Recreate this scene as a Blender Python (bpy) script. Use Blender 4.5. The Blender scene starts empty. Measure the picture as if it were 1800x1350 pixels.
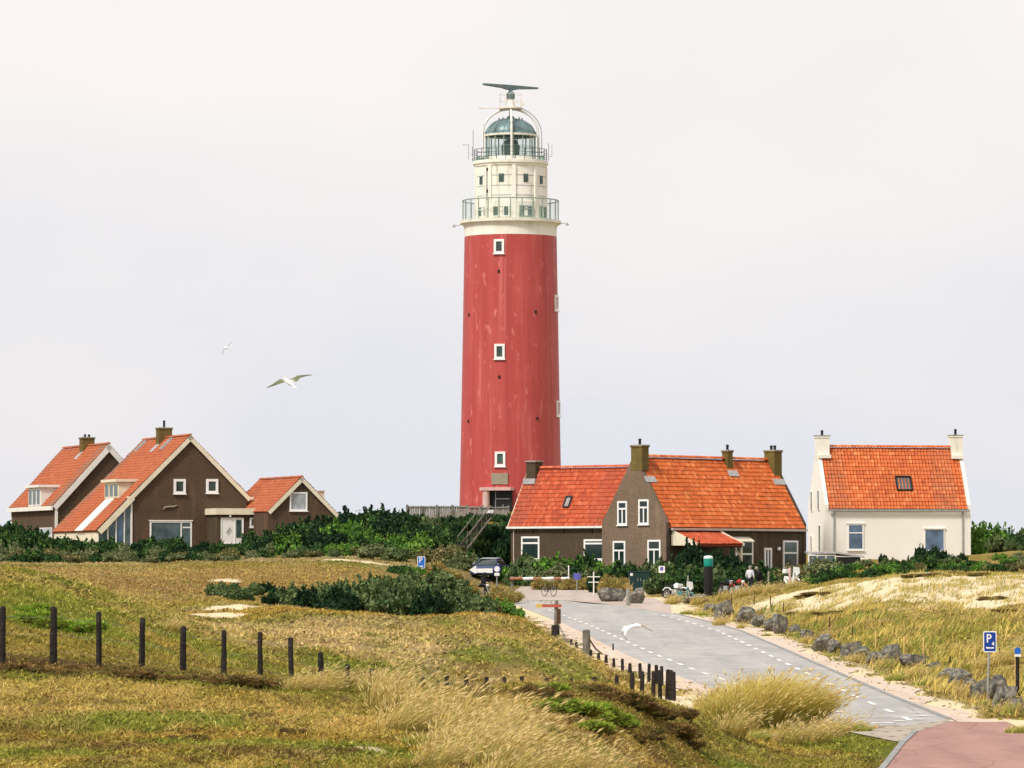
import bpy, bmesh, math, random
import numpy as np
from mathutils import Vector, Matrix
SC = bpy.context.scene
COL = SC.collection
R = math.radians
random.seed(7)
# ------------------------------------------------------------------ camera
F, HOR, CZ = 8000.0, 1000.0, 3.9          # focal length and horizon row in photograph pixels (1800 x 1350), eye height
PITCH = math.atan((HOR - 675.0) / F)
cd = bpy.data.cameras.new('camera'); cam = bpy.data.objects.new('camera', cd); COL.objects.link(cam)
cd.sensor_width = 36.0; cd.lens = F / 1800.0 * 36.0
cd.clip_start = 0.5; cd.clip_end = 9000.0
cam.location = (0, 0, CZ); cam.rotation_euler = (math.pi / 2 + PITCH, 0, 0)
SC.camera = cam
# ------------------------------------------------------------------ world and sun
SUN_EL, SUN_AZ = R(46), R(-42)            # sun behind the camera, to its left (azimuth from -Y towards +X)
sun_dir = Vector((math.sin(SUN_AZ) * math.cos(SUN_EL), -math.cos(SUN_AZ) * math.cos(SUN_EL), math.sin(SUN_EL)))
w = bpy.data.worlds.new('World'); SC.world = w; w.use_nodes = True
nt = w.node_tree; nt.nodes.clear()
def N(t, **k):
    n = nt.nodes.new(t)
    for a, b in k.items(): setattr(n, a, b)
    return n
out = N('ShaderNodeOutputWorld')
sky = N('ShaderNodeTexSky', sky_type='NISHITA', sun_disc=False)
sky.sun_elevation = SUN_EL
sky.sun_rotation = math.atan2(sun_dir.x, sun_dir.y)
b1 = N('ShaderNodeBackground'); b1.inputs['Strength'].default_value = 0.08
nt.links.new(sky.outputs[0], b1.inputs['Color'])
tc = N('ShaderNodeTexCoord'); sep = N('ShaderNodeSeparateXYZ'); nt.links.new(tc.outputs['Generated'], sep.inputs[0])
mp = N('ShaderNodeMapping'); mp.inputs['Scale'].default_value = (1, 1, 2.2); nt.links.new(tc.outputs['Generated'], mp.inputs[0])
nz = N('ShaderNodeTexNoise'); nz.inputs['Scale'].default_value = 7.0; nz.inputs['Detail'].default_value = 6.0; nz.inputs['Roughness'].default_value = 0.5
nt.links.new(mp.outputs[0], nz.inputs['Vector'])
ad = N('ShaderNodeMath', operation='MULTIPLY_ADD'); ad.inputs[1].default_value = 0.17; nt.links.new(nz.outputs[0], ad.inputs[0])
sb = N('ShaderNodeMath', operation='ADD'); sb.inputs[1].default_value = -0.084; nt.links.new(sep.outputs['Z'], sb.inputs[0])
nt.links.new(sb.outputs[0], ad.inputs[2])
cr = N('ShaderNodeValToRGB'); nt.links.new(ad.outputs[0], cr.inputs[0])
el = cr.color_ramp.elements
el[0].position = 0.0; el[0].color = (0.74, 0.765, 0.835, 1)
el[1].position = 1.0; el[1].color = (0.90, 0.86, 0.85, 1)
for p_, c_ in ((0.028, (0.76, 0.765, 0.83, 1)), (0.058, (0.83, 0.805, 0.825, 1)), (0.085, (0.885, 0.845, 0.84, 1)), (0.125, (0.945, 0.885, 0.872, 1))):
    e = el.new(p_); e.color = c_
b2 = N('ShaderNodeBackground'); b2.inputs['Strength'].default_value = 0.475
nt.links.new(cr.outputs[0], b2.inputs['Color'])
mx = N('ShaderNodeMixShader'); mx.inputs[0].default_value = 0.95
nt.links.new(b1.outputs[0], mx.inputs[1]); nt.links.new(b2.outputs[0], mx.inputs[2]); nt.links.new(mx.outputs[0], out.inputs[0])
sl = bpy.data.lights.new('sun', 'SUN'); sl.energy = 1.5; sl.angle = R(10); sl.color = (1, 0.95, 0.87)
so = bpy.data.objects.new('sun', sl); COL.objects.link(so); so.rotation_euler = sun_dir.to_track_quat('Z', 'Y').to_euler(); so.location = (0, 0, 80)
SC.view_settings.view_transform = 'Standard'; SC.view_settings.look = 'None'
SC.view_settings.gamma = 1.0; SC.view_settings.use_curve_mapping = False
SC.view_settings.exposure = 1.12
SC.cycles.max_bounces = 6; SC.cycles.transparent_max_bounces = 8; SC.cycles.diffuse_bounces = 3; SC.cycles.glossy_bounces = 3
try: SC.cycles.use_denoising = True
except Exception: pass
# ------------------------------------------------------------------ helpers
ct, st_ = math.cos(PITCH), math.sin(PITCH)
def W(px, py, Y):                          # photograph pixel + distance -> world point
    a, b = (px - 900.0) / F, (675.0 - py) / F
    k = Y / (ct - b * st_)
    return Vector((a * k, Y, CZ + (st_ + b * ct) * k))
def pxx(px, Y): return (px - 900.0) / F * Y
def tag(o, label=None, cat=None, group=None, kind=None):
    if label: o['label'] = label
    if cat: o['category'] = cat
    if group: o['group'] = group
    if kind: o['kind'] = kind
    return o
def empty(name, label, cat, loc=(0, 0, 0), rz=0.0, group=None):
    o = bpy.data.objects.new(name, None); COL.objects.link(o)
    o.location = loc; o.rotation_euler = (0, 0, rz); o.empty_display_size = 0.3
    return tag(o, label, cat, group)
def link(name, me, parent=None, mat=None):
    o = bpy.data.objects.new(name, me); COL.objects.link(o)
    if parent is not None: o.parent = parent
    if mat is not None and len(me.materials) == 0: me.materials.append(mat)
    return o
def copy_tree(o, parent=None):
    c = o.copy(); COL.objects.link(c)
    if parent is not None: c.parent = parent
    for ch in list(o.children): copy_tree(ch, c)
    return c
class MB:
    def __init__(s): s.v = []; s.f = []
    def add(s, vs, fs):
        n = len(s.v); s.v += [tuple(v) for v in vs]; s.f += [tuple(i + n for i in f) for f in fs]; return s
    def box(s, lo, hi):
        x0, y0, z0 = lo; x1, y1, z1 = hi
        return s.add([(x0, y0, z0), (x1, y0, z0), (x1, y1, z0), (x0, y1, z0), (x0, y0, z1), (x1, y0, z1), (x1, y1, z1), (x0, y1, z1)],
                     [(0, 3, 2, 1), (4, 5, 6, 7), (0, 1, 5, 4), (1, 2, 6, 5), (2, 3, 7, 6), (3, 0, 4, 7)])
    def obox(s, o, ux, uy, uz, lo, hi):    # box in an oriented frame
        o = Vector(o); ux = Vector(ux); uy = Vector(uy); uz = Vector(uz)
        c = []
        for (i, j, k) in ((0, 0, 0), (1, 0, 0), (1, 1, 0), (0, 1, 0), (0, 0, 1), (1, 0, 1), (1, 1, 1), (0, 1, 1)):
            c.append(o + ux * (hi[0] if i else lo[0]) + uy * (hi[1] if j else lo[1]) + uz * (hi[2] if k else lo[2]))
        return s.add(c, [(0, 3, 2, 1), (4, 5, 6, 7), (0, 1, 5, 4), (1, 2, 6, 5), (2, 3, 7, 6), (3, 0, 4, 7)])
    def prism(s, poly, vec):
        n = len(poly); vec = Vector(vec); p = [Vector(q) for q in poly]
        return s.add(p + [q + vec for q in p], [tuple(range(n - 1, -1, -1)), tuple(range(n, 2 * n))] + [(i, (i + 1) % n, n + (i + 1) % n, n + i) for i in range(n)])
    def tube(s, pts, r, n=8, caps=True, closed=False):
        pts = [Vector(p) for p in pts]; rr = r if isinstance(r, (list, tuple)) else [r] * len(pts)
        base = len(s.v); m = len(pts); vs = []; fs = []
        for i, p in enumerate(pts):
            if closed: t = pts[(i + 1) % m] - pts[i - 1]
            else: t = pts[min(i + 1, m - 1)] - pts[max(i - 1, 0)]
            if t.length < 1e-9: t = Vector((0, 0, 1))
            t.normalize()
            up = Vector((0, 0, 1)) if abs(t.z) < 0.95 else Vector((1, 0, 0))
            a = t.cross(up).normalized(); b = t.cross(a).normalized()
            for k in range(n):
                an = 2 * math.pi * k / n
                vs.append(p + (a * math.cos(an) + b * math.sin(an)) * rr[i])
        rng = m if closed else m - 1
        for i in range(rng):
            j = (i + 1) % m
            for k in range(n):
                l = (k + 1) % n
                fs.append((i * n + k, j * n + k, j * n + l, i * n + l))
        if caps and not closed:
            fs.append(tuple(range(n))); fs.append(tuple((m - 1) * n + k for k in range(n - 1, -1, -1)))
        return s.add(vs, fs)
    def lathe(s, prof, n=48, c=(0, 0, 0), a0=0.0, a1=2 * math.pi):
        full = abs(a1 - a0 - 2 * math.pi) < 1e-6
        m = n if full else n + 1
        vs = []; fs = []
        for (r, z) in prof:
            for k in range(m):
                a = a0 + (a1 - a0) * k / n
                vs.append((c[0] + r * math.cos(a), c[1] + r * math.sin(a), c[2] + z))
        for i in range(len(prof) - 1):
            for k in range(n):
                l = (k + 1) % m
                fs.append((i * m + k, i * m + l, (i + 1) * m + l, (i + 1) * m + k))
        return s.add(vs, fs)
    def mesh(s, name, mat=None, smooth=False):
        me = bpy.data.meshes.new(name); me.from_pydata(s.v, [], s.f); me.update()
        bm = bmesh.new(); bm.from_mesh(me); bmesh.ops.recalc_face_normals(bm, faces=bm.faces); bm.to_mesh(me); bm.free()
        if mat: me.materials.append(mat)
        if smooth:
            me.polygons.foreach_set('use_smooth', [True] * len(me.polygons))
            try: me.set_sharp_from_angle(angle=R(40))
            except Exception: pass
        return me
    def build(s, name, mat=None, parent=None, smooth=False, bevel=0.0):
        o = link(name, s.mesh(name, mat, smooth), parent)
        if bevel:
            m = o.modifiers.new('bevel', 'BEVEL'); m.width = bevel; m.segments = 2; m.limit_method = 'ANGLE'; m.angle_limit = R(40)
        return o
def np_mesh(name, verts, faces_flat, loop_tot, cols=None, mat=None, attr='tint', smooth=False, extra=None):
    me = bpy.data.meshes.new(name)
    nv = len(verts); nl = len(faces_flat); nf = len(loop_tot)
    me.vertices.add(nv); me.vertices.foreach_set('co', np.ascontiguousarray(verts, dtype=np.float32).ravel())
    me.loops.add(nl); me.loops.foreach_set('vertex_index', np.ascontiguousarray(faces_flat, dtype=np.int32))
    me.polygons.add(nf)
    starts = np.zeros(nf, dtype=np.int32); starts[1:] = np.cumsum(loop_tot)[:-1]
    me.polygons.foreach_set('loop_start', starts)
    me.update(calc_edges=True); me.validate()
    if smooth: me.polygons.foreach_set('use_smooth', np.ones(nf, dtype=bool))
    if cols is not None:
        a = me.attributes.new(attr, 'FLOAT_COLOR', 'POINT')
        c4 = np.ones((nv, 4), dtype=np.float32); c4[:, :3] = cols
        a.data.foreach_set('color', c4.ravel())
    if extra:
        for k, arr in extra.items():
            a = me.attributes.new(k, 'FLOAT', 'POINT'); a.data.foreach_set('value', np.ascontiguousarray(arr, dtype=np.float32))
    if mat: me.materials.append(mat)
    return me
# ------------------------------------------------------------------ materials
def srgb(r, g, b):
    return tuple(((c / 255) / 12.92 if c / 255 <= 0.04045 else ((c / 255 + 0.055) / 1.055) ** 2.4) for c in (r, g, b))
class G:                                   # tiny node-graph helper
    def __init__(s, name):
        s.m = bpy.data.materials.new(name); s.m.use_nodes = True; s.t = s.m.node_tree
        s.b = s.t.nodes['Principled BSDF']
    def n(s, typ, ins=None, **k):
        q = s.t.nodes.new(typ)
        for a, b in k.items(): setattr(q, a, b)
        for a, b in (ins or {}).items(): s.put(q.inputs[a], b)
        return q
    def put(s, sock, v):
        if hasattr(v, 'is_output'): s.t.links.new(v, sock)
        else:
            if isinstance(v, tuple) and len(v) == 3 and sock.type == 'RGBA': v = v + (1,)
            sock.default_value = v
    def noise(s, scale, detail=4, vec=None, rough=0.55):
        q = s.n('ShaderNodeTexNoise', {'Scale': scale, 'Detail': detail, 'Roughness': rough})
        s.put(q.inputs['Vector'], vec if vec is not None else s.obj())
        return q.outputs[0]
    def obj(s): return s.n('ShaderNodeTexCoord').outputs['Object']
    def geo(s): return s.n('ShaderNodeNewGeometry').outputs['Position']
    def scale(s, vec, sc): return s.n('ShaderNodeMapping', {'Vector': vec, 'Scale': sc}).outputs[0]
    def ramp(s, fac, stops):
        q = s.n('ShaderNodeValToRGB', {'Fac': fac}); e = q.color_ramp.elements
        e[0].position, e[0].color = stops[0][0], tuple(stops[0][1]) + (1,)
        e[1].position, e[1].color = stops[-1][0], tuple(stops[-1][1]) + (1,)
        for p, c in stops[1:-1]:
            z = e.new(p); z.color = tuple(c) + (1,)
        return q.outputs[0]
    def mix(s, fac, a, b, mode='MIX'):
        q = s.n('ShaderNodeMix', data_type='RGBA', blend_type=mode)
        s.put(q.inputs['Factor'], fac); s.put(q.inputs[6], a); s.put(q.inputs[7], b)
        return q.outputs[2]
    def math(s, op, a, b=0.0, clamp=False):
        q = s.n('ShaderNodeMath', operation=op, use_clamp=clamp); s.put(q.inputs[0], a); s.put(q.inputs[1], b); return q.outputs[0]
    def attr(s, name, out='Color'): return s.n('ShaderNodeAttribute', attribute_name=name).outputs[out]
    def bump(s, h, strength=0.3, dist=0.02):
        q = s.n('ShaderNodeBump', {'Height': h, 'Strength': strength, 'Distance': dist}); s.put(s.b.inputs['Normal'], q.outputs[0])
    def fin(s, col=None, rough=0.7, spec=0.3, metal=0.0):
        if col is not None: s.put(s.b.inputs['Base Color'], col)
        s.put(s.b.inputs['Roughness'], rough); s.put(s.b.inputs['Specular IOR Level'], spec); s.put(s.b.inputs['Metallic'], metal)
        return s.m
def plain(name, col, rough=0.7, var=0.25, scale=3.0, spec=0.3, metal=0.0, bump=0.0):
    g = G(name); nz = g.noise(scale, 5)
    d = tuple(c * (1 - var) for c in col); l = tuple(min(1, c * (1 + var * 0.6)) for c in col)
    c = g.ramp(nz, [(0.3, d), (0.7, l)])
    if bump: g.bump(g.noise(scale * 6, 4), bump, 0.02)
    return g.fin(c, rough, spec, metal)
def glass(name, col, rough=0.06):
    g = G(name); nz = g.noise(0.9, 2)
    c = g.ramp(nz, [(0.35, tuple(x * 0.65 for x in col)), (0.65, tuple(x * 1.25 for x in col))])
    return g.fin(c, rough, 0.5)
def foliage(name, trans=0.25):
    g = G(name); c = g.attr('tint')
    t = g.n('ShaderNodeBsdfTranslucent', {'Color': c}).outputs[0]
    g.fin(c, 0.75, 0.12)
    ms = g.n('ShaderNodeMixShader', {0: trans, 1: g.b.outputs[0], 2: t})
    g.t.links.new(ms.outputs[0], g.t.nodes['Material Output'].inputs['Surface'])
    return g.m
M = {}
M['grass'] = foliage('grass_blades', 0.3); M['straw'] = foliage('straw_blades', 0.48)
M['leaf'] = foliage('leaves', 0.18)
def brick(name, c1, c2, mort, stain=(0.05, 0.05, 0.04), st=0.35):
    g = G(name); o = g.obj(); sp = g.n('ShaderNodeSeparateXYZ', {0: o})
    u = g.math('ADD', sp.outputs[0], sp.outputs[1])
    v = g.n('ShaderNodeCombineXYZ', {0: u, 1: sp.outputs[2], 2: 0.0}).outputs[0]
    b = g.n('ShaderNodeTexBrick', {'Vector': v, 'Color1': c1, 'Color2': c2, 'Mortar': mort, 'Scale': 1.0, 'Mortar Size': 0.008, 'Brick Width': 0.22, 'Row Height': 0.075})
    c = g.mix(g.ramp(g.noise(0.8, 5), [(0.42, (0, 0, 0)), (0.75, (1, 1, 1))]), b.outputs[0], stain)
    c2_ = g.mix(st, b.outputs[0], c)
    c3 = g.mix(g.ramp(g.noise(7, 4), [(0.32, (0.75, 0.75, 0.75)), (0.62, (0, 0, 0))]), c2_, tuple(x * 0.62 for x in c1))
    c3 = g.mix(g.ramp(g.noise(1.0, 5, g.scale(o, (1.6, 1.6, 0.35))), [(0.55, (0, 0, 0)), (0.75, (0.45, 0.45, 0.45))]), c3, tuple(min(1, x * 1.75) for x in c1))
    g.bump(b.outputs[1], -0.3, 0.01)
    return g.fin(c3, 0.9, 0.15)
M['brick_brown'] = brick('brick_brown', (0.125, 0.074, 0.045), (0.088, 0.055, 0.034), (0.11, 0.09, 0.065))
M['brick_grey'] = brick('brick_grey', (0.215, 0.150, 0.10), (0.155, 0.115, 0.08), (0.19, 0.155, 0.11), (0.30, 0.20, 0.16), 0.5)
M['brick_dark'] = brick('brick_dark', (0.10, 0.068, 0.042), (0.075, 0.053, 0.034), (0.09, 0.075, 0.055))
M['chimney'] = brick('chimney_brick', (0.17, 0.115, 0.035), (0.13, 0.09, 0.03), (0.14, 0.12, 0.06), (0.24, 0.19, 0.05), 0.7)
def tiles(name, base, alt, dark, worn):
    g = G(name); t = g.attr('tv', 'Fac'); rw = g.attr('row', 'Fac'); wn = g.attr('worn', 'Fac')
    c = g.ramp(t, [(0.0, dark), (0.3, base), (0.75, base), (1.0, alt)])
    c = g.mix(g.ramp(g.noise(0.55, 5), [(0.45, (0, 0, 0)), (0.8, (0.4, 0.4, 0.4))]), c, dark)
    c = g.mix(g.ramp(g.noise(3.2, 6), [(0.58, (0, 0, 0)), (0.76, (0.45, 0.45, 0.45))]), c, (0.34, 0.16, 0.07))
    c = g.mix(g.ramp(g.noise(1.0, 5, g.scale(g.obj(), (0.9, 0.9, 0.25))), [(0.56, (0, 0, 0)), (0.78, (0.55, 0.55, 0.55))]), c, tuple(x * 0.6 for x in dark))
    c = g.mix(g.math('MULTIPLY', wn, 0.75), c, worn)
    c = g.mix(g.math('MULTIPLY', rw, 0.65), c, tuple(x * 0.45 for x in dark))  # shadow of the overlapping course painted dark at each tile's upper end
    return g.fin(c, 0.62, 0.3)
M['tile_orange'] = tiles('orange_tiles', (0.60, 0.135, 0.027), (0.74, 0.25, 0.08), (0.44, 0.085, 0.020), (0.36, 0.14, 0.07))
M['tile_red'] = tiles('red_tiles', (0.55, 0.105, 0.038), (0.68, 0.18, 0.085), (0.41, 0.070, 0.03), (0.40, 0.10, 0.06))
M['tile_old'] = tiles('old_tiles', (0.42, 0.112, 0.040), (0.50, 0.15, 0.06), (0.33, 0.078, 0.03), (0.24, 0.14, 0.09))
M['white'] = plain('white_paint', (0.80, 0.78, 0.72), 0.5, 0.1, 2.0)
M['cream'] = plain('cream_paint', (0.76, 0.69, 0.53), 0.55, 0.12, 2.0)
M['frame'] = plain('white_frame', (0.84, 0.83, 0.80), 0.4, 0.06, 3.0)
M['lead'] = plain('lead_flashing', (0.42, 0.42, 0.42), 0.6, 0.25, 4.0)
M['gutter'] = plain('gutter', (0.55, 0.44, 0.36), 0.5, 0.2, 2.0)
M['zinc'] = plain('zinc_pipe', (0.36, 0.37, 0.36), 0.45, 0.2, 4.0, metal=0.3)
M['pane'] = glass('pane_dark', (0.018, 0.035, 0.034))
M['pane_blue'] = glass('pane_blue', (0.10, 0.155, 0.235))
M['pane_pale'] = glass('pane_curtain', (0.36, 0.40, 0.42), 0.15)
M['pane_grey'] = glass('pane_grey', (0.10, 0.14, 0.15))
M['black'] = plain('black_plastic', (0.012, 0.013, 0.014), 0.45, 0.3, 6.0)
M['rubber'] = plain('rubber', (0.015, 0.015, 0.016), 0.8, 0.3, 8.0)
M['steel'] = plain('steel', (0.42, 0.43, 0.43), 0.4, 0.15, 6.0, metal=0.6)
M['old_wood'] = plain('weathered_wood', (0.20, 0.18, 0.145), 0.9, 0.45, 5.0, 0.1, bump=0.4)
M['grey_wood'] = plain('grey_timber', (0.30, 0.29, 0.25), 0.9, 0.4, 4.0, 0.1, bump=0.4)
M['dark_wood'] = plain('dark_post_wood', (0.036, 0.030, 0.026), 0.9, 0.55, 9.0, 0.1, bump=0.5)
M['pale_wood'] = plain('pale_stake', (0.62, 0.42, 0.16), 0.85, 0.25, 6.0, 0.1)
M['rust'] = plain('rusty_stake', (0.10, 0.055, 0.03), 0.9, 0.4, 6.0, 0.1)
M['blue'] = plain('sign_blue', (0.008, 0.05, 0.30), 0.35, 0.12, 6.0)
M['pale_blue'] = plain('faded_sign_blue', (0.02, 0.14, 0.55), 0.4, 0.2, 8.0)
M['sign_white'] = plain('sign_white', (0.82, 0.82, 0.80), 0.35, 0.06, 6.0)
# ------------------------------------------------------------------ terrain
def hash2(ix, iy, seed):
    n = (ix.astype(np.int64) * 374761393 + iy.astype(np.int64) * 668265263 + seed * 1442695041) & 0x7fffffff
    n = ((n ^ (n >> 13)) * 1274126177) & 0x7fffffff
    return ((n ^ (n >> 16)) & 0xffff) / 65535.0
def vnoise(x, y, seed=0):
    x = np.asarray(x, float); y = np.asarray(y, float)
    ix = np.floor(x); iy = np.floor(y); fx = x - ix; fy = y - iy
    fx = fx * fx * (3 - 2 * fx); fy = fy * fy * (3 - 2 * fy)
    a = hash2(ix, iy, seed); b = hash2(ix + 1, iy, seed); c = hash2(ix, iy + 1, seed); d = hash2(ix + 1, iy + 1, seed)
    return (a * (1 - fx) + b * fx) * (1 - fy) + (c * (1 - fx) + d * fx) * fy
def fbm(x, y, seed=0, oct=4):
    s = 0; a = 0.5; t = 0
    for i in range(oct):
        s = s + a * vnoise(x, y, seed + i * 17); t += a; a *= 0.5; x = x * 2.03 + 11.3; y = y * 2.03 + 5.7
    return s / t
def roadz(Y): return (np.asarray(Y, float) - 129.0) * 0.00995 + np.maximum(0, np.asarray(Y, float) - 296.0) * 0.028
_ry = np.linspace(60, 345, 3000); _rp = HOR + F * (CZ - roadz(_ry)) / _ry
def roadY(py): return float(np.interp(-py, -_rp, _ry))
def road_pt(px, py, dz=0.0):
    Y = roadY(py); return Vector(((px - 900) / F * Y, Y, float(roadz(Y)) + dz))
_L = [(1500, 1277), (1420, 1256), (1330, 1232), (1240, 1205), (1165, 1178), (1100, 1150), (1050, 1125), (1000, 1100), (968, 1087), (940, 1076), (905, 1062), (885, 1054)]
_R = [(1662, 1263), (1560, 1222), (1500, 1196), (1440, 1170), (1370, 1139), (1300, 1109), (1240, 1092), (1190, 1080), (1120, 1068), (1060, 1060), (1000, 1054), (960, 1050)]
LY = np.array([roadY(p[1]) for p in _L]); LX = np.array([(p[0] - 900) / F * roadY(p[1]) for p in _L])
RY = np.array([roadY(p[1]) for p in _R]); RX = np.array([(p[0] - 900) / F * roadY(p[1]) for p in _R])
def XL(Y): return np.interp(Y, LY, LX)
def XR(Y): return np.interp(Y, RY, RX)
cps = []
def cp(px, py, Y): cps.append((px, Y, CZ - (py - HOR) * Y / F))
def hz(px, Y, z): cps.append((px, Y, z))
for a in [(-100,1350,62),(200,1350,62),(500,1350,63),(800,1350,65),(1000,1350,68),(1200,1350,76),(1400,1350,89),(1500,1350,94),
          (0,1290,69),(300,1290,69),(600,1285,71),(850,1290,75),(1000,1290,79),(1150,1290,86),(1300,1300,99),(1420,1300,105),
          (0,1235,76),(300,1235,77),(500,1230,80),
          (650,1215,86),(780,1217,88),(880,1213,90),(950,1206,93),(1035,1200,95),(1105,1217,97),(1167,1237,100),(1230,1258,103),(1300,1275,105),
          (0,1187,82),(200,1184,84),(400,1196,86),(510,1206,87),
          (5,1174,84.5),(176,1174,88),(324,1184,93),(458,1196,99),(566,1206,106),
          (0,1100,100),(100,1100,104),(200,1120,104),(300,1150,104),(400,1168,108),
          (-60,995,135),(0,1000,135),(80,1008,138),(160,1027,135),(240,1067,130),(320,1107,122),
          (370,1082,163),(430,1070,176),
          (420,1092,158),(500,1071,165),(600,1074,168),(700,1084,168),(800,1082,170),(870,1080,172),(920,1092,170),(960,1112,165),(1010,1140,158),(1060,1166,150),(1100,1190,142),
          (450,1130,132),(600,1120,140),(750,1122,142),(850,1124,143),(600,1170,122),(750,1182,128),(850,1186,130),(950,1174,135),(1030,1188,136),(450,1170,112),
          (450,1068,196),(600,1064,222),(750,1060,230),(860,1062,238),
          (350,1058,205),(450,1046,222),(300,1030,240),(450,1018,258),(600,1012,268),(150,1018,245),(0,1005,240),
          (0,996,290),(150,995,300),(300,993,300),(450,989,300),(600,992,300),(700,1002,300),(-150,996,290),
          (650,988,312),(740,1000,312),(800,1008,312),(840,1020,312),
          (1250,1045,305),(1340,1043,300),(1500,1002,320),(1600,1006,312),
          (1380,1052,262),(1450,1037,258),(1550,1019,255),(1650,1009,255),(1750,1013,250),(1850,1015,250),(2000,1015,250),
          (1500,1067,232),(1650,1052,232),(1790,1052,228),(1420,1082,236),(1500,1100,205),(1650,1100,195),(1790,1100,180),(1450,1128,196),(1600,1148,167),(1750,1172,150),(1850,1200,140),(1900,1250,124),
          ]: cp(*a)
for a in [(860,327,3.25),(845,322,3.0),(900,326,2.9),(700,116,.35),(785,121,.02),(887,126.5,-.15),(1003,130,-.1),(1111,133,.0),(600,118,.75),
          (0,170,2.6),(160,170,2.4),(-150,170,2.8),(600,192,1.55),(800,195,1.5),(700,205,1.6),
          (-100,370,5.0),(0,370,5.1),(150,378,5.4),(300,380,5.6),(500,385,5.8),(300,335,4.5),(100,335,4.5),(500,335,4.7),
          (720,372,7.8),(898,381,9.0),(800,365,7.2),(640,370,6.6),(850,342,4.6),(750,342,5.0),(950,332,3.2),(1000,360,6.0),(620,345,5.3),
          (900,420,8.4),(700,420,7.2),(500,430,5.5),(1200,420,6),(100,430,5),(1700,420,5),
          (1000,330,3.3),(1120,326,3.1),(1250,325,3.0),(1400,332,3.2),(1060,352,4.2),(1250,352,3.8),
          (1450,345,4.5),(1580,345,4.7),(1700,348,4.9),(1800,350,5.4),(1950,350,5.8),(1600,282,3.2),(1750,282,3.3),(1900,285,3.4),
          (-900,100,3.2),(-900,200,3.6),(-900,350,5),(2800,100,.6),(2800,200,3.0),(2800,350,5.5),
          (900,8,2.2),(-3000,20,2.3),(5000,20,1.5),(900,20,2.05),(0,40,1.85),(900,40,1.75),(1700,40,.9),(1750,62,.1),(2000,80,-.3),(-3000,8,2.2),(5000,8,2.2)]: hz(*a)
for px in (-1500, 0, 900, 1800, 3300):
    hz(px, 480, 5.0); hz(px, 620, 2.0); hz(px, 900, 0.3)
for Y in range(100, 300, 14):
    if Y >= 118: hz(900 + (float(XL(Y)) - 1.6) / Y * F, Y, float(roadz(Y))); 
    if Y >= 118: hz(900 + (float(XR(Y)) + 1.2) / Y * F, Y, float(roadz(Y)))
hz(1700, 100, float(roadz(100))); hz(1800, 112, float(roadz(112))); hz(1850, 90, float(roadz(90)))
cps = np.array(cps)
def uv_(px, Y): return np.stack([np.asarray(px, float) / 420.0, np.log(np.asarray(Y, float)) * 3.2], -1)
CPU = uv_(cps[:, 0], cps[:, 1])
def tps(r2): return 0.5 * r2 * np.log(np.maximum(r2, 1e-12))
_n = len(cps)
_K = tps(((CPU[:, None] - CPU[None]) ** 2).sum(-1)) + np.eye(_n) * 2e-3
_P = np.concatenate([np.ones((_n, 1)), CPU], 1)
_A = np.block([[_K, _P], [_P.T, np.zeros((3, 3))]])
_S = np.linalg.solve(_A, np.concatenate([cps[:, 2], np.zeros(3)]))
def smooth01(t): t = np.clip(t, 0, 1); return t * t * (3 - 2 * t)
RED = [road_pt(*p) for p in [(1612,1284),(1664,1268),(1720,1264),(1768,1268),(1812,1288),(1990,1345),(2100,1480),(1400,1520),(1480,1440),(1555,1350),(1590,1305)]]
SETTS = [road_pt(*p) for p in [(1480, 1266), (1560, 1278), (1640, 1269), (1664, 1263), (1664, 1269), (1612, 1285), (1588, 1306), (1540, 1296), (1480, 1284)]]
PLAZA = [road_pt(*p) for p in [(885,1056),(990,1055),(1080,1063),(1180,1079),(1178,1062),(1150,1052),(1060,1046),(1010,1034),(985,1030),(915,1031)]]
def inpoly(x, y, poly):
    c = np.zeros(np.shape(x), bool); n = len(poly); j = n - 1
    for i in range(n):
        xi, yi, xj, yj = poly[i].x, poly[i].y, poly[j].x, poly[j].y
        c ^= ((yi > y) != (yj > y)) & (x < (xj - xi) * (y - yi) / (yj - yi + 1e-12) + xi)
        j = i
    return c
def polydist(x, y, poly):
    d = np.full(np.shape(x), 1e9); n = len(poly)
    for i in range(n):
        ax, ay, bx, by = poly[i].x, poly[i].y, poly[(i + 1) % n].x, poly[(i + 1) % n].y
        dx, dy = bx - ax, by - ay
        t = np.clip(((x - ax) * dx + (y - ay) * dy) / (dx * dx + dy * dy + 1e-9), 0, 1)
        d = np.minimum(d, np.hypot(x - ax - t * dx, y - ay - t * dy))
    return np.where(inpoly(x, y, poly), -d, d)
def corridor(x, y):                        # signed distance in metres to the paved corridor (negative inside)
    Y = np.clip(y, 116, 300)
    d = np.maximum(XL(Y) - x, x - XR(Y))
    d = np.where(y < 117, np.maximum(d, (117 - y)), d)
    d = np.where(y > 296, np.maximum(d, (y - 296)), d)
    return np.minimum(np.minimum(d, polydist(x, y, RED)), np.minimum(polydist(x, y, PLAZA), polydist(x, y, SETTS)))
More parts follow.
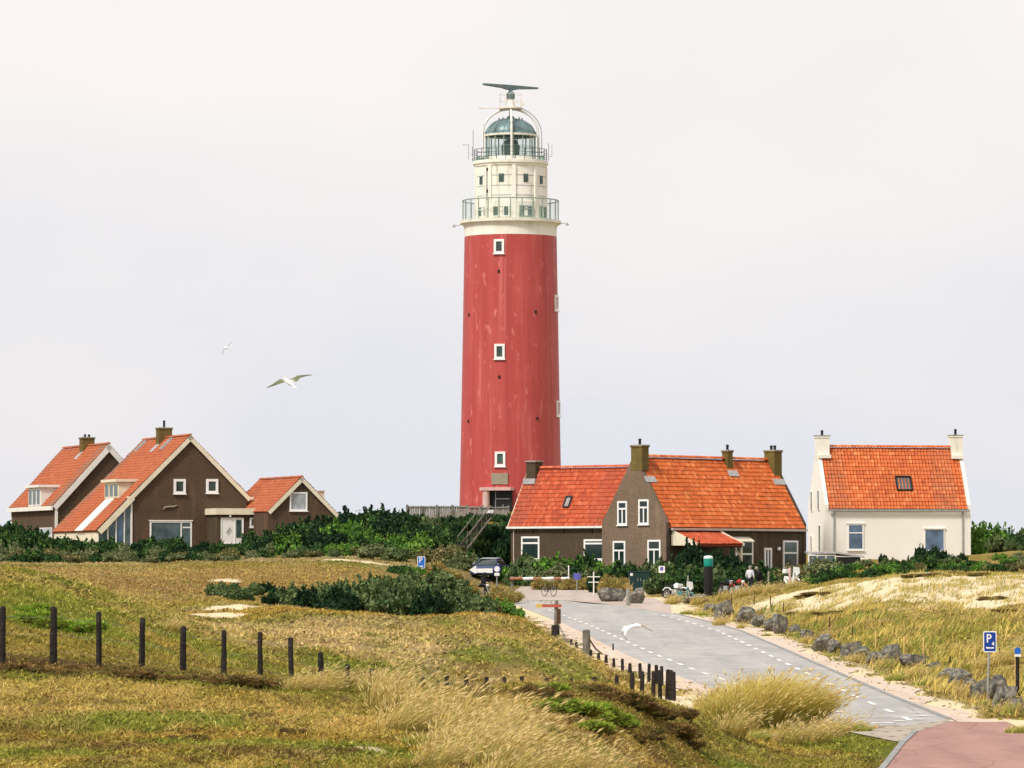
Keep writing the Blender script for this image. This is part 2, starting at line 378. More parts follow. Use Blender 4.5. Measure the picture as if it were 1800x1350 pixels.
def gz(x, y, detail=True):
    x = np.asarray(x, float); y = np.asarray(y, float); sh = x.shape
    x = x.ravel(); y = np.maximum(y.ravel(), 4.0)
    px = 900 + x / y * F
    q = uv_(px, y); z = np.empty(len(x))
    for i in range(0, len(x), 40000):
        r2 = ((q[i:i + 40000, None] - CPU[None]) ** 2).sum(-1)
        z[i:i + 40000] = tps(r2) @ _S[:_n] + _S[_n] + q[i:i + 40000] @ _S[_n + 1:]
    far = smooth01((y - 560) / 250.0); z = z * (1 - far) + 0.3 * far
    z = np.clip(z, -1.5, 10)
    if detail:
        z = z + (fbm(x * 0.35, y * 0.13, 3) - 0.5) * (0.22 + 0.33 * smooth01((y - 110) / 30)) + (fbm(x * 1.3, y * 0.8, 9, 3) - 0.5) * 0.16
    d = corridor(x, y)
    t = smooth01((d - 1.7) / 3.2)
    z = np.where(y < 330, (roadz(y) - 0.016) * (1 - t) + z * t, z)
    return z.reshape(sh)
def gz1(x, y): return float(gz(np.array([x]), np.array([y]))[0])
_YS = np.concatenate([np.arange(50, 150, 0.5), np.arange(150, 420, 1.0)])
def ground_at(px, py, y0=50.0):            # first meeting of the pixel's ray with the terrain
    ys = _YS[_YS >= y0]
    xs = (px - 900) / F * ys; zr = CZ - (py - HOR) / F * ys
    g = gz(xs, ys); k = np.argmax(g >= zr)
    if not (g >= zr).any(): k = len(ys) - 1
    return Vector((xs[k], ys[k], g[k]))
# sand and colour fields, in world metres
SAND = [(372,1083,163,1.7,4.5,1),(418,1072,174,1.3,4,.75),(388,1017,255,1.1,4,.85),(345,1024,250,1.3,4,.5),(640,988,312,3.5,3,.85),(700,993,308,2.5,3,.7),(740,1003,305,2,5,.6),(580,992,303,1.5,4,.7),
        (1430,1048,258,4,16,1),(1500,1040,252,5,18,1),(1590,1026,250,5,16,1),(1690,1022,248,5,16,1),(1780,1026,245,5,18,1),(1860,1030,245,6,18,1),(1400,1060,258,3,14,1),
        (1540,1056,236,5,9,.75),(1640,1050,236,5,12,.75),(1760,1052,230,6,16,.8),(1850,1055,230,6,16,.8),
        (655,1313,68,.5,.7,.75),(690,1322,67.5,.5,.5,.7),(728,1330,67,.5,.6,.7),(1270,1346,82,1.1,1.4,1),(1200,1334,79,.8,.9,.6),(1250,1230,128,2.5,9,1),(1215,1215,132,2,6,1),
        (1000,1010,318,3,5,.7),(1070,1015,310,3.5,6,.8),(1480,1205,140,.6,4,.5),(560,1235,85,.7,2,.5)]
def sandf(x, y):
    s = np.zeros(np.shape(x))
    for (px, py, Y, rx, ry, k) in SAND:
        s = np.maximum(s, k * np.exp(-((x - pxx(px, Y)) / rx) ** 2 - ((y - Y) / ry) ** 2))
    s = smooth01((s + (fbm(x * 1.1, y * 0.45, 31) - 0.5) * 0.9 - 0.34) / 0.22)
    d = corridor(x, y)
    edge = smooth01((2.0 - d + (fbm(x * 0.9, y * 0.35, 41) - 0.5) * 2.2) / 1.0)
    left = (x < XL(np.clip(y, 116, 300)) + 2) & (y > 118)
    right = (x > XR(np.clip(y, 116, 300)) - 2)
    return np.maximum(s, np.where((left | right) & (y < 305), edge, 0))
GREEN = [(200,1080,115,6,8,.6),(60,1050,130,5,6,.5),(450,1160,112,5,4,.55),(200,1280,72,5,3,.5),(500,1310,68,4,2,.5),(1000,1330,70,3,2,.55),(900,1160,136,5,6,.45),(700,1190,124,6,4,.55),(60,1330,65,3,2,.5),(820,1340,66,3,2,.4),(1180,1325,80,3,4,.5),(420,1290,71,4,2,.4),(530,1060,225,8,10,.35),(800,1110,152,6,6,.35),(60,1085,108,2.6,4,1),(130,1110,104,2.4,3,1),(200,1120,103,3,4,.5),(330,1150,104,3,3,.5),(380,1225,84,2.4,2.2,1),(450,1222,84,1.6,1.6,.9),(520,1225,84,1,2,.6),(1500,1290,108,1.6,5,1),(1560,1310,104,1.2,4,1),(1400,1335,92,1.8,4,.8),
         (1640,1125,180,4,9,.8),(1500,1115,195,4,10,.8),(1700,1150,160,3,8,.6),(1790,1290,112,.6,4,1),(1200,1075,262,1.6,8,1),(1225,1085,250,1.4,6,1),(600,995,298,5,6,.6),(820,1060,240,3,10,.8),(1330,1095,228,1.6,8,.5),(1460,1160,172,1.2,7,.5),(1250,1335,85,1.2,2,.6),(1790,1160,155,3,6,.5)]
def greenf(x, y):
    s = np.zeros(np.shape(x))
    for (px, py, Y, rx, ry, k) in GREEN:
        s = np.maximum(s, k * np.exp(-((x - pxx(px, Y)) / rx) ** 2 - ((y - Y) / ry) ** 2))
    return smooth01((s + (fbm(x * 0.8, y * 0.4, 51) - 0.5) * 0.9 - 0.25) / 0.35)
C_OLIVE = np.array(srgb(146, 142, 60)); C_GOLD = np.array(srgb(176, 152, 72)); C_BROWN = np.array(srgb(104, 82, 48)); C_TAN = np.array(srgb(182, 162, 118))
C_GREEN = np.array(srgb(128, 140, 52)); C_STRAW = np.array(srgb(226, 200, 136)); C_DARK = np.array(srgb(82, 66, 44))
TINTS = [(905,1094,169,2.2,5,.85,(122,94,50)),(945,1108,165,2.0,5,.85,(118,90,48)),(985,1132,159,2.0,5,.85,(118,90,48)),(1025,1152,153,2.0,5,.85,(112,86,46)),(1065,1172,148,2.0,5,.85,(112,86,46)),(40,1200,80,3,1.2,.7,(206,178,100)),(130,1214,78,3,1.2,.6,(206,178,100)),(330,1262,74,3,1.2,.6,(206,176,102)),(560,1262,76,2.5,1.2,.6,(200,172,98)),(200,1310,68,3,.9,.6,(104,82,46)),(430,1330,66,2.5,.8,.6,(100,80,46)),(90,1290,70,3,.8,.6,(98,78,42)),(600,1090,166,12,7,.8,(188,156,72)),(850,1092,168,7,8,.8,(176,142,66)),(600,1135,138,11,8,.8,(216,192,140)),(820,1135,140,9,8,.7,(204,178,122)),(700,1188,124,14,5,.7,(172,152,84)),(960,1150,148,4,14,.6,(168,146,70)),  # first entries paint the shaded right flank of the mound into the grass colour
         (150,1018,250,14,22,.7,(184,152,92)),(330,1032,235,10,16,.7,(166,130,78)),(520,1010,270,12,18,.7,(180,148,84)),(250,1050,205,9,14,.6,(186,158,90)),(450,1003,290,14,8,.6,(168,144,66)),(60,1040,135,6,8,.6,(160,140,50)),(120,1160,98,8,7,.5,(142,128,58)),
         (100,1182,86,8,2.2,.9,(98,78,48)),(300,1192,88,7,2.0,.85,(96,76,46)),(450,1202,91,4,2,.7,(100,82,48)),(380,1250,76,7,2.5,.5,(196,166,96)),(100,1260,73,5,2.2,.5,(200,170,104)),(550,1300,69,4,1.6,.5,(190,152,72)),(1250,1290,92,3,6,.6,(132,108,58)),(1120,1320,82,3,3,.6,(196,160,96)),(1350,1310,96,3,4,.5,(150,140,60))]
def grass_col(x, y, rnd):
    n1 = fbm(x * 0.45, y * 0.22, 61)[:, None]; n2 = fbm(x * 1.6, y * 1.0, 71, 3)[:, None]; n3 = fbm(x * 0.16 + 4, y * 0.06, 81)[:, None]
    c = C_OLIVE * (1 - smooth01((n1 - .35) / .3)) + C_GOLD * smooth01((n1 - .35) / .3)
    t = smooth01((n2 - .50) / .18) * .8; c = c * (1 - t) + C_BROWN * t
    n4 = vnoise(x * 4.5, y * 2.2, 77)[:, None]; t = smooth01((n4 - .62) / .2) * .75; c = c * (1 - t) + np.array(srgb(86, 72, 38)) * t
    t = smooth01((.30 - n4) / .2) * .6; c = c * (1 - t) + np.array(srgb(206, 182, 112)) * t
    mid = smooth01((y - 112) / 22.0)[:, None] * smooth01((n3 - 0.3) / 0.25)
    c = c * (1 - .7 * mid) + (C_TAN * 1.15) * .7 * mid
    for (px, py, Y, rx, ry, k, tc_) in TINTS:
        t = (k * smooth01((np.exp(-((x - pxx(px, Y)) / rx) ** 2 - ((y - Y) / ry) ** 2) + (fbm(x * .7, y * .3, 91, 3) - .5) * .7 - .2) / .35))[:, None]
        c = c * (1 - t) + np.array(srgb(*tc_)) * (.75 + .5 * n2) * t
    g = greenf(x, y)[:, None] * .85; c = c * (1 - g) + C_GREEN * g
    right = (smooth01((x - XR(np.clip(y, 116, 300)) - 1) / 2.0) * (y > 118))[:, None] * .35
    c = c * (1 - right) + np.array(srgb(216, 192, 98)) * right
    c = c * (0.50 + 1.05 * rnd[:, None])
    s = (rnd > .94)[:, None] * .7; c = c * (1 - s) + C_STRAW * s
    return c
# the sheet: fine inside the view, coarse far to the sides
us = np.unique(np.concatenate([np.linspace(-1.2, -0.16, 24), np.linspace(-0.16, 0.16, 330), np.linspace(0.16, 1.2, 24)]))
ys = np.concatenate([np.geomspace(4, 56, 24)[:-1], np.geomspace(56, 330, 420), np.geomspace(332, 470, 60), np.geomspace(480, 7000, 40)])
UU, YY = np.meshgrid(us, ys); XX = UU * YY
ZZ = gz(XX, YY)
sand_v = sandf(XX.ravel(), YY.ravel()); 
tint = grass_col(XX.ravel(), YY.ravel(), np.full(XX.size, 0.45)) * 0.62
sc_ = np.array(srgb(244, 226, 188)) * (0.8 + 0.25 * fbm(XX.ravel() * 2, YY.ravel() * 1.2, 5))[:, None]
tint = tint * (1 - sand_v[:, None]) + sc_ * sand_v[:, None]
nu, ny = len(us), len(ys)
ii = np.arange((ny - 1) * (nu - 1)); r_, c_ = ii // (nu - 1), ii % (nu - 1)
k0 = r_ * nu + c_
faces = np.stack([k0, k0 + 1, k0 + nu + 1, k0 + nu], 1)
g = G('dune_soil'); c0 = g.attr('tint'); p = g.geo()
c1 = g.mix(g.ramp(g.noise(6.0, 5, p), [(0.35, (0.55, 0.55, 0.55)), (0.65, (1.15, 1.1, 1.0))]), (0, 0, 0), c0, 'MIX')
mm = g.mix(1.0, c0, g.ramp(g.noise(5.0, 6, p, 0.65), [(0.3, (0.62, 0.6, 0.58)), (0.7, (1.0, 1.0, 1.0))]), 'MULTIPLY')
g.bump(g.noise(9.0, 5, p), 0.5, 0.06)
M['soil'] = g.fin(mm, 0.95, 0.05)
me = np_mesh('dune_ground', np.stack([XX, YY, ZZ], -1).reshape(-1, 3), faces.ravel(), np.full(len(faces), 4), tint, M['soil'], smooth=True)
tag(link('ground', me), kind='structure')
# ------------------------------------------------------------------ road, shoulders, markings
def flat_poly(name, pts, mat, dz):
    mb = MB(); mb.add([(p.x, p.y, float(roadz(p.y)) + dz) for p in pts], [tuple(range(len(pts)))])
    me = mb.mesh(name, mat)
    bm = bmesh.new(); bm.from_mesh(me); bmesh.ops.triangulate(bm, faces=bm.faces); 
    for f in bm.faces:
        if f.normal.z < 0: f.normal_flip()
    bm.to_mesh(me); bm.free()
    o = link(name, me); return tag(o, kind='structure')
def asphalt(name, c, c2, streak=True):
    g = G(name); p = g.geo()
    n = g.noise(0.35, 5, g.scale(p, (3.0, 0.12, 1))); n2 = g.noise(40, 3, p)
    col = g.ramp(n, [(0.3, c), (0.7, c2)])
    col = g.mix(g.ramp(n2, [(0.3, (0.35, 0.35, 0.35)), (0.7, (0, 0, 0))]), col, tuple(x * 0.75 for x in c))
    col = g.mix(g.ramp(g.noise(0.5, 7, p, 0.65), [(0.5, (0, 0, 0)), (0.72, (0.5, 0.5, 0.5))]), col, tuple(x * 1.22 for x in c2))
    col = g.mix(g.ramp(g.noise(0.28, 6, g.scale(p, (1.5, 0.5, 1)), 0.6), [(0.52, (0, 0, 0)), (0.66, (0.4, 0.4, 0.4))]), col, tuple(x * 0.72 for x in c))
    vo = g.n('ShaderNodeTexVoronoi', {'Vector': g.scale(p, (0.5, 0.16, 1)), 'Scale': 1.0}, feature='DISTANCE_TO_EDGE').outputs[0]
    col = g.mix(g.ramp(vo, [(0.0, (0.5, 0.5, 0.5)), (0.012, (0, 0, 0))]), col, tuple(x * 0.45 for x in c))
    g.bump(n2, 0.25, 0.01)
    return g.fin(col, 0.85, 0.2)
M['asphalt'] = asphalt('grey_asphalt', (0.35, 0.34, 0.325), (0.48, 0.46, 0.43))
M['red_asphalt'] = asphalt('red_asphalt', (0.33, 0.185, 0.155), (0.43, 0.25, 0.21))
M['pink_path'] = asphalt('pink_path', (0.44, 0.36, 0.31), (0.53, 0.45, 0.39))
M['kerb'] = plain('kerb_concrete', (0.30, 0.30, 0.285), 0.85, 0.25, 2.0, bump=0.2)
g = G('road_paint'); M['dash'] = g.fin(g.mix(g.ramp(g.noise(2.2, 6, g.geo(), 0.7), [(0.34, (0.6, 0.6, 0.6)), (0.48, (0, 0, 0))]), (0.86, 0.85, 0.80), (0.46, 0.45, 0.42)), 0.75, 0.2)
def strip(name, fl, fr, y0, y1, n, mat, dz, thick=0.0, parent=None):
    ysr = np.linspace(y0, y1, n); vs = []; fs = []
    for Y in ysr:
        a, b = float(fl(Y)), float(fr(Y)); z = float(roadz(Y)) + dz
        for k in range(7): vs.append((a + (b - a) * k / 6, Y, z))
    for i in range(n - 1):
        for k in range(6): fs.append((i * 7 + k, i * 7 + k + 1, (i + 1) * 7 + k + 1, (i + 1) * 7 + k))
    if thick:
        mb = MB(); ring = []
        for Y in ysr:
            a, b = float(fl(Y)), float(fr(Y)); z = float(roadz(Y)) + dz
            ring += [(a, Y, z - thick), (a, Y, z), (b, Y, z), (b, Y, z - thick)]
        q = []
        for i in range(n - 1):
            for k in range(3): q.append((i * 4 + k, i * 4 + k + 1, (i + 1) * 4 + k + 1, (i + 1) * 4 + k))
        q += [(0, 1, 2, 3), (4 * n - 1, 4 * n - 2, 4 * n - 3, 4 * n - 4)]
        mb.add(ring, q); o = mb.build(name, mat)
    else:
        mb = MB(); mb.add(vs, fs); o = mb.build(name, mat)
    return tag(o, kind='structure')
strip('road', XL, XR, 117.0, 300.0, 130, M['asphalt'], 0.0)
strip('kerb', lambda Y: XR(Y) + 0.0, lambda Y: XR(Y) + 0.13, 121.0, 262.0, 110, M['kerb'], 0.035, 0.12)
flat_poly('red_road', RED, M['red_asphalt'], 0.004)
flat_poly('cycle_path', PLAZA, M['pink_path'], 0.006)
M['sand_path'] = asphalt('sand_shoulder', (0.58, 0.46, 0.36), (0.70, 0.57, 0.46))
strip('sand_shoulder', lambda Y: XR(Y) + 0.13, lambda Y: XR(Y) + 1.0 + 0.35 * math.sin(Y * 0.23) + 0.25 * math.sin(Y * 0.71), 119.0, 252.0, 120, M['sand_path'], 0.008)
strip('sand_path', lambda Y: XL(Y) - 1.15 - 0.25 * math.sin(Y * 0.31) - 0.2 * math.sin(Y * 0.83), lambda Y: XL(Y) - 0.02, 119.0, 245.0, 120, M['sand_path'], 0.008)
# brick strip before the red asphalt
g = G('brick_setts'); p = g.geo()
b = g.n('ShaderNodeTexBrick', {'Vector': g.n('ShaderNodeMapping', {'Vector': p, 'Rotation': (0, 0, 0.5)}).outputs[0], 'Color1': (0.56, 0.49, 0.39), 'Color2': (0.46, 0.40, 0.32), 'Mortar': (0.17, 0.14, 0.11), 'Scale': 1.0, 'Mortar Size': 0.07, 'Brick Width': 2.2, 'Row Height': 0.42})
M['setts'] = g.fin(b.outputs[0], 0.9, 0.1)
flat_poly('brick_strip', SETTS, M['setts'], 0.008)
# painted dashes along both sides and round the near end
mb = MB()
def dash(x, Y, dx, dy, ln, wd):
    L_ = math.hypot(dx, dy); dx /= L_; dy /= L_; nx, ny_ = dy, -dx
    q = []
    for a, b in ((-1, -1), (1, -1), (1, 1), (-1, 1)):
        xx = x + dx * a * ln / 2 + nx * b * wd / 2; yy = Y + dy * a * ln / 2 + ny_ * b * wd / 2
        q.append((xx, yy, float(roadz(yy)) + 0.012))
    mb.add(q, [(0, 1, 2, 3)])
Y = 121.0
while Y < 272:
    if Y > 126: dash(float(XL(Y)) + 1.15, Y, float(XL(Y + 1) - XL(Y - 1)), 2.0, 2.1, 0.15)
    if Y < 262: dash(float(XR(Y)) - 1.05, Y, float(XR(Y + 1) - XR(Y - 1)), 2.0, 2.1, 0.15)
    Y += 5.2
ring = [(1608, 1252), (1621, 1258), (1612, 1264), (1580, 1267), (1560, 1270), (1535, 1271)]
for i, p_ in enumerate(ring):
    q = road_pt(*p_); q2 = road_pt(*ring[min(i + 1, 5)]); q1 = road_pt(*ring[max(i - 1, 0)])
    dash(q.x, q.y, q2.x - q1.x, q2.y - q1.y + 1e-4, 0.34, 0.34)
tag(mb.build('road_markings', M['dash']), kind='structure')

g_ = [(1552, 1354), (1590, 1305), (1612, 1285)]
ks = [road_pt(*p_) for p_ in g_]; mb = MB()
for a_, b_ in zip(ks[:-1], ks[1:]):
    d_ = (b_ - a_); d_.z = 0; d_.normalize(); s_ = Vector((-d_.y, d_.x, 0)) * .14
    mb.prism([a_ + s_ + Vector((0, 0, -.1)), a_ + Vector((0, 0, -.1)), a_ + Vector((0, 0, .03)), a_ + s_ + Vector((0, 0, .03))], b_ - a_)
tag(mb.build('edge_kerb', M['kerb']), kind='structure')
# ------------------------------------------------------------------ building helpers
CAM = Vector((0, 0, CZ))
def place(root): root.matrix_basis; return Matrix.Translation(root.location) @ Matrix.Rotation(root.rotation_euler.z, 4, 'Z')
def ray_local(root, px, py):
    mi = place(root).inverted(); a = mi @ CAM; b = mi @ W(px, py, 300.0)
    return a, (b - a).normalized()
def hit(root, px, py, p, n):
    a, d = ray_local(root, px, py); p = Vector(p); n = Vector(n)
    return a + d * ((p - a).dot(n) / d.dot(n))
def solve_len(P, d, px):
    k = (px - 900.0) / F
    return (k * P[1] - P[0]) / (d[0] - k * d[1])
def zat(py, Y): return W(900, py, Y).z
Z = Vector((0, 0, 1))
def window(parent, o, ux, n, w, h, up=Z, bars=(), fw=0.09, fm='frame', pm='pane', sill=True, depth=0.07, name='window', lintel=False):
    """o: lower left corner on the wall face, ux: along the wall, n: outward."""
    ux = Vector(ux).normalized(); n = Vector(n).normalized(); up = Vector(up).normalized(); o = Vector(o)
    mb = MB()
    def bar(x0, z0, x1, z1, d=depth): mb.obox(o, ux, n, up, (x0, -0.02, z0), (x1, d, z1))
    bar(0, 0, fw, h); bar(w - fw, 0, w, h); bar(fw, 0, w - fw, fw); bar(fw, h - fw, w - fw, h)
    for b in bars:
        if b[0] == 'h': bar(fw, h * b[1] - fw * .45, w - fw, h * b[1] + fw * .45, depth - .005)
        else:
            lo = fw if b[2] <= 0 else h * b[2] + fw * .45
            hi = h - fw if b[3] >= 1 else h * b[3] - fw * .45
            bar(w * b[1] - fw * .4, lo, w * b[1] + fw * .4, hi, depth - .01)
    if sill: mb.obox(o, ux, n, up, (-0.06, 0.0, -0.07), (w + 0.06, depth + 0.07, -0.003))
    if lintel: mb.obox(o, ux, n, up, (-0.08, 0.0, h + 0.003), (w + 0.08, depth + 0.05, h + 0.09))
    f = mb.build(name, M[fm], parent)
    p = MB(); p.obox(o, ux, n, up, (fw * .8, -0.01, fw * .8), (w - fw * .8, 0.025, h - fw * .8))
    p.build('pane', M[pm], f)
    return f
def window_px(root, p, ux, n, x0, y0, x1, y1, parent=None, **k):
    a = hit(root, x0, y1, p, n); b = hit(root, x1, y1, p, n); c = hit(root, x0, y0, p, n)
    return window(parent or root, a, ux, n, (b - a).length, (c - a).length, **k)
_tr = random.Random(3)
def tile_slope(name, parent, mat, o, ux, lu, us, ls, tw=0.25, rh=0.34, worn=None, thick=0.12, amp=0.032):
    o = np.array(Vector(o)); uxn = np.array(Vector(ux).normalized()); usn = np.array(Vector(us).normalized())
    nn = np.cross(uxn, usn); nn = nn if nn[2] > 0 else -nn
    nt_ = max(3, int(round(lu / tw))); tw = lu / nt_; nr = max(2, int(round(ls / rh))); rh = ls / nr
    per = 6; nu_ = nt_ * per + 1
    u = np.arange(nu_) * tw / per; ti = np.minimum(np.arange(nu_) // per, nt_ - 1)
    h = amp * np.cos(2 * np.pi * u / tw + 0.6) + amp * 0.5 * np.cos(4 * np.pi * u / tw)
    rng = np.random.RandomState(_tr.randint(0, 9999))
    rowu = []; P = []; TV = []; RW = []; WN = []
    for r in range(nr):
        tv = rng.rand(nt_); jit = (rng.rand(nt_) - .5) * 0.016 + (rng.rand(nt_) < .05) * rng.rand(nt_) * .035
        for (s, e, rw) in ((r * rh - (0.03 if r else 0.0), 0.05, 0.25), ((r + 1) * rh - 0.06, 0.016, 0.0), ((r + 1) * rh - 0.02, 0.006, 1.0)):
            hh = h + e + jit[ti] + 0.010 * np.sin(u * 1.3 + r * 0.25 + ls) + 0.010 * np.sin(u * 0.45 - r * 0.4)
            P.append(o[None] + uxn[None] * u[:, None] + usn[None] * s + nn[None] * hh[:, None])
            TV.append(tv[ti]); RW.append(np.full(nu_, rw)); 
            WN.append(np.array([worn(a, s) for a in u]) if worn else np.zeros(nu_))
    P = np.concatenate(P); TV = np.concatenate(TV); RW = np.concatenate(RW); WN = np.concatenate(WN)
    m = nr * 3; idx = np.arange((m - 1) * (nu_ - 1)); a, b = idx // (nu_ - 1), idx % (nu_ - 1); k0 = a * nu_ + b
    fl = np.stack([k0, k0 + 1, k0 + nu_ + 1, k0 + nu_], 1)
    base = len(P); c = []
    for t in (-amp - 0.01, -amp - 0.01 - thick):
        for (aa, bb) in ((0, 0), (lu, 0), (lu, ls), (0, ls)): c.append(o + uxn * aa + usn * bb + nn * t)
    P = np.concatenate([P, np.array(c)]); ex = np.zeros(8)
    q = np.array([(0, 1, 2, 3), (7, 6, 5, 4), (0, 4, 5, 1), (1, 5, 6, 2), (2, 6, 7, 3), (3, 7, 4, 0)]) + base
    fl = np.concatenate([fl, q])
    me = np_mesh(name, P, fl.ravel(), np.full(len(fl), 4), None, M[mat], extra={'tv': np.concatenate([TV, ex]), 'row': np.concatenate([RW, ex + 1]), 'worn': np.concatenate([WN, ex])})
    sm = np.ones(len(fl), bool); sm[-6:] = False
    me.polygons.foreach_set('use_smooth', sm)
    try: me.set_sharp_from_angle(angle=R(50))
    except Exception: pass
    return link(name, me, parent)
def ridge_caps(parent, mat, a, b, r=0.15):
    a = Vector(a); b = Vector(b); n = max(2, int((b - a).length / 0.4)); mb = MB(); tv = []
    d = (b - a).normalized(); side = d.cross(Z).normalized()
    for i in range(n):
        p0 = a + (b - a) * (i / n); p1 = a + (b - a) * ((i + 1.04) / n)
        vs = []
        for p_, rr in ((p0, r * 1.08), (p1, r)):
            for k in range(7):
                an = math.pi * k / 6; vs.append(p_ + side * math.cos(an) * rr + Z * (math.sin(an) * rr - 0.03))
        mb.add(vs, [(k, k + 1, k + 8, k + 7) for k in range(6)] + [tuple(range(6, -1, -1))])
    me = mb.mesh('ridge_tiles', M[mat], True)
    at = me.attributes.new('tv', 'FLOAT', 'POINT'); rg = random.Random(5)
    vals = []
    for i in range(n): vals += [rg.random()] * 14
    at.data.foreach_set('value', vals)
    return link('ridge_tiles', me, parent)
def board(parent, name, mat, a, b, up, n, wd, th):   # a board from a to b, width along up, thickness along n
    a = Vector(a); b = Vector(b); d = (b - a); mb = MB()
    mb.obox(a, d.normalized(), Vector(n), Vector(up), (0, 0, 0), (d.length, th, wd))
    return mb.build(name, M[mat], parent)
def chimney(parent, x0, x1, y0, y1, z0, z1, mat='chimney', cap='lead', pots=1, flash=True, potm='black', ph=0.45, band=True):
    mb = MB(); mb.box((x0, y0, z0), (x1, y1, z1 - .12)); mb.box((x0 - .05, y0 - .05, z1 - .12), (x1 + .05, y1 + .05, z1))
    c = mb.build('chimney', M[mat], parent)
    k = MB(); k.box((x0 - .07, y0 - .07, z1 + .002), (x1 + .07, y1 + .07, z1 + .07)); k.build('cap', M[cap], c)
    for i in range(pots):
        p = MB(); cx = x0 + (x1 - x0) * (i + 1) / (pots + 1); cy = (y0 + y1) / 2
        p.lathe([(.10, 0), (.10, ph), (.13, ph), (.13, ph + .05), (0.0, ph + .12)], 10, (cx, cy, z1 + .07)); p.build('pot', M[potm], c, True)
    return c
def gable_walls(root, mat, w, L, he, hr, y0=0.0, name='wall', x0=0.0):
    mb = MB(); mb.prism([(x0, y0, -1.5), (x0 + w, y0, -1.5), (x0 + w, y0, he), (x0 + w / 2, y0, hr), (x0, y0, he)], (0, L, 0))
    return mb.build(name, M[mat], root)
def pipe(root, x, y, z0, z1, mat='zinc', r=0.05):
    mb = MB(); mb.tube([(x, y, z0), (x, y, z1)], r, 8); return mb.build('downpipe', M[mat], root)
# ------------------------------------------------------------------ lighthouse
LY_ = 381.0; S_ = F / LY_
LB = 9.0
def lz(py): return zat(py, LY_) - LB
lx0 = pxx(897.5, LY_)
light = empty('lighthouse', 'tall red lighthouse tower with a white top, glazed lantern and radar scanner', 'lighthouse', (lx0, LY_, LB))
g = G('red_tower_paint'); o = g.obj()
st1 = g.noise(1.0, 6, g.scale(o, (1.4, 1.4, 0.09)), 0.6); st2 = g.noise(1.0, 5, g.scale(o, (3.2, 3.2, 0.35)), 0.6); bl = g.noise(0.35, 4, o); pk = g.noise(1.0, 3, g.scale(o, (2.6, 2.6, 0.9)), 0.5)
c = g.ramp(st1, [(0.30, (0.37, 0.055, 0.048)), (0.55, (0.47, 0.078, 0.068)), (0.72, (0.54, 0.115, 0.10))])
c = g.mix(g.ramp(bl, [(0.4, (0, 0, 0)), (0.7, (0.55, 0.55, 0.55))]), c, (0.42, 0.052, 0.042))
c = g.mix(g.ramp(st2, [(0.60, (0, 0, 0)), (0.72, (0.35, 0.35, 0.35))]), c, (0.27, 0.05, 0.045))
rs = g.noise(1.0, 5, g.scale(o, (2.2, 2.2, 0.07)), 0.55); c = g.mix(g.ramp(rs, [(0.60, (0, 0, 0)), (0.70, (0.5, 0.5, 0.5))]), c, (0.60, 0.17, 0.15))
c = g.mix(g.ramp(pk, [(0.62, (0, 0, 0)), (0.74, (0.6, 0.6, 0.6))]), c, (0.74, 0.26, 0.22))
g.bump(g.noise(2.2, 4), 0.15, 0.05)
M['tower_red'] = g.fin(c, 0.5, 0.3)
g = G('tower_white'); o = g.obj()
s1 = g.noise(1.0, 6, g.scale(o, (1.6, 1.6, 0.22)), 0.6); s2 = g.noise(1.6, 4)
c = g.ramp(s1, [(0.32, (0.54, 0.54, 0.43)), (0.42, (0.79, 0.76, 0.65)), (0.62, (0.87, 0.84, 0.75))])
c = g.mix(g.ramp(s2, [(0.60, (0, 0, 0)), (0.8, (0.3, 0.3, 0.3))]), c, (0.46, 0.48, 0.34))
M['tower_white'] = g.fin(c, 0.55, 0.3)
M['rail_green'] = plain('verdigris_rail', (0.27, 0.35, 0.29), 0.6, 0.3, 6.0)
M['verdigris'] = plain('verdigris_copper', (0.15, 0.23, 0.235), 0.42, 0.55, 1.3, 0.5, 0.25)
M['dark_green'] = plain('dark_green_iron', (0.075, 0.115, 0.10), 0.5, 0.3, 4.0)
M['radar'] = plain('radar_grey_green', (0.14, 0.20, 0.20), 0.5, 0.2, 3.0)
M['win_green'] = glass('pane_green', (0.045, 0.085, 0.070))
M['plaque'] = plain('stone_plaque', (0.30, 0.26, 0.19), 0.85, 0.15, 2.0)
M['pink_concrete'] = plain('pink_concrete', (0.62, 0.42, 0.38), 0.8, 0.15, 2.0)
NS = 96
r0, r1, r2 = 90.0 / S_, 86.3 / S_, 81.3 / S_
mb = MB(); zz0, zz1, zz2 = lz(893), lz(640), lz(417)
prof = [(r0 + (0.02), -1.5)]
for i in range(25):
    t = i / 24; z_ = -0.2 + (zz2 + 0.2) * t
    prof.append((r0 + (r2 - r0) * (t ** 0.92), z_))
mb.lathe(prof, NS); mb.build('shaft', M['tower_red'], light, True)
mb = MB(); mb.lathe([(r2 + .003, zz2 + .002), (r2, lz(405)), (r2 + .04, lz(399)), (r2 + .22, lz(394.5))], NS); mb.build('white_band', M['tower_white'], light, True)
def rad(z): return r0 + (r2 - r0) * (max(0.0, min(1, (z + .2) / (zz2 + .2))) ** 0.92)
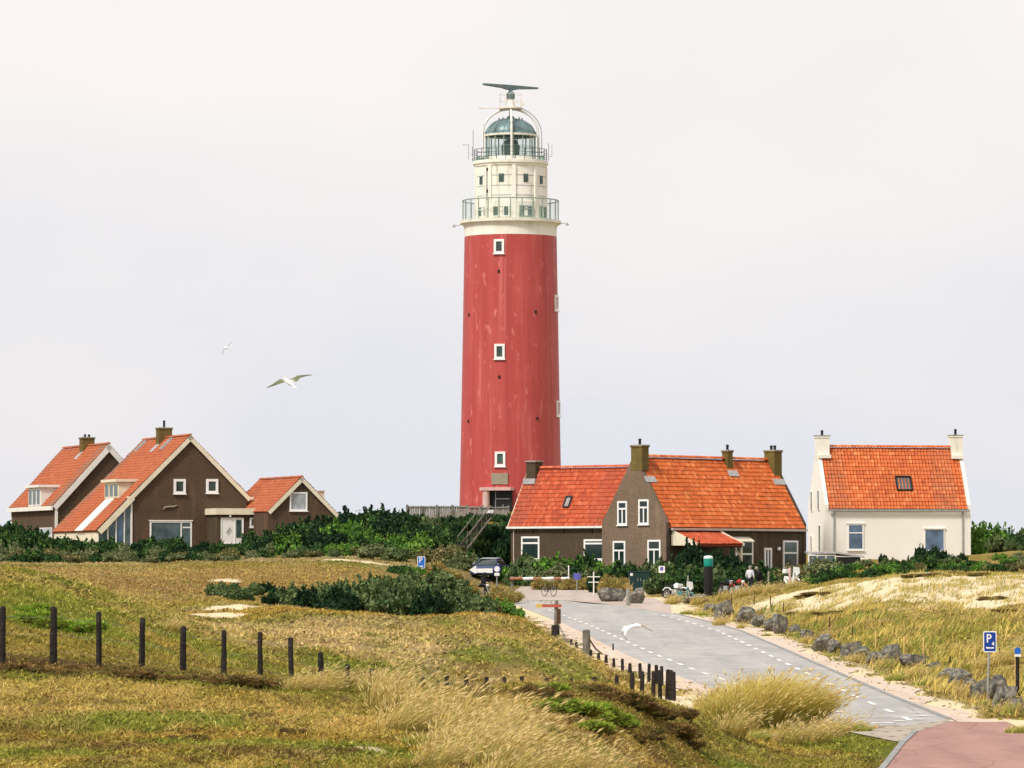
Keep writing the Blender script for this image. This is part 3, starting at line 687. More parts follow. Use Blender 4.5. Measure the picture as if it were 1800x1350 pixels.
# gallery
mb = MB(); mb.lathe([(r2 + .22, lz(394.5)), (r2 + .36, lz(394)), (r2 + .38, lz(389)), (r2 + .1, lz(388.5)), (2.2, lz(388.4))], NS)
gal = mb.build('gallery', M['tower_white'], light, True)
def ring_rail(parent, name, mat, r, z0, z1, n, rails, rp=0.028, rr=0.022):
    mb = MB()
    for k in range(n):
        a = 2 * math.pi * (k + .5) / n
        mb.tube([(r * math.cos(a), r * math.sin(a), z0), (r * math.cos(a), r * math.sin(a), z1)], rp, 6)
    for t in rails:
        z_ = z0 + (z1 - z0) * t
        mb.tube([(r * math.cos(2 * math.pi * k / 64), r * math.sin(2 * math.pi * k / 64), z_) for k in range(64)], rr, 6, closed=True)
    return mb.build(name, M[mat], parent)
rg_ = 84.5 / S_
rail = ring_rail(gal, 'railing', 'rail_green', rg_, lz(390), lz(353.5), 26, (0.02, 1.0), 0.05, 0.05)
g = G('pale_green_mesh'); g.fin(g.mix(g.ramp(g.noise(2.0, 4), [(0.3, (0, 0, 0)), (0.7, (1, 1, 1))]), (0.55, 0.70, 0.60), (0.42, 0.58, 0.48)), 0.3, 0.4)
tr = g.n('ShaderNodeBsdfTransparent').outputs[0]; ms = g.n('ShaderNodeMixShader', {0: 0.86, 1: g.b.outputs[0], 2: tr}); g.t.links.new(ms.outputs[0], g.t.nodes['Material Output'].inputs['Surface'])
M['mesh_glass'] = g.m
mb = MB(); mb.lathe([(rg_ - .06, lz(389)), (rg_ - .06, lz(354.5))], NS); mb.build('wind_screen', M['mesh_glass'], gal, True)
# watch room
rw = 62.0 / S_
mb = MB(); mb.lathe([(rw + .10, lz(389)), (rw + .10, lz(357)), (rw + .03, lz(356)), (rw, lz(350)), (rw, lz(296)), (rw + .1, lz(294))], NS)
for k in range(9):
    a = R(5 + 40 * k - 90); ca, sa = math.cos(a), math.sin(a)
    mb.obox((rw * ca, rw * sa, 0), (-sa, ca, 0), (ca, sa, 0), Z, (-.17, -.05, lz(387)), (.17, .14, lz(295.5)))
watch = mb.build('watch_room', M['tower_white'], light, True)
mb = MB()
for pyy in (313, 331, 348):
    mb.lathe([(rw + .012, lz(pyy)), (rw + .012, lz(pyy) + .07)], NS)
mb.build('panel_seam', M['lead'], watch)
def cyl_window(parent, r, az, z0, w_, h_, **k):
    ux = (math.cos(az), math.sin(az), 0); n = (math.sin(az), -math.cos(az), 0)
    o = Vector(n) * (r) - Vector(ux) * (w_ / 2); o.z = z0
    return window(parent, o, ux, n, w_, h_, **k)
for px_, y0_, y1_, w_ in ((881.5, 310, 324.5, .42), (924, 310, 324.5, .40), (846, 313, 327, .42), (951, 312, 326, .42)):
    az = math.asin(max(-.97, min(.97, (px_ - 897.5) / 62.0)))
    cyl_window(watch, rw - .015, az, lz(y1_), w_, (y1_ - y0_) / S_, fw=.05, pm='win_green', fm='dark_green', sill=False, depth=.06)
for px_, w_, pm_ in ((880.5, 1.5, 'win_green'), (925, 1.25, 'pane_grey'), (848, 1.2, 'win_green'), (955, 1.1, 'win_green')):
    az = math.asin(max(-.97, min(.97, (px_ - 897.5) / 64.5)))
    cyl_window(watch, rw + .07, az, lz(385.5), w_, 20 / S_, fw=.10, pm=pm_, fm='rail_green' if px_ > 900 else 'tower_white', bars=(('v', .36, 0, 1), ('v', .66, 0, 1)) if px_ == 880.5 else (('h', .7),), sill=False, depth=.08)
for py_ in (302.0, 340.0):
    az = math.asin((858 - 897.5) / 63.5)
    mb = MB(); n = Vector((math.sin(az), -math.cos(az), 0)); ux = Vector((math.cos(az), math.sin(az), 0)); mb.obox(n * (rw - .02), ux, n, Z, (-.07, 0, lz(py_ + 3)), (.07, .17, lz(py_ - 3))); mb.build('vent', M['black'], watch)
mb = MB(); az = math.asin((855 - 897.5) / 63.5); n = Vector((math.sin(az), -math.cos(az), 0)); mb.tube([n * (rw + .16) + Z * lz(387), n * (rw + .16) + Z * lz(297)], .09, 8); mb.build('pipe', M['tower_white'], watch, True)
# upper gallery
ru = 66.5 / S_
mb = MB(); mb.lathe([(rw + .1, lz(294)), (ru - .12, lz(292)), (ru, lz(290)), (ru, lz(285)), (ru - .06, lz(284.5)), (1.8, lz(284.4))], NS)
ug = mb.build('upper_gallery', M['tower_white'], light, True)
ring_rail(ug, 'railing', 'dark_green', ru - .12, lz(284.5), lz(264), 24, (0.3, 0.65, 1.0), 0.035, 0.024)
mb = MB(); rgn = random.Random(12)
for k in range(18):
    a = R(rgn.choice([-1, 1]) * rgn.uniform(48, 130) - 90); r_ = ru - rgn.uniform(.35, .6); s_ = rgn.uniform(.1, .28)
    mb.box((r_ * math.cos(a) - s_, r_ * math.sin(a) - s_, lz(284.3)), (r_ * math.cos(a) + s_, r_ * math.sin(a) + s_, lz(284.3) + rgn.uniform(.15, .5)))
mb.build('equipment', M['rail_green'], ug)
for az, h_ in ((-1.35, 2.6), (-1.5, 1.2), (1.42, 1.5)):
    mb = MB(); p = Vector((math.sin(az) * (ru + .05), -math.cos(az) * (ru + .05), lz(284))); mb.tube([p, p + Z * h_], .035, 6); mb.build('antenna', M['steel'], ug)
mb = MB()
p = Vector((-ru - .35, -.3, lz(281))); mb.tube([p + Vector((.35, 0, .2)), p, p + Z * 1.2, p + Vector((-.5, 0, 1.25))], .03, 6)
for k in range(4): mb.tube([p + Vector((-.12 * k, -.25, 1.25)), p + Vector((-.12 * k, .25, 1.25))], .015, 5)
mb.build('antenna', M['steel'], ug); mb = MB()
p = Vector((ru + .3, -.3, lz(276))); mb.tube([p + Vector((-.3, 0, .1)), p, p + Z * 1.0], .03, 6)
mb.build('antenna', M['steel'], ug)
# lantern
rl = 43.5 / S_
mb = MB(); mb.lathe([(rl + .05, lz(284.3)), (rl + .05, lz(277)), (rl - .05, lz(276.6)), (.2, lz(276.5))], 48); lan = mb.build('lantern', M['tower_white'], light, True)
mb = MB()
for k in range(16):
    a = 2 * math.pi * (k + .3) / 16; mb.tube([(rl * math.cos(a), rl * math.sin(a), lz(277)), (rl * math.cos(a), rl * math.sin(a), lz(240))], .06, 6)
for t in (.5,):
    mb.tube([(rl * math.cos(2 * math.pi * k / 48), rl * math.sin(2 * math.pi * k / 48), lz(277) + (lz(240) - lz(277)) * t) for k in range(48)], .02, 5, closed=True)
mb.build('glazing_bars', M['rail_green'], lan, True)
g = G('lantern_glass'); g.fin((0.30, 0.46, 0.44), 0.05, 0.5); g.b.inputs['Base Color'].default_value = (0.34, 0.5, 0.48, 1)
nz_ = g.noise(0.8, 3); g.put(g.b.inputs['Base Color'], g.ramp(nz_, [(0.3, (0.28, 0.42, 0.40)), (0.7, (0.42, 0.56, 0.54))]))
tr = g.n('ShaderNodeBsdfTransparent', {'Color': (0.93, 0.98, 0.97)}).outputs[0]; ms = g.n('ShaderNodeMixShader', {0: 0.90, 1: g.b.outputs[0], 2: tr}); g.t.links.new(ms.outputs[0], g.t.nodes['Material Output'].inputs['Surface'])
M['lantern_glass'] = g.m
mb = MB(); mb.lathe([(rl - .05, lz(277)), (rl - .05, lz(240))], 48); mb.build('glazing', M['lantern_glass'], lan, True)
mb = MB(); mb.lathe([(.05, lz(284)), (.66, lz(277)), (.68, lz(264)), (.74, lz(260)), (.74, lz(257)), (.62, lz(250)), (.36, lz(246)), (.1, lz(244))], 24)
for k in range(8):
    a = 2 * math.pi * k / 8; mb.tube([(.68 * math.cos(a), .68 * math.sin(a), lz(277)), (.75 * math.cos(a), .75 * math.sin(a), lz(257)), (.3 * math.cos(a), .3 * math.sin(a), lz(242))], .04, 5)
mb.build('lens', M['dark_green'], lan, True)
mb = MB(); mb.lathe([(rl - .1, lz(240.6)), (rl + .13, lz(240.4)), (rl + .15, lz(237.2)), (rl + .02, lz(236.8))], 48); mb.build('eave_ring', M['tower_white'], lan, True)
mb = MB(); dp = []
for i in range(14):
    a = (i / 13) * math.pi / 2 * .93; dp.append(((rl + .02) * math.cos(a) ** .92, lz(237) + (lz(209) - lz(237)) * math.sin(a)))
mb.lathe([(rl - .1, lz(237.5))] + dp + [(.32, lz(208.6)), (.34, lz(206)), (.18, lz(204)), (0.0, lz(203.5))], 48)
for k in range(16):
    a = 2 * math.pi * (k + .3) / 16
    mb.tube([(r_ * 1.005 * math.cos(a), r_ * 1.005 * math.sin(a), z_ + .01) for r_, z_ in dp], .035, 5)
for k in range(8):
    a = 2 * math.pi * (k + .1) / 8; r_, z_ = dp[10]; mb.box((r_ * math.cos(a) - .06, r_ * math.sin(a) - .06, z_), (r_ * math.cos(a) + .06, r_ * math.sin(a) + .06, z_ + .2))
    r_, z_ = dp[0]; mb.box((r_ * math.cos(a) - .09, r_ * math.sin(a) - .09, z_), (r_ * math.cos(a) + .09, r_ * math.sin(a) + .09, z_ + .25))
mb.build('dome', M['verdigris'], lan, True)
# arched cage carrying the radar
ra = 49.0 / S_
mb = MB()
for az in (R(2), R(92)):
    pts = []
    for k in range(33):
        a = math.pi * k / 32
        zc = lz(238); pts.append((ra * math.cos(a) * math.cos(az), ra * math.cos(a) * math.sin(az), zc + (lz(192) - zc) * math.sin(a) ** .9))
    pts = [(pts[0][0], pts[0][1], lz(284))] + pts + [(pts[-1][0], pts[-1][1], lz(284))]
    mb.tube(pts, .095, 8)
cage = mb.build('cage', M['white'], light, True)
mb = MB(); pts = []
for k in range(17):
    a = math.pi / 2 * k / 16; pts.append(((ra + .28) * math.cos(a), -.15, lz(238) + (lz(188) - lz(238)) * math.sin(a)))
pts = [((ra + .28), -.15, lz(283))] + pts; mb.tube(pts, .04, 6); mb.build('cable', M['zinc'], cage, True)
mb = MB(); mb.lathe([(.1, lz(193)), (1.0, lz(192)), (1.0, lz(189.5)), (.1, lz(189.3))], 24)
for k in range(8):
    a = 2 * math.pi * (k + .5) / 8; mb.tube([(.95 * math.cos(a), .95 * math.sin(a), lz(189)), (.95 * math.cos(a), .95 * math.sin(a), lz(166))], .018, 5)
for z_ in (lz(166), lz(178)): mb.tube([(.95 * math.cos(2 * math.pi * k / 24), .95 * math.sin(2 * math.pi * k / 24), z_) for k in range(24)], .015, 5, closed=True)
mb.tube([(-.9, 0, lz(190)), (-2.35, -.2, lz(191))], .03, 5); mb.obox((-2.35, -.2, lz(191)), (1, 0, 0), (0, 1, 0), Z, (-.3, -.06, -.05), (.05, .06, .06))
mb.tube([(-.35, -.3, lz(189)), (-.42, -.3, lz(184)), (-.38, -.3, lz(175)), (-.28, -.3, lz(173))], .03, 5)
mb.obox((.95, -.4, lz(184)), (1, 0, 0), (0, 1, 0), Z, (-.12, -.08, -.08), (.22, .08, .08))
mb.build('platform', M['cream'], cage)
radar = MB(); radar.lathe([(.42, lz(189.4)), (.30, lz(180)), (.27, lz(174))], 20); rad_ = radar.build('radar', M['white'], light, True)
mb = MB(); mb.lathe([(.10, lz(174.2)), (.34, lz(174)), (.37, lz(171)), (.34, lz(164)), (.2, lz(161.5)), (.12, lz(158))], 20); mb.build('gearbox', M['radar'], rad_, True)
an = math.atan2(3.3, 4.5); ux = Vector((math.cos(an), math.sin(an), 0)); uy = Vector((-math.sin(an), math.cos(an), 0)); cx = Vector((0.0, 0, 0)); hb = 2.83
zt, zm = lz(150.6), lz(159.5)
mb = MB(); prof = [(-hb, zt - .12), (-.9, zt - .26), (-.3, zm + .05), (.3, zm + .05), (.9, zt - .26), (hb, zt - .12), (hb, zt + .03), (0, zt + .06), (-hb, zt + .03)]
mb.prism([cx + ux * a_ - uy * .14 + Z * z_ for a_, z_ in prof], uy * .28); mb.build('scanner', M['radar'], rad_, bevel=.03)
# windows of the shaft
for px_, y0_, y1_ in ((877.5, 426, 451), (878.5, 608.5, 635), (879.5, 796, 822)):
    zc = lz((y0_ + y1_) / 2); r_ = rad(zc); az = math.asin((px_ - 897.5) / (r_ * S_)) * 1.0
    cyl_window(light, r_ - .02, az, lz(y1_), .88, (y1_ - y0_) / S_, fw=.19, pm='win_green', depth=.12, sill=True)
for py_, in ((534,), (719,)):
    zc = lz(py_); r_ = rad(zc); cyl_window(light, r_ - .04, R(74), lz(py_ + 14), .88, 28 / S_, fw=.18, pm='win_green', depth=.14)
for px_, py_ in ((825, 556), (941, 552), (824, 742), (944, 738), (877, 482), (878, 666)):
    z_ = lz(py_); r_ = rad(z_); az = math.asin((px_ - 897.5) / (r_ * S_)); n = Vector((math.sin(az), -math.cos(az), 0)); ux = Vector((math.cos(az), math.sin(az), 0))
    mb = MB(); mb.obox(n * (r_ - .06) + Z * z_, ux, n, Z, (-.09, 0, -.12), (.09, .12, .12)); mb.build('vent', M['dark_wood'], light)
for az_, dz_ in ((R(-80), 0), (R(80), 0.15)):
    n = Vector((math.sin(az_), -math.cos(az_), 0)); mb = MB(); p = n * (r2 + .3) + Z * (lz(396.5) + dz_); q = n * (r2 + .95) + Z * (lz(398) + dz_)
    mb.tube([p, q], .03, 6); mb.lathe([(.03, .12), (.08, .0), (.17, -.1), (.0, -.14)], 10, tuple(q)); mb.build('lamp', M['zinc'], light)
# entrance
rb = rad(lz(870))
az = math.asin((872 - 897.5) / (rb * S_)); n = Vector((math.sin(az), -math.cos(az), 0)); ux = Vector((math.cos(az), math.sin(az), 0))
P0 = n * (rb - .3)
mb = MB(); mb.obox(P0, ux, n, Z, (-1.18, 0, lz(864)), (1.5, 1.1, lz(858.5))); ent = mb.build('canopy', M['pink_concrete'], light, bevel=.02)
mb = MB(); mb.obox(P0, ux, n, Z, (-.5, .18, -.3), (1.4, .34, lz(865))); mb.build('doorway', M['black'], light)
mb = MB(); mb.obox(P0, ux, n, Z, (-.02, .36, -.2), (.03, .4, lz(866))); mb.obox(P0, ux, n, Z, (.03, .36, lz(879)), (1.2, .4, lz(877.5))); mb.build('door_bars', M['steel'], light)
mb = MB(); c_ = P0 + ux * (-.72) + n * .72; mb.lathe([(.3, -.6), (.3, lz(864.2))], 20, (c_.x, c_.y, 0)); mb.build('column', M['pink_concrete'], light, True)
az = math.asin((879 - 897.5) / (rb * S_)); n = Vector((math.sin(az), -math.cos(az), 0)); ux = Vector((math.cos(az), math.sin(az), 0))
mb = MB(); mb.obox(n * (rad(lz(843)) - .06), ux, n, Z, (-.72, 0, lz(853)), (.68, .16, lz(833.5))); mb.build('plaque', M['plaque'], light, bevel=.02)
# timber fence round the foot of the tower and the stair up to it
fen = empty('timber_fence', 'weathered grey timber fence round the foot of the red tower', 'fence', (pxx(800, 371), 371, zat(905, 371)))
rg = random.Random(4)
def wbox(parent, name, mat, pts_): 
    mb = MB()
    for p_ in pts_: mb.box(*p_)
    o = mb.build(name, mat, parent); return o
FX = lambda px_: pxx(px_, 371) - fen.location.x
bl_ = []; x = FX(714)
while x < FX(893):
    wd = rg.uniform(.14, .2); t_ = zat(890 + rg.uniform(-1.2, 1.6) + (4 if 855 < 800 + x * 21.56 < 880 else 0), 371) - fen.location.z
    yy = rg.uniform(-.02, .02) - (.25 if 820 < 800 + x * 21.56 else 0)
    bl_.append(((x, yy, -1.2), (x + wd, yy + .03, t_))); x += wd + rg.uniform(.005, .03)
wbox(fen, 'boards', M['grey_wood'], bl_)
for px_ in (716, 742, 768, 795, 822, 848, 884):
    wbox(fen, 'post', M['old_wood'], [((FX(px_) - .08, -.18, -1.5), (FX(px_) + .08, -.03, zat(889, 371) - fen.location.z + rg.uniform(-.05, .12)))])
wbox(fen, 'rail', M['grey_wood'], [((FX(713), -.09, zat(891.5, 371) - fen.location.z), (FX(820), -.045, zat(889.5, 371) - fen.location.z)), ((FX(822), -.34, zat(893, 371) - fen.location.z), (FX(892), -.29, zat(891, 371) - fen.location.z))])
nb = MB(); nb.box((FX(855), -.42, zat(902, 371) - fen.location.z), (FX(867), -.36, zat(896.5, 371) - fen.location.z)); nb.build('notice', M['sign_white'], fen)
sr = empty('timber_stair', 'steep timber stair with two handrails climbing through the shrubs to the tower', 'stairs', tuple(W(805, 962, 336)))
A_ = Vector((0, 0, 0)); B_ = W(847, 908, 337.5) - sr.location
d_ = (B_ - A_); dn = d_.normalized(); sd = Vector((.80, -.60, 0))
mb = MB()
for t in range(22):
    p = A_ + d_ * (t / 21); mb.obox(p, sd, Vector((-sd.y, sd.x, 0)), Z, (0, -.05, -.02), (.85, .22, .03))
mb.build('treads', M['dark_wood'], sr)
for s_ in (0, .85):
    mb = MB(); q = A_ + sd * s_; mb.tube([q + Z * .8, q + d_ + Z * .8], .045, 6)
    for t in range(6): mb.tube([q + d_ * (t / 5) - Z * .5, q + d_ * (t / 5) + Z * .8], .022, 6)
    mb.tube([q - Z * .1, q + d_ - Z * .1], .08, 6)
    mb.build('handrail', M['old_wood'], sr)
# ------------------------------------------------------------------ brick house with wing (dark brick, orange roof)
PH = R(42)
P1 = W(1171, 1010, 325.0)
dw = Vector((-math.cos(PH), math.sin(PH), 0)); dl = Vector((math.sin(PH), math.cos(PH), 0))
w_ = solve_len(P1, dw, 1058); L_ = solve_len(P1, dl, 1417)
P0 = P1 + dw * w_; Lw = solve_len(P0, dw, 889)
zb = 3.2
hd = empty('brick_house', 'long dark brick house with orange tiled roof, gable front and lower wing beside the lighthouse', 'house', (P0.x, P0.y, zb), -PH)
he = zat(921, P1.y) - zb
Pm = P1 + dw * (w_ / 2); hr = zat(803, Pm.y) - zb
tanm = (hr - he) / (w_ / 2)
gable_walls(hd, 'brick_grey', w_, .35, he + .12, hr + .14, 0.0)
gable_walls(hd, 'brick_dark', w_ - .1, L_ - .72, he - .1, hr - .18, .36, x0=.05)
gable_walls(hd, 'brick_dark', w_, .35, he + .12, hr + .14, L_ - .35)
sl_ = math.hypot(w_ / 2, hr - he); ov = .28
us = Vector((-w_ / 2, 0, hr - he)).normalized()
tile_slope('roof', hd, 'tile_orange', Vector((w_, .36, he)) - us * ov, (0, 1, 0), L_ - .72, us, sl_ + ov, tw=.30, rh=.36, amp=.03)
us2 = Vector((w_ / 2, 0, hr - he)).normalized()
tile_slope('roof', hd, 'tile_red', Vector((0, .36, he)) - us2 * ov, (0, 1, 0), L_ - .72, us2, sl_ + ov)
ridge_caps(hd, 'tile_orange', (w_ / 2, .36, hr + .06), (w_ / 2, L_ - .36, hr + .06), .17)
mb = MB(); mb.box((w_ + .16, .36, he - .44), (w_ + .30, L_ - .2, he - .28)); mb.build('gutter', M['gutter'], hd)
mb = MB(); mb.box((w_ - .02, .3, he - .52), (w_ + .14, L_ - .3, he - .36)); mb.build('soffit', M['black'], hd)
FG = ((0, 0, 0), (1, 0, 0), (0, -1, 0))                         # gable plane
tb = (('h', .68), ('v', .5, 0, .68))
for q in ((1086, 881, 1103, 923), (1123, 878, 1141, 922)): window_px(hd, *FG, *q, bars=tb, fw=.13, lintel=False)
for q in ((1078, 951, 1100, 1003), (1139, 949, 1162, 1002)): window_px(hd, *FG, *q, bars=tb, fw=.13)
FL = ((w_, 0, 0), (0, 1, 0), (1, 0, 0))                         # long wall
w1 = window_px(hd, *FL, 1292, 950, 1323, 1003, bars=(('h', .55),), fw=.13)
window_px(hd, *FL, 1343, 963, 1356, 1002, fw=.16, bars=(('v', .5, 0, 1),), pm='pane_grey', name='door')
window_px(hd, *FL, 1376, 950, 1402, 1000, bars=(('h', .56),), fw=.14, pm='pane_grey')
a = hit(hd, 1294, 952, (w_ + .4, 0, 0), (1, 0, 0)); b = hit(hd, 1324, 952, (w_ + .4, 0, 0), (1, 0, 0))
mb = MB(); mb.prism([(w_ + .05, a.y, a.z + .35), (w_ + .55, a.y, a.z + .05), (w_ + .55, a.y, a.z - .02), (w_ + .05, a.y, a.z - .02)], (0, b.y - a.y, 0)); mb.build('awning', M['cream'], hd)
a = hit(hd, 1367, 965, FL[0], FL[2]); mb = MB(); mb.lathe([(0, -.12), (.12, -.1), (.16, 0), (.12, .12), (0, .16)], 12, (a.x + .12, a.y, a.z)); mb.build('wall_lamp', M['sign_white'], hd, True)
# porch with its own small tiled roof
pd = 2.1
A = hit(hd, 1178, 932, FL[0], FL[2]); B = hit(hd, 1263, 932, FL[0], FL[2])
zt = A.z - .15; zf = hit(hd, 1207, 956, (w_ + pd, 0, 0), (1, 0, 0)).z
usp = Vector((-pd, 0, zt - zf)); 
po = tile_slope('porch_roof', hd, 'tile_red', (w_ + pd + .15, A.y + .25, zf), (0, 1, 0), B.y - A.y - .2, usp, usp.length + .1, tw=.27, rh=.32)
for yy in (A.y + .12, B.y + .0): mb = MB(); mb.prism([(w_ + .02, yy, zf - .1), (w_ + pd + .25, yy, zf - .12), (w_ + pd + .25, yy, zf + .06), (w_ + .02, yy, zt + .2)], (0, .1, 0)); mb.build('porch_gable', M['cream'], po)
for yy in (A.y + .2, B.y - .05):
    mb = MB(); mb.box((w_ + pd - .1, yy, -.8), (w_ + pd + .06, yy + .14, zf - .1)); mb.tube([(w_ + pd, yy + .07, zf - 1.0), (w_ + pd - .7, yy + .07, zf - .15)], .06, 6)
    mb.build('porch_post', M['cream'], po)
mb = MB(); mb.box((w_ + pd - .06, A.y + .2, zf - .26), (w_ + pd + .06, B.y, zf - .1)); mb.build('porch_beam', M['dark_wood'], po)
mb = MB(); mb.box((w_ + .004, A.y + 1.0, -.5), (w_ + .06, A.y + 2.1, zf - .5)); mb.build('porch_door', M['black'], po); mb = MB(); mb.box((w_ + .004, A.y + 2.8, .5), (w_ + .06, A.y + 4.3, zf - .4)); mb.build('porch_window', M['black'], po)
# chimneys
ca = hit(hd, 1101, 800, (0, 0, 0), (0, 1, 0)); cb = hit(hd, 1133, 783, (0, 0, 0), (0, 1, 0))
chimney(hd, ca.x + .45, cb.x - .22, -.01, .72, hr - 1.0, cb.z, pots=1, ph=.35)
cc = hit(hd, 1276, 790, (w_ / 2, 0, 0), (1, 0, 0)); chimney(hd, w_ / 2 - .1, w_ / 2 + .45, cc.y - .32, cc.y + .24, hr - .9, hr + .62, pots=1, ph=.3)
chimney(hd, w_ / 2 - .2, w_ / 2 + .78, L_ - .92, L_ - .05, hr - 1.6, hr + .72, pots=2, ph=.25)
for (x0, x1, y0, y1, zz) in ((w_ / 2 + .62, w_ / 2 + .72, cc.y - .6, cc.y + .5, hr - 1.05), (w_ / 2 + .97, w_ / 2 + 1.07, L_ - 1.4, L_ - .05, hr - 1.62), (cb.x - .04, cb.x + .3, .0, 1.15, hr - 1.25)):
    mb = MB(); mb.obox((x0, y0, he + (w_ - x0) * tanm), us, (0, 1, 0), us.cross(Vector((0, 1, 0))) * -1, (-.35, 0, .05), (.15, y1 - y0, .10)); mb.build('flashing', M['lead'], hd)
mb = MB(); mb.tube([(w_ + .2, .2, he - .3), (w_ + .1, .12, he - .5), (w_ + .1, .12, -1)], .045, 6); mb.build('downpipe', M['black'], hd)
# wing
y0 = .55; Yw = P0.y + .55
Mw = P0 + dw * (Lw * .5)
hw = zat(918.5, Mw.y) - zb
wd = 4.3
zr = zat(822, Mw.y + 1.6) - zb
wing = MB(); wing.prism([(-Lw, y0, -1.5), (-Lw, y0, hw), (-Lw, y0 + wd / 2, zr - .12), (-Lw, y0 + wd, hw), (-Lw, y0 + wd, -1.5)], (Lw + .3, 0, 0))
wing.build('wing_wall', M['brick_dark'], hd)
usw = Vector((0, wd / 2, zr - hw)).normalized(); slw = math.hypot(wd / 2, zr - hw)
def worn_w(u, s): return 1.0 if u < 1.6 and (s % 1.02) > .86 else (.55 if u < 1.6 else (.35 if u > Lw - 2.0 else 0))
tile_slope('wing_roof', hd, 'tile_red', Vector((-Lw - .12, y0, hw)) - usw * .32, (1, 0, 0), Lw + 1.3, usw, slw + .32, tw=.24, rh=.34, worn=worn_w)
usb = Vector((0, -wd / 2, zr - hw)).normalized()
tile_slope('wing_roof', hd, 'tile_red', Vector((-Lw - .12, y0 + wd, hw)) - usb * .32, (1, 0, 0), Lw + 1.0, usb, slw + .32, tw=.24, rh=.34)
ridge_caps(hd, 'tile_red', (-Lw - .1, y0 + wd / 2, zr + .05), (1.0, y0 + wd / 2, zr + .05), .15)
mb = MB(); mb.box((-Lw - .15, y0 - .36, hw - .42), (-.02, y0 - .22, hw - .27)); mb.build('gutter', M['white'], hd)
mb = MB(); nW = usw.cross(Vector((1, 0, 0))); nW = nW if nW.z > 0 else -nW
mb.obox(Vector((-Lw - .16, y0, hw)) - usw * .32, usw, (1, 0, 0), nW, (0, 0, -.16), (slw + .3, .06, .07)); mb.build('verge', M['cream'], hd)
FW_ = ((0, y0, 0), (1, 0, 0), (0, -1, 0))
window_px(hd, *FW_, 917, 943, 949, 985, bars=(('h', .72),), fw=.14)
window_px(hd, *FW_, 1027, 948, 1062, 985, bars=(('h', .80),), fw=.14)
pipe(hd, -Lw + .35, y0 - .06, -1, hw - .4, 'gutter', .05)
for px_ in (937.5, 991, 1041):
    mb = MB(); a = hit(hd, px_, 938, FW_[0], FW_[2]); mb.box((a.x - .03, y0 - .04, a.z), (a.x + .03, y0 - .005, a.z + .55)); mb.build('wall_anchor', M['black'], hd)
chimney(hd, -Lw + .1, -Lw + 1.0, y0 + wd / 2 - .55, y0 + wd / 2 + .25, zr - 1.0, zr + .5, mat='brick_dark', pots=0)
mb = MB(); mb.box((-Lw - .05, y0 + wd / 2 - .75, zr - 1.15), (-Lw + 1.1, y0 + wd / 2 - .56, zr - .75)); mb.build('flashing', M['lead'], hd)
def skylight(root, o, us, uxv, nn, q, pane='pane_blue', fm='black'):
    a = hit(root, q[0], q[3], o, nn); b = hit(root, q[2], q[1], o, nn)
    r0 = (a - b); us = Vector(us); uxv = Vector(uxv)
    du = (b - a).dot(uxv); dv = (b - a).dot(us)
    o2 = a if du > 0 else a + uxv * du
    return window(root, o2 + Vector(nn) * .03, uxv, nn, abs(du), abs(dv), up=us, fw=.08, fm=fm, pm=pane, sill=False, depth=.14, name='skylight')
skylight(hd, (0, y0, hw), usw, (1, 0, 0), nW, (990, 873, 1008, 893), 'pane_pale', 'pane')
# ------------------------------------------------------------------ white house
AL = R(11)
Pw = W(1450, 980, 343.0)
ex = Vector((math.cos(AL), math.sin(AL), 0)); ey = Vector((-math.sin(AL), math.cos(AL), 0))
Lh = solve_len(Pw, ex, 1706); wh = solve_len(Pw, ey, 1420.5)
zb = 4.3
hw_ = empty('white_house', 'white rendered house with orange tiled roof and two white chimneys behind the sand dune', 'house', (Pw.x, Pw.y, zb), AL)
he = zat(889, Pw.y + 1) - zb; hr = zat(786, Pw.y + wh / 2) - zb
def wall_along_x(root, mat, x0, x1, w, he, hr, name='wall'):
    mb = MB(); mb.prism([(x0, 0, -1.5), (x0, 0, he), (x0, w / 2, hr), (x0, w, he), (x0, w, -1.5)], (x1 - x0, 0, 0)); return mb.build(name, M[mat], root)
g = G('white_render'); o = g.obj()
c = g.ramp(g.noise(0.5, 5), [(0.3, (0.83, 0.79, 0.72)), (0.7, (0.88, 0.85, 0.79))])
c = g.mix(g.ramp(g.noise(1.0, 4, g.scale(o, (2, 2, .25))), [(0.6, (0, 0, 0)), (0.8, (0.25, 0.25, 0.25))]), c, (0.66, 0.62, 0.52)); g.bump(g.noise(18, 3), .1, .01)
M['render'] = g.fin(c, 0.85, 0.15)
wall_along_x(hw_, 'render', 0, .3, wh, he + .1, hr + .16)
wall_along_x(hw_, 'render', .31, Lh - .31, wh - .0, he - .06, hr - .22)
wall_along_x(hw_, 'render', Lh - .3, Lh, wh, he + .1, hr + .16)
us = Vector((0, wh / 2, hr - he)).normalized(); slh = math.hypot(wh / 2, hr - he)
def worn_h(u, s):
    z_ = min(abs(u - .95) - .72, abs(u - (Lh - 2.2)) - .85)
    if z_ > 0: return 0.0
    return .75 if (s % .95) < .12 or (u % .55) < .1 else .28
tile_slope('roof', hw_, 'tile_orange', Vector((.31, 0, he)) - us * .28, (1, 0, 0), Lh - .62, us, slh + .28, tw=.25, rh=.335, worn=worn_h)
ub = Vector((0, -wh / 2, hr - he)).normalized()
tile_slope('roof', hw_, 'tile_orange', Vector((.31, wh, he)) - ub * .28, (1, 0, 0), Lh - .62, ub, slh + .28, tw=.25, rh=.335)
ridge_caps(hw_, 'tile_orange', (.31, wh / 2, hr + .05), (Lh - .31, wh / 2, hr + .05), .16)
mb = MB(); mb.box((.2, -.32, he - .42), (Lh - .15, -.18, he - .27)); mb.build('gutter', M['zinc'], hw_)
nH = us.cross(Vector((1, 0, 0))); nH = nH if nH.z > 0 else -nH
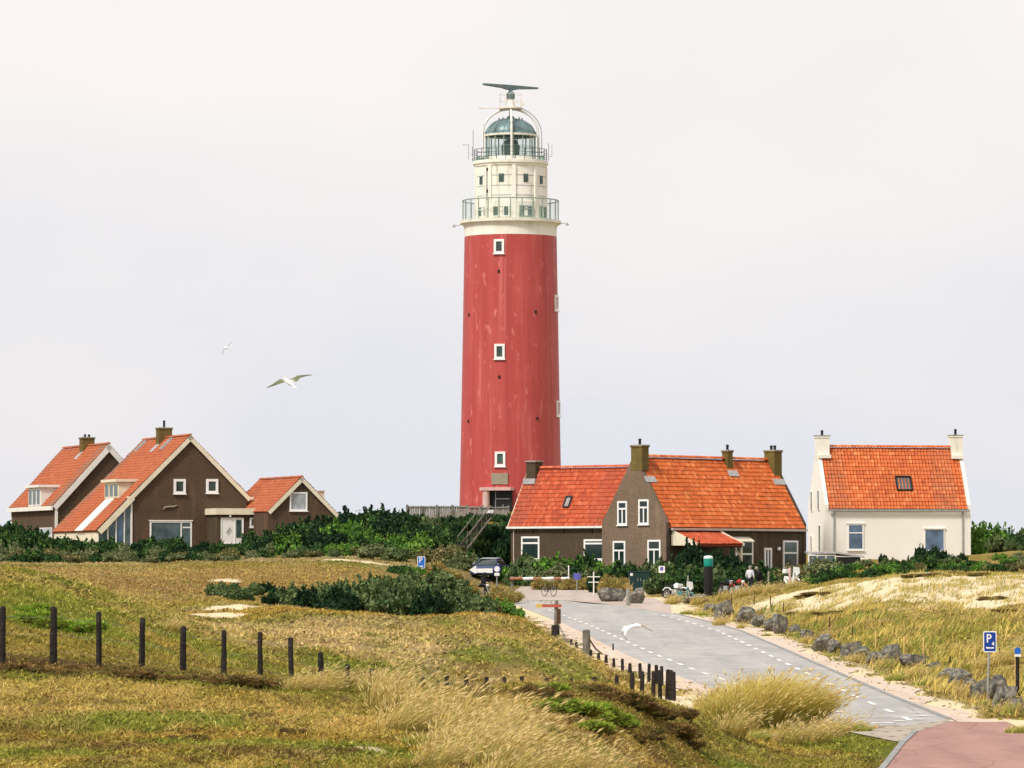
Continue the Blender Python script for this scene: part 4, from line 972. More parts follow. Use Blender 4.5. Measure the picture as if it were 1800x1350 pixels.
FH = ((0, 0, 0), (1, 0, 0), (0, -1, 0))
window_px(hw_, *FH, 1490, 921, 1518, 967, bars=(('h', .66),), fw=.10, pm='pane_blue', lintel=True)
window_px(hw_, *FH, 1625, 930, 1660, 968, fw=.06, pm='pane_blue', lintel=True)
skylight(hw_, (0, 0, he), us, (1, 0, 0), nH, (1576, 838, 1600, 863), 'pane_grey', 'black')
for px_ in (1466, 1692):
    a = hit(hw_, px_, 930, *((FH[0], FH[2]))); pipe(hw_, a.x, -.07, -1.2, he - .35, 'zinc', .055)
GP = ((0, 0, 0), (0, -1, 0), (-1, 0, 0))
for q in ((1425.5, 864, 1429, 899), (1437.5, 862, 1441.5, 897), (1439.5, 923, 1443.5, 975), (1425.5, 942, 1428.5, 975)): window_px(hw_, *GP, *q, fw=.05, fm='render', pm='pane_grey', sill=False)
a = hit(hw_, 1455, 767, (0, wh / 2, 0), (0, 1, 0)); ck = chimney(hw_, -.02, .92, wh / 2 - .45, wh / 2 + .40, hr - 1.0, a.z, mat='tower_white', cap='rail_green', pots=1, ph=.3)
b = hit(hw_, 1667, 766, (0, wh / 2, 0), (0, 1, 0)); chimney(hw_, Lh - .88, Lh - .02, wh / 2 - .45, wh / 2 + .45, hr - 1.0, b.z, mat='tower_white', cap='rail_green', pots=1, ph=.35)
mb = MB(); mb.box((.0, wh / 2 - .75, hr - .85), (.97, wh / 2 - .46, hr - .6)); mb.build('flashing', M['tower_white'], hw_); mb = MB(); mb.box((Lh - .93, wh / 2 - .75, hr - .85), (Lh - .02, wh / 2 - .46, hr - .6)); mb.build('flashing', M['tower_white'], hw_)
# ------------------------------------------------------------------ glass lean-to shed between the two houses
shd = empty('glass_shed', 'low dark shed with pale glazed front and flat roof between brick and white houses', 'shed', tuple(W(1464, 1002, 333)))
X = lambda px_: pxx(px_, 333) - shd.location.x
H = lambda py_: zat(py_, 333) - shd.location.z
mb = MB(); mb.box((X(1468), .02, -.8), (X(1512), 3, H(979))); mb.build('wall', M['black'], shd)
mb = MB(); mb.prism([(X(1419), -.1, H(974)), (X(1470), -.2, H(973)), (X(1519), -.1, H(981)), (X(1519), 3.2, H(979)), (X(1419), 3.2, H(972))], (0, 0, .13)); mb.build('roof', M['lead'], shd)
window(shd, (X(1420), .0, -.4), (1, 0, 0), (0, -1, 0), X(1469) - X(1420), H(975) + .4, bars=(('v', .64, 0, 1), ('v', .33, 0, 1)), fw=.09, pm='pane_grey', sill=False, name='glazed_front')
# ------------------------------------------------------------------ the brown brick houses with the steep roofs
AB = R(20)
exb = Vector((math.cos(AB), math.sin(AB), 0)); eyb = Vector((-math.sin(AB), math.cos(AB), 0))
def brown(name, label, px0, px1, pxr, pyb, Y, pye, pya, pxL):
    P = W(px0, pyb, Y); wl = solve_len(P, exb, px1); rt = empty(name, label, 'house', tuple(P), AB)
    he = zat(pye, Y) - P.z; mid = P + exb * (wl / 2); hr = zat(pya, mid.y) - P.z
    Ll = solve_len(mid, eyb, pxL); return rt, P, wl, he, hr, Ll
def verge(root, a, b, n=(0, -1, 0), wd=.34, th=.09, y=-.16, mat='cream', name='bargeboard'):
    a = Vector(a); b = Vector(b); d = (b - a).normalized(); up = Vector((0, -1, 0)).cross(d); up = up if up.z > 0 else -up
    mb = MB(); mb.obox(Vector((a.x, y, a.z)), d, (0, -1, 0), up, (0, 0, -wd), ((b - a).length, th, 0)); return mb.build(name, M[mat], root)
# house B ---------------------------------------------------------------
hb, P, wl, he, hr, Ll = brown('brick_house', 'brown brick house with tall front gable, cream dormer and glazed lean-to', 232, 434, 335, 968, 378.0, 868, 766, 252)
tn = (hr - he) / (wl / 2)
cat = 2.95
gable_walls(hb, 'brick_brown', wl, Ll, he - .1, hr - .1)
mb = MB(); mb.prism([(-cat, .12, -1.5), (-.005, .12, -1.5), (-.005, .12, he - .14), (-cat, .12, he - cat * tn - .14)], (0, Ll - .2, 0)); mb.build('lean_to_wall', M['cream'], hb)
usl = Vector((wl / 2, 0, hr - he)).normalized(); usr = Vector((-wl / 2, 0, hr - he)).normalized(); full = math.hypot(wl / 2, hr - he)
ext = cat / math.cos(math.atan(tn))
def worn_b(u, s): return .9 if u > Ll - 1.0 and s > 3.5 else (.45 if u > Ll - 1.3 else (.15 if u < .5 else 0))
nL = usl.cross(Vector((0, 1, 0))); nL = nL if nL.z > 0 else -nL
tile_slope('roof', hb, 'tile_old', Vector((0, -.16, he)) - usl * (ext + .25), (0, 1, 0), Ll + .2, usl, full + ext + .25, worn=worn_b, tw=.25, rh=.34)
tile_slope('roof', hb, 'tile_old', Vector((wl, -.16, he)) - usr * .45, (0, 1, 0), Ll + .2, usr, full + .45)
ridge_caps(hb, 'tile_old', (wl / 2, -.16, hr + .06), (wl / 2, Ll, hr + .06), .15)
top = Vector((wl / 2, 0, hr + .02))
verge(hb, Vector((0, 0, he)) - usl * .25, top); verge(hb, Vector((wl, 0, he)) - usr * .45, top)
verge(hb, Vector((0, 0, he - .08)) - usl * (ext + .1), Vector((-.15, 0, he - .15)), y=-.2, wd=.45)
mb = MB(); mb.box((-.45, -.26, he - .42), (.0, .05, he - .22)); mb.build('eave_return', M['cream'], hb); mb = MB(); mb.box((wl + .1, -.26, he - .42), (wl + .55, .05, he - .22)); mb.build('eave_return', M['cream'], hb)
# glazed lean-to end in the gable plane
zc = lambda x: he - .1 + x * tn - .32
xs_ = [-cat, -cat * .72, -cat * .48, -cat * .24, -.02]
for i in range(4):
    p = MB(); p.prism([(xs_[i] + .1, .04, -1.0), (xs_[i + 1] - .02, .04, -1.0), (xs_[i + 1] - .02, .04, zc(xs_[i + 1])), (xs_[i] + .1, .04, max(-.9, zc(xs_[i])))], (0, .06, 0))
    p.build('glass_panel', M['pane_grey' if i != 2 else 'pane_blue'], hb)
    f = MB(); f.box((xs_[i], -.02, -1.2), (xs_[i] + .1, .1, max(-.8, zc(xs_[i])))); f.build('lean_to_post', M['white'], hb)
f = MB(); f.box((-.14, -.1, -1.2), (.0, .03, he - .3)); f.build('lean_to_post', M['white'], hb)
FB = ((0, 0, 0), (1, 0, 0), (0, -1, 0))
window_px(hb, *FB, 305, 842, 326, 868, fw=.20, pm='win_green', depth=.12); window_px(hb, *FB, 362, 842, 383, 867, fw=.20, pm='win_green', depth=.12)
window_px(hb, *FB, 263, 916, 337, 962, fw=.13, pm='pane_grey', bars=(('v', .745, 0, 1),), lintel=True)
a = hit(hb, 319, 916, FB[0], FB[2]); b = hit(hb, 337, 926, FB[0], FB[2])
mb = MB(); mb.box((a.x + .1, -.062, b.z - .12), (b.x - .13, -.01, b.z)); mb.build('transom', M['frame'], hb)
# pale forged ornament on the gable
a = hit(hb, 287, 895, FB[0], FB[2]); mb = MB(); mb.tube([a + Vector((0, -.05, -.06)), a + Vector((.1, -.07, .14)), a + Vector((.5, -.06, .2)), a + Vector((.9, -.05, .22)), a + Vector((1.2, -.06, .34))], [.05, .08, .09, .08, .03], 6); mb.build('wall_ornament', M['plaque'], hb)
# dormer
def dormer(root, O, usl, nL, q_bot, q_far, py_top, mat, panes=3, name='dormer', y_min=None):
    a = hit(root, q_bot[0], q_bot[1], O, nL)                     # near lower front corner on the slope
    c = hit(root, q_far[0], q_far[1], a, (1, 0, 0))
    t = hit(root, q_bot[0], py_top, a, (0, 1, 0))
    y0, y1, x0, z0, z1 = a.y, c.y, a.x, a.z, t.z
    x1 = x0 + (z1 - z0) * (usl.x / usl.z) + .3
    mb = MB(); mb.box((x0, y0, z0 - .25), (x1, y1, z1 - .22)); d = mb.build(name, M[mat], root)
    mb = MB(); mb.box((x0 - .3, y0 - .22, z1 - .22), (x1 + .1, y1 + .2, z1)); mb.build('dormer_roof', M[mat], d)
    n = panes; wdt = (y1 - y0 - .2) / n
    for i in range(n):
        window(d, (x0, y0 + .1 + (i + 1) * wdt - .05, z0 + .12), (0, -1, 0), (-1, 0, 0), wdt - .1, z1 - z0 - .45, fw=.10, fm=mat if mat == 'white' else 'cream', pm='win_green', sill=False, depth=.05)
    return d, (x0, x1, y0, y1, z0, z1)
dB, bx = dormer(hb, (0, 0, he), usl, nL, (209, 877), (184, 880), 842, 'cream')
# pale strip of roofing from the dormer down to the eave
mb = MB(); yA, yB = bx[2] + 1.2, bx[3] - .9
mb.obox(Vector((0, 0, he)), usl, (0, 1, 0), nL, (-ext - .3, yA, .05), ((bx[0]) / usl.x - .02, yB, .13)); mb.build('roof_strip', M['white'], hb)
for q in ((286, 772, 301, 791), (240, 777, 256, 795)): skylight(hb, (0, 0, he), usl, (0, 1, 0), nL, q, 'sign_white', 'lead')
a = hit(hb, 277, 760, (wl / 2, 0, 0), (1, 0, 0)); b = hit(hb, 303, 760, (wl / 2, 0, 0), (1, 0, 0))
yy = (a.y + b.y) / 2
chimney(hb, wl / 2 - .65, wl / 2 + .5, yy - .5, yy + .5, hr - 1.0, hr + .85, pots=1, ph=.5)
mb = MB(); mb.obox(Vector((0, 0, he)), usl, (0, 1, 0), nL, (full - 1.75, yy - .5, .04), (full - .6, yy + .35, .09)); mb.build('flashing', M['lead'], hb)
pr = MB(); pr.box((-cat - .9, .3, -.3), (-cat - .84, 6, .75))
for k in range(14): pr.box((-cat - .98, .3 + k * .42, -.5), (-cat - .9, .55 + k * .42, .9))
pr.build('balustrade', M['cream'], hb)
# flat-roofed link with the white door
a = hit(hb, 379, 905, (0, -3.2, 0), (0, 1, 0)); b = hit(hb, 471, 905, (0, -3.2, 0), (0, 1, 0)); t = hit(hb, 400, 893.5, (0, -3.2, 0), (0, 1, 0))
lk = MB(); lk.box((a.x + .2, -3.0, -1.5), (b.x - .1, -.003, t.z - .12)); link_ = lk.build('link_wall', M['brick_dark'], hb)
mb = MB(); mb.box((a.x, -3.25, t.z - .52), (b.x + .05, .0, t.z)); mb.build('fascia', M['cream'], link_)
FK = ((0, -3.0, 0), (1, 0, 0), (0, -1, 0))
dr = window_px(hb, *FK, 388, 910, 428, 956, fw=.08, pm='frame', bars=(('v', .62, 0, 1),), sill=False, parent=link_, name='door')
a = hit(hb, 415, 945, FK[0], FK[2]); b = hit(hb, 424, 914, FK[0], FK[2])
mb = MB(); mb.box((a.x, -3.06, a.z), (b.x, -2.97, b.z)); mb.build('door_glass', M['win_green'], dr)
a = hit(hb, 401, 932, FK[0], FK[2]); mb = MB(); mb.tube([a + Vector((-.16, -.1, -.22)), a + Vector((.16, -.1, .2))], .035, 6); mb.build('handle', M['black'], dr)
window_px(hb, *FK, 439, 910, 451, 927, fw=.13, pm='pane_grey', parent=link_)
a = hit(hb, 404, 907, FK[0], FK[2]); mb = MB(); mb.lathe([(0, -.1), (.11, -.05), (.12, .05), (0, .13)], 10, (a.x, -3.12, a.z - .02)); mb.build('wall_lamp', M['sign_white'], link_, True)
# house C ---------------------------------------------------------------
hc, P, wl, he, hr, Ll = brown('brick_house', 'smallest brown brick house with one curtained window high in its gable', 471, 588, 527, 962, 374.5, 898, 839, 457)
gable_walls(hc, 'brick_brown', wl, Ll, he - .1, hr - .1)
usl = Vector((wl / 2, 0, hr - he)).normalized(); usr = Vector((-wl / 2, 0, hr - he)).normalized(); full = math.hypot(wl / 2, hr - he)
tile_slope('roof', hc, 'tile_old', Vector((0, -.16, he)) - usl * .1, (0, 1, 0), Ll + .2, usl, full + .1)
tile_slope('roof', hc, 'tile_old', Vector((wl, -.16, he)) - usr * 1.0, (0, 1, 0), Ll + .2, usr, full + 1.0)
ridge_caps(hc, 'tile_old', (wl / 2, -.16, hr + .05), (wl / 2, Ll, hr + .05), .14)
top = Vector((wl / 2, 0, hr + .02))
verge(hc, Vector((0, 0, he)) - usl * .1, top, wd=.3); verge(hc, Vector((wl, 0, he)) - usr * 1.0, top, wd=.3)
mb = MB(); mb.prism([(wl + .02, .02, -1.5), (wl + .7, .02, -1.5), (wl + .7, .02, he - .95), (wl + .02, .02, he - .25)], (0, Ll - .2, 0)); mb.build('wall', M['brick_brown'], hc)
window_px(hc, *FB, 509, 865, 540, 898, fw=.13, pm='pane_pale')
a = hit(hc, 563, 868, (wl * .75, 3, 0), (0, 1, 0)); mb = MB(); mb.box((a.x - .2, 2.6, a.z - 1.2), (a.x + .22, 3.0, a.z + .2)); mb.box((a.x - .28, 2.5, a.z + .2), (a.x + .3, 3.1, a.z + .28)); mb.build('vent', M['cream'], hc)
# house A ---------------------------------------------------------------
ha, P, wl, he, hr, Ll = brown('brick_house', 'brown brick house with white dormer standing behind the wide gabled one', 97, 283, 190, 962, 393.5, 884, 781, 111)
tn = (hr - he) / (wl / 2)
gable_walls(ha, 'brick_brown', wl, Ll, he - .1, hr - .1)
usl = Vector((wl / 2, 0, hr - he)).normalized(); usr = Vector((-wl / 2, 0, hr - he)).normalized(); full = math.hypot(wl / 2, hr - he)
nL = usl.cross(Vector((0, 1, 0))); nL = nL if nL.z > 0 else -nL
def worn_a(u, s): return .9 if u < 2.2 and (s + u * .4) % 2.3 < 1.3 else (.4 if u < 2.4 else (.5 if u > Ll - .8 else 0))
tile_slope('roof', ha, 'tile_old', Vector((0, -.16, he)) - usl * .35, (0, 1, 0), Ll + .2, usl, full + .35, worn=worn_a)
tile_slope('roof', ha, 'tile_old', Vector((wl, -.16, he)) - usr * .35, (0, 1, 0), Ll + .2, usr, full + .35)
ridge_caps(ha, 'tile_old', (wl / 2, -.16, hr + .06), (wl / 2, Ll, hr + .06), .15)
top = Vector((wl / 2, 0, hr + .02))
verge(ha, Vector((0, 0, he)) - usl * .4, top, wd=.45, mat='white'); verge(ha, Vector((wl, 0, he)) - usr * .35, top, wd=.45, mat='white')
mb = MB(); mb.box((-.42, -.2, he - .62), (-.26, Ll, he - .26)); mb.build('fascia', M['white'], ha)
mb = MB(); mb.box((-.06, Ll - .1, -1), (.1, Ll + .02, he - .4)); mb.build('corner_board', M['white'], ha); mb = MB(); mb.box((-.05, -.12, -1.5), (.2, -.01, he - .4)); mb.build('corner_board', M['white'], ha)
dormer(ha, (0, 0, he), usl, nL, (72, 891), (50, 896), 852, 'white')
window_px(ha, (0, 0, 0), (0, -1, 0), (-1, 0, 0), 68, 928, 92, 945, fw=.08, pm='pane_pale')
a = hit(ha, 140, 775, (wl / 2, 0, 0), (1, 0, 0)); b = hit(ha, 168, 775, (wl / 2, 0, 0), (1, 0, 0)); yy = (a.y + b.y) / 2
chimney(ha, wl / 2 - .6, wl / 2 + .5, yy - .55, yy + .55, hr - 1.0, hr + .75, pots=2, ph=.15)
mb = MB(); mb.obox(Vector((0, 0, he)), usl, (0, 1, 0), nL, (full - 1.6, yy - .6, .04), (full - .7, yy + .45, .09)); mb.build('flashing', M['lead'], ha)
# low white railing beside the lean-to
# ------------------------------------------------------------------ fences and posts
_pr = random.Random(21)
def post_mesh(h, r, top=0.75, n=9, mat='dark_wood'):
    mb = MB(); ra = r * _pr.uniform(.9, 1.1)
    mb.lathe([(ra * 1.02, -.5), (ra * 1.04, h * .3), (ra * .97, h * .7), (ra * .95, h - .03), (ra * top, h), (0, h + .012)], n)
    rr = random.Random(_pr.random()); mb.v = [(x * (1 + rr.uniform(-.1, .1)), y * (1 + rr.uniform(-.1, .1)), z) for x, y, z in mb.v]
    return mb.mesh('post', M[mat], True)
def a_post(name, px, top, Y, r, mat='dark_wood', parent=None, lean=None, z0=None, x=None):
    X_ = pxx(px, Y) if x is None else x; z = gz1(X_, Y) if z0 is None else z0
    h = max(.25, W(px, top, Y).z - z); o = link(name, post_mesh(h, r, mat=mat), parent)
    loc = Vector((X_, Y, z)); o.location = loc - (parent.location if parent is not None else Vector())
    l = lean or (_pr.uniform(-.035, .035), _pr.uniform(-.035, .035)); o.rotation_euler = (l[0], l[1], _pr.uniform(0, 6))
    return o
near = [(5,1066,84),(95,1067,86),(175,1076,88),(250,1086,90.5),(323,1101,93),(394,1108,96),(458,1111,99),(513,1121,102),(566,1147,106),(609,1168,110),(655,1176,113),(700,1180,116),(745,1183,119),
        (785,1185,121),(820,1188,123),(856,1190,125),(887,1190,126.5),(918,1189,128),(960,1192,129),(1003,1193,130),(1043,1190,131.2),(1084,1187,132.3),(1110,1182,133),(1128,1180,133.6),(1148,1180,134.2),(1160,1178,134.6),(1172,1177,135),(1178,1178,134.4),(1184,1181,134)]
fn = empty('post_fence', 'row of dark weathered posts with thin wires crossing the grass slope', 'fence', (pxx(95, 86), 86, gz1(pxx(95, 86), 86)))
tops = []
for (px, t, Y) in near:
    o = a_post('post', px, t, Y, .062, parent=fn); tops.append(W(px, t, Y))
for k, dz in enumerate((.18, .5, .82)):
    mb = MB()
    pts = []
    for i, p in enumerate(tops[:23]):
        pts.append(p - fn.location - Z * dz)
        if i < 22: pts.append((p + tops[i + 1]) / 2 - fn.location - Z * (dz + .03))
    mb.tube(pts, .0022, 4); mb.build('wire', M['steel'], fn)
_ys = np.linspace(126, 290, 1200); _pxs = 900 + (XL(_ys) - 1.5) / _ys * F
def lineY(px): return float(np.interp(-px, -_pxs, _ys))
rd = [(1163,1171),(1153,1169),(1140,1167),(1125,1166),(1107,1166),(1094,1158),(1079,1157),(1065,1152),(1052,1148),(1038,1142),(1013,1131),(1004,1130)]
ordn = ['first', 'second', 'third', 'fourth', 'fifth', 'sixth', 'seventh', 'eighth', 'ninth', 'tenth', 'eleventh', 'twelfth', 'thirteenth', 'fourteenth', 'fifteenth', 'sixteenth', 'seventeenth', 'eighteenth', 'nineteenth', 'twentieth']
for i, (px, t) in enumerate(rd):
    Y = lineY(px); o = a_post('wooden_post', px, t, Y, .06, z0=float(roadz(Y)) - .02)
    tag(o, f'stubby brown post by the sand path, {ordn[i]} counting from the near fence corner', 'post', 'short posts between sand path and dune')
for i, (px, t, Y) in enumerate([(877,1058,285),(886,1066,278),(891,1067,274),(895,1073,268)]):
    o = a_post('wooden_post', px, t, Y, .085, mat='old_wood' if i == 0 else 'dark_wood', z0=gz1(pxx(px, Y), Y))
    tag(o, ['tall pale post at the far road bend beside the green shrubs', 'brown post just right of the tall pale post at the road bend', 'brown post with flat top third along the far road bend', 'lowest stump of the four posts at the far road bend'][i], 'post', 'posts at the road bend')
# finger post beside the sand path
Y = lineY(978); b = Vector((pxx(978, Y), Y, float(roadz(Y))))
fp = empty('finger_post', 'weathered wooden signpost with a red board pointing left beside the sand path', 'signpost', tuple(b))
hh = W(978, 1055, Y).z - b.z
mb = MB(); mb.lathe([(.11, -.5), (.105, hh * .5), (.085, hh - .05), (.05, hh)], 10); mb.build('post', M['old_wood'], fp, True)
mb = MB(); x0 = pxx(948, Y) - b.x; x1 = pxx(987, Y) - b.x; z0 = W(978, 1067.5, Y).z - b.z; z1 = W(978, 1062, Y).z - b.z
mb.prism([(x0 + .12, -.14, z0), (x1, -.14, z0), (x1, -.14, z1), (x0 + .12, -.14, z1), (x0, -.14, (z0 + z1) / 2)], (0, .04, 0)); 
M['sign_red'] = plain('faded_red_board', (0.46, 0.10, 0.07), 0.6, 0.2, 5.0); bd = mb.build('board', M['sign_red'], fp)
mb = MB(); mb.prism([(x0 - .16, -.145, z0 - .01), (x0 + .12, -.145, z0 - .01), (x0 + .12, -.145, z1 + .01), (x0 - .16, -.145, z1 + .01)], (0, .05, 0)); M['yellow'] = plain('yellow_tip', (0.72, 0.50, 0.12), 0.6); mb.build('tip', M['yellow'], bd)
mb = MB(); mb.box((.02, -.17, .55), (.2, -.06, 1.25)); mb.build('route_plate', M['rust'], fp)
mb = MB(); mb.lathe([(.19, -.4), (.2, .45), (.16, .5), (0, .52)], 9, (-.05, .02, 0)); mb.build('base_stub', M['dark_wood'], fp, True)
Y = lineY(1031); o = a_post('wooden_post', 1031, 1107, Y, .155, mat='old_wood', z0=float(roadz(Y)), lean=(0, .02)); tag(o, 'thick round pale post with domed top standing on the sand path', 'post')
q = Vector((pxx(1031, Y), Y, float(roadz(Y))))
mb = MB(); mb.tube([b + Vector((.1, 0, .55)), b.lerp(q, .35) + Z * .05, b.lerp(q, .7) + Z * .12, q + Z * .35], .03, 6); tag(mb.build('rope', M['old_wood'], None, True), 'slack rope hanging between the signpost and the thick pale post', 'rope')
mb = MB(); mb.tube([q + Vector((.12, -.2, .55)), q + Vector((.35, -.4, .2)), q + Vector((.6, -.6, .0))], .035, 6); tag(mb.build('fallen_stake', M['rust']), 'thin broken stake leaning against the thick pale post', 'stake')
Y = 170.0; o = a_post('wooden_post', 1077.5, 1131, roadY(1143), .03, z0=float(roadz(roadY(1143)))); tag(o, 'tiny dark peg at the edge of the grey road near the flying gull', 'peg')
# ------------------------------------------------------------------ signs
def rounded(w, h, r, y, n=5):
    pts = []
    for cx, cz, a0 in ((w / 2 - r, h / 2 - r, 0), (-w / 2 + r, h / 2 - r, 90), (-w / 2 + r, -h / 2 + r, 180), (w / 2 - r, -h / 2 + r, 270)):
        for k in range(n + 1):
            a = R(a0 + 90 * k / n); pts.append((cx + r * math.cos(a), y, cz + r * math.sin(a)))
    return pts
def p_sign(name, label, px0, px1, py0, py1, pyb, pxb, Y, mat='blue', full=True):
    zt = W(0, py0, Y).z; zb_ = W(0, py1, Y).z; x0, x1 = pxx(px0, Y), pxx(px1, Y); gx = pxx(pxb, Y); gzv = gz1(gx, Y)
    rt = empty(name, label, 'sign', (gx, Y, gzv)); w, h = x1 - x0, zt - zb_; cx = (x0 + x1) / 2 - gx; cz = (zt + zb_) / 2 - gzv
    mb = MB(); mb.tube([(0, .04, -.5), (cx * .8, .04, cz - h * .3), (cx, .04, cz + h * .45)], .03, 8); mb.build('pole', M['zinc'], rt, True)
    mb = MB(); mb.prism([(a + cx, y, c + cz) for a, y, c in rounded(w, h, w * .12, -.012)], (0, .02, 0)); pn = mb.build('panel', M['sign_white'], rt)
    mb = MB(); mb.prism([(a + cx, y, c + cz) for a, y, c in rounded(w * .86, h * .90, w * .09, -.016)], (0, .003, 0)); mb.build('face', M[mat], pn)
    L_, th, bx_, bz_ = h * (.40 if full else .46), w * .10, cx - w * .24, cz - h * .04
    mb = MB(); mb.box((bx_, -.024, bz_), (bx_ + th, -.017, bz_ + L_)); ro, zc_ = L_ * .29, bz_ + L_ * .71
    arc = [(bx_ + th, zc_ + ro)] + [(bx_ + th + w * .08 + ro * math.sin(R(a)), zc_ + ro * math.cos(R(a))) for a in range(0, 181, 15)] + [(bx_ + th, zc_ - ro)]; ri = ro - th
    arc2 = [(bx_ + th, zc_ + ri)] + [(bx_ + th + w * .08 + ri * math.sin(R(a)), zc_ + ri * math.cos(R(a))) for a in range(0, 181, 15)] + [(bx_ + th, zc_ - ri)]
    for i in range(len(arc) - 1): mb.prism([(arc[i][0], -.024, arc[i][1]), (arc[i + 1][0], -.024, arc[i + 1][1]), (arc2[i + 1][0], -.024, arc2[i + 1][1]), (arc2[i][0], -.024, arc2[i][1])], (0, .007, 0))
    mb.build('letter', M['sign_white'], pn)
    if full:
        mb = MB(); mb.prism([(cx + w * .12, -.022, cz - h * .11), (cx + w * .30, -.022, cz - h * .19), (cx + w * .30, -.022, cz + h * .02)], (0, .005, 0)); mb.build('arrow', M['sign_white'], pn)
        mb = MB(); z_ = cz - h * .29; mb.prism([(cx - w * .28, -.022, z_ - h * .035), (cx + w * .3, -.022, z_ - h * .035), (cx + w * .3, -.022, z_ + h * .035), (cx + w * .1, -.022, z_ + h * .02), (cx - w * .05, -.022, z_ + h * .03), (cx - w * .28, -.022, z_ + h * .045)], (0, .005, 0)); mb.build('lettering', M['sign_white'], pn)
    else:
        mb = MB(); mb.box((cx - w * .22, -.022, cz - h * .36), (cx + w * .22, -.018, cz - h * .28)); mb.build('lettering', M['sign_white'], pn)
    return rt
p_sign('parking_sign', 'blue parking sign with white P and border on a slim grey pole among the boulders', 1727, 1750.5, 1109.5, 1146.5, 1236, 1733, 131.0)
p_sign('parking_sign', 'small faded blue parking sign with white P among the shrubs below the tower', 734, 747.5, 978, 999, 1008, 740, 303.0, 'pale_blue', False)
Y = 134.0; gx = pxx(1787, Y); gv = gz1(gx, Y)
mk = empty('marker_post', 'dark wooden marker post with a small round blue sign at the frame edge', 'signpost', (gx, Y, gv)); ht = W(0, 1138, Y).z - gv
mb = MB(); mb.lathe([(.06, -.5), (.055, ht * .6), (.05, ht - .15)], 8); mb.build('post', M['dark_wood'], mk, True)
mb = MB(); mb.box((-.085, -.02, -.4), (-.06, .03, ht - .2)); mb.build('batten', M['pale_wood'], mk)
mb = MB(); mb.prism([(x, -.08, z + ht - .1) for x, _, z in rounded(.19, .20, .09, 0)], (0, .02, 0)); mb.build('disc', M['pale_blue'], mk)
mb = MB(); mb.box((-.1, -.09, ht - .27), (.1, -.07, ht - .2)); mb.build('plate', M['sign_white'], mk)
def small_sign(name, label, px, py0, py1, pyb, Y, wpx, mats, post='zinc'):
    gx = pxx(px, Y); gv = gz1(gx, Y); rt = empty(name, label, 'sign', (gx, Y, gv)); z0 = W(0, py1, Y).z - gv; z1 = W(0, py0, Y).z - gv; w = wpx / F * Y
    mb = MB(); mb.tube([(0, .05, -.5), (0, .05, z1 - .05)], .035, 8); mb.build('pole', M[post], rt, True)
    mb = MB(); mb.prism([(x, -.02, z + (z0 + z1) / 2) for x, _, z in rounded(w, z1 - z0, .05, 0)], (0, .03, 0)); p = mb.build('panel', M[mats[0]], rt)
    if len(mats) > 1:
        mb = MB(); mb.prism([(x, -.025, z + (z0 + z1) / 2 + (z1 - z0) * .1) for x, _, z in rounded(w * .5, (z1 - z0) * .55, .04, 0)], (0, .01, 0)); mb.build('symbol', M[mats[1]], p)
    return rt
M['violet'] = plain('faded_violet_blue', (0.12, 0.11, 0.42), 0.5, 0.2, 5.0)
small_sign('street_sign', 'small violet blue square sign on a pole beside the dry grass mound', 1014, 1007.5, 1018.5, 1042, 314, 12, ('violet',))
small_sign('street_sign', 'white and blue sign on a dark pole in front of the porch shrubs', 1163, 995, 1007, 1052, 306, 11, ('sign_white', 'violet'), 'black')
# long white arrow board and round plate beside the blue car
Y = 316.0; gx = pxx(862, Y); gv = gz1(gx, Y)
ar = empty('arrow_sign', 'long white arrow board pointing left with a round plate in front of the blue car', 'sign', (gx, Y, gv)); zz = lambda p: W(0, p, Y).z - gv; xx = lambda p: pxx(p, Y) - gx
mb = MB(); mb.prism([(xx(825), 0, zz(1002)), (xx(836), 0, zz(1008.5)), (xx(837), 0, zz(1006.5)), (xx(866), 0, zz(1007)), (xx(866), 0, zz(999)), (xx(837), 0, zz(999.5)), (xx(837), 0, zz(994))], (0, .04, 0)); mb.build('board', M['sign_white'], ar)
mb = MB(); mb.lathe([(0, 0), (.24, 0), (.24, .03), (0, .03)], 24); mb.v = [(x + xx(873.5), z, y + zz(1000)) for x, y, z in mb.v]; d = mb.build('disc', M['sign_white'], ar)
mb = MB(); mb.lathe([(.19, -.006), (.24, -.006), (.24, -.001), (.19, -.001)], 24); mb.v = [(x + xx(873.5), z, y + zz(1000)) for x, y, z in mb.v]; mb.build('rim', M['violet'], d)
mb = MB(); mb.box((xx(869), .0, zz(1012)), (xx(878), .03, zz(1007))); mb.build('plate', M['sign_white'], ar)
mb = MB(); mb.tube([(xx(873.5), .08, -.5), (xx(873.5), .08, zz(996))], .04, 8); mb.build('pole', M['zinc'], ar, True)
# white post with two crossbars, cabinet, green topped column, barrier
Y = 308.5; gx = pxx(1043.5, Y); gv = gz1(gx, Y); zz = lambda p: W(0, p, Y).z - gv
cp_ = empty('cross_post', 'slim white post with two crossbars before a dark shrub', 'post', (gx, Y, gv))
mb = MB(); mb.tube([(0, 0, -.4), (0, 0, zz(1005))], .045, 8); mb.build('pole', M['white'], cp_, True)
for a, w in ((1014, .42), (1023.5, .36)):
    mb = MB(); mb.tube([(-w, 0, zz(a)), (w, 0, zz(a))], .035, 6); mb.build('crossbar', M['white'], cp_, True)
M['cab_green'] = plain('cabinet_green', (0.010, 0.035, 0.034), 0.4, 0.2, 2.0)
M['teal'] = plain('teal_plastic', (0.0, 0.22, 0.16), 0.4, 0.15, 4.0)
Y = 313.0; gx = pxx(1123.5, Y); gv = gz1(gx, Y); zz = lambda p: W(0, p, Y).z - gv; hw = 18.5 / F * Y
cb_ = empty('utility_cabinet', 'dark green utility cabinet with double doors beside the grey boulders', 'cabinet', (gx, Y, gv))
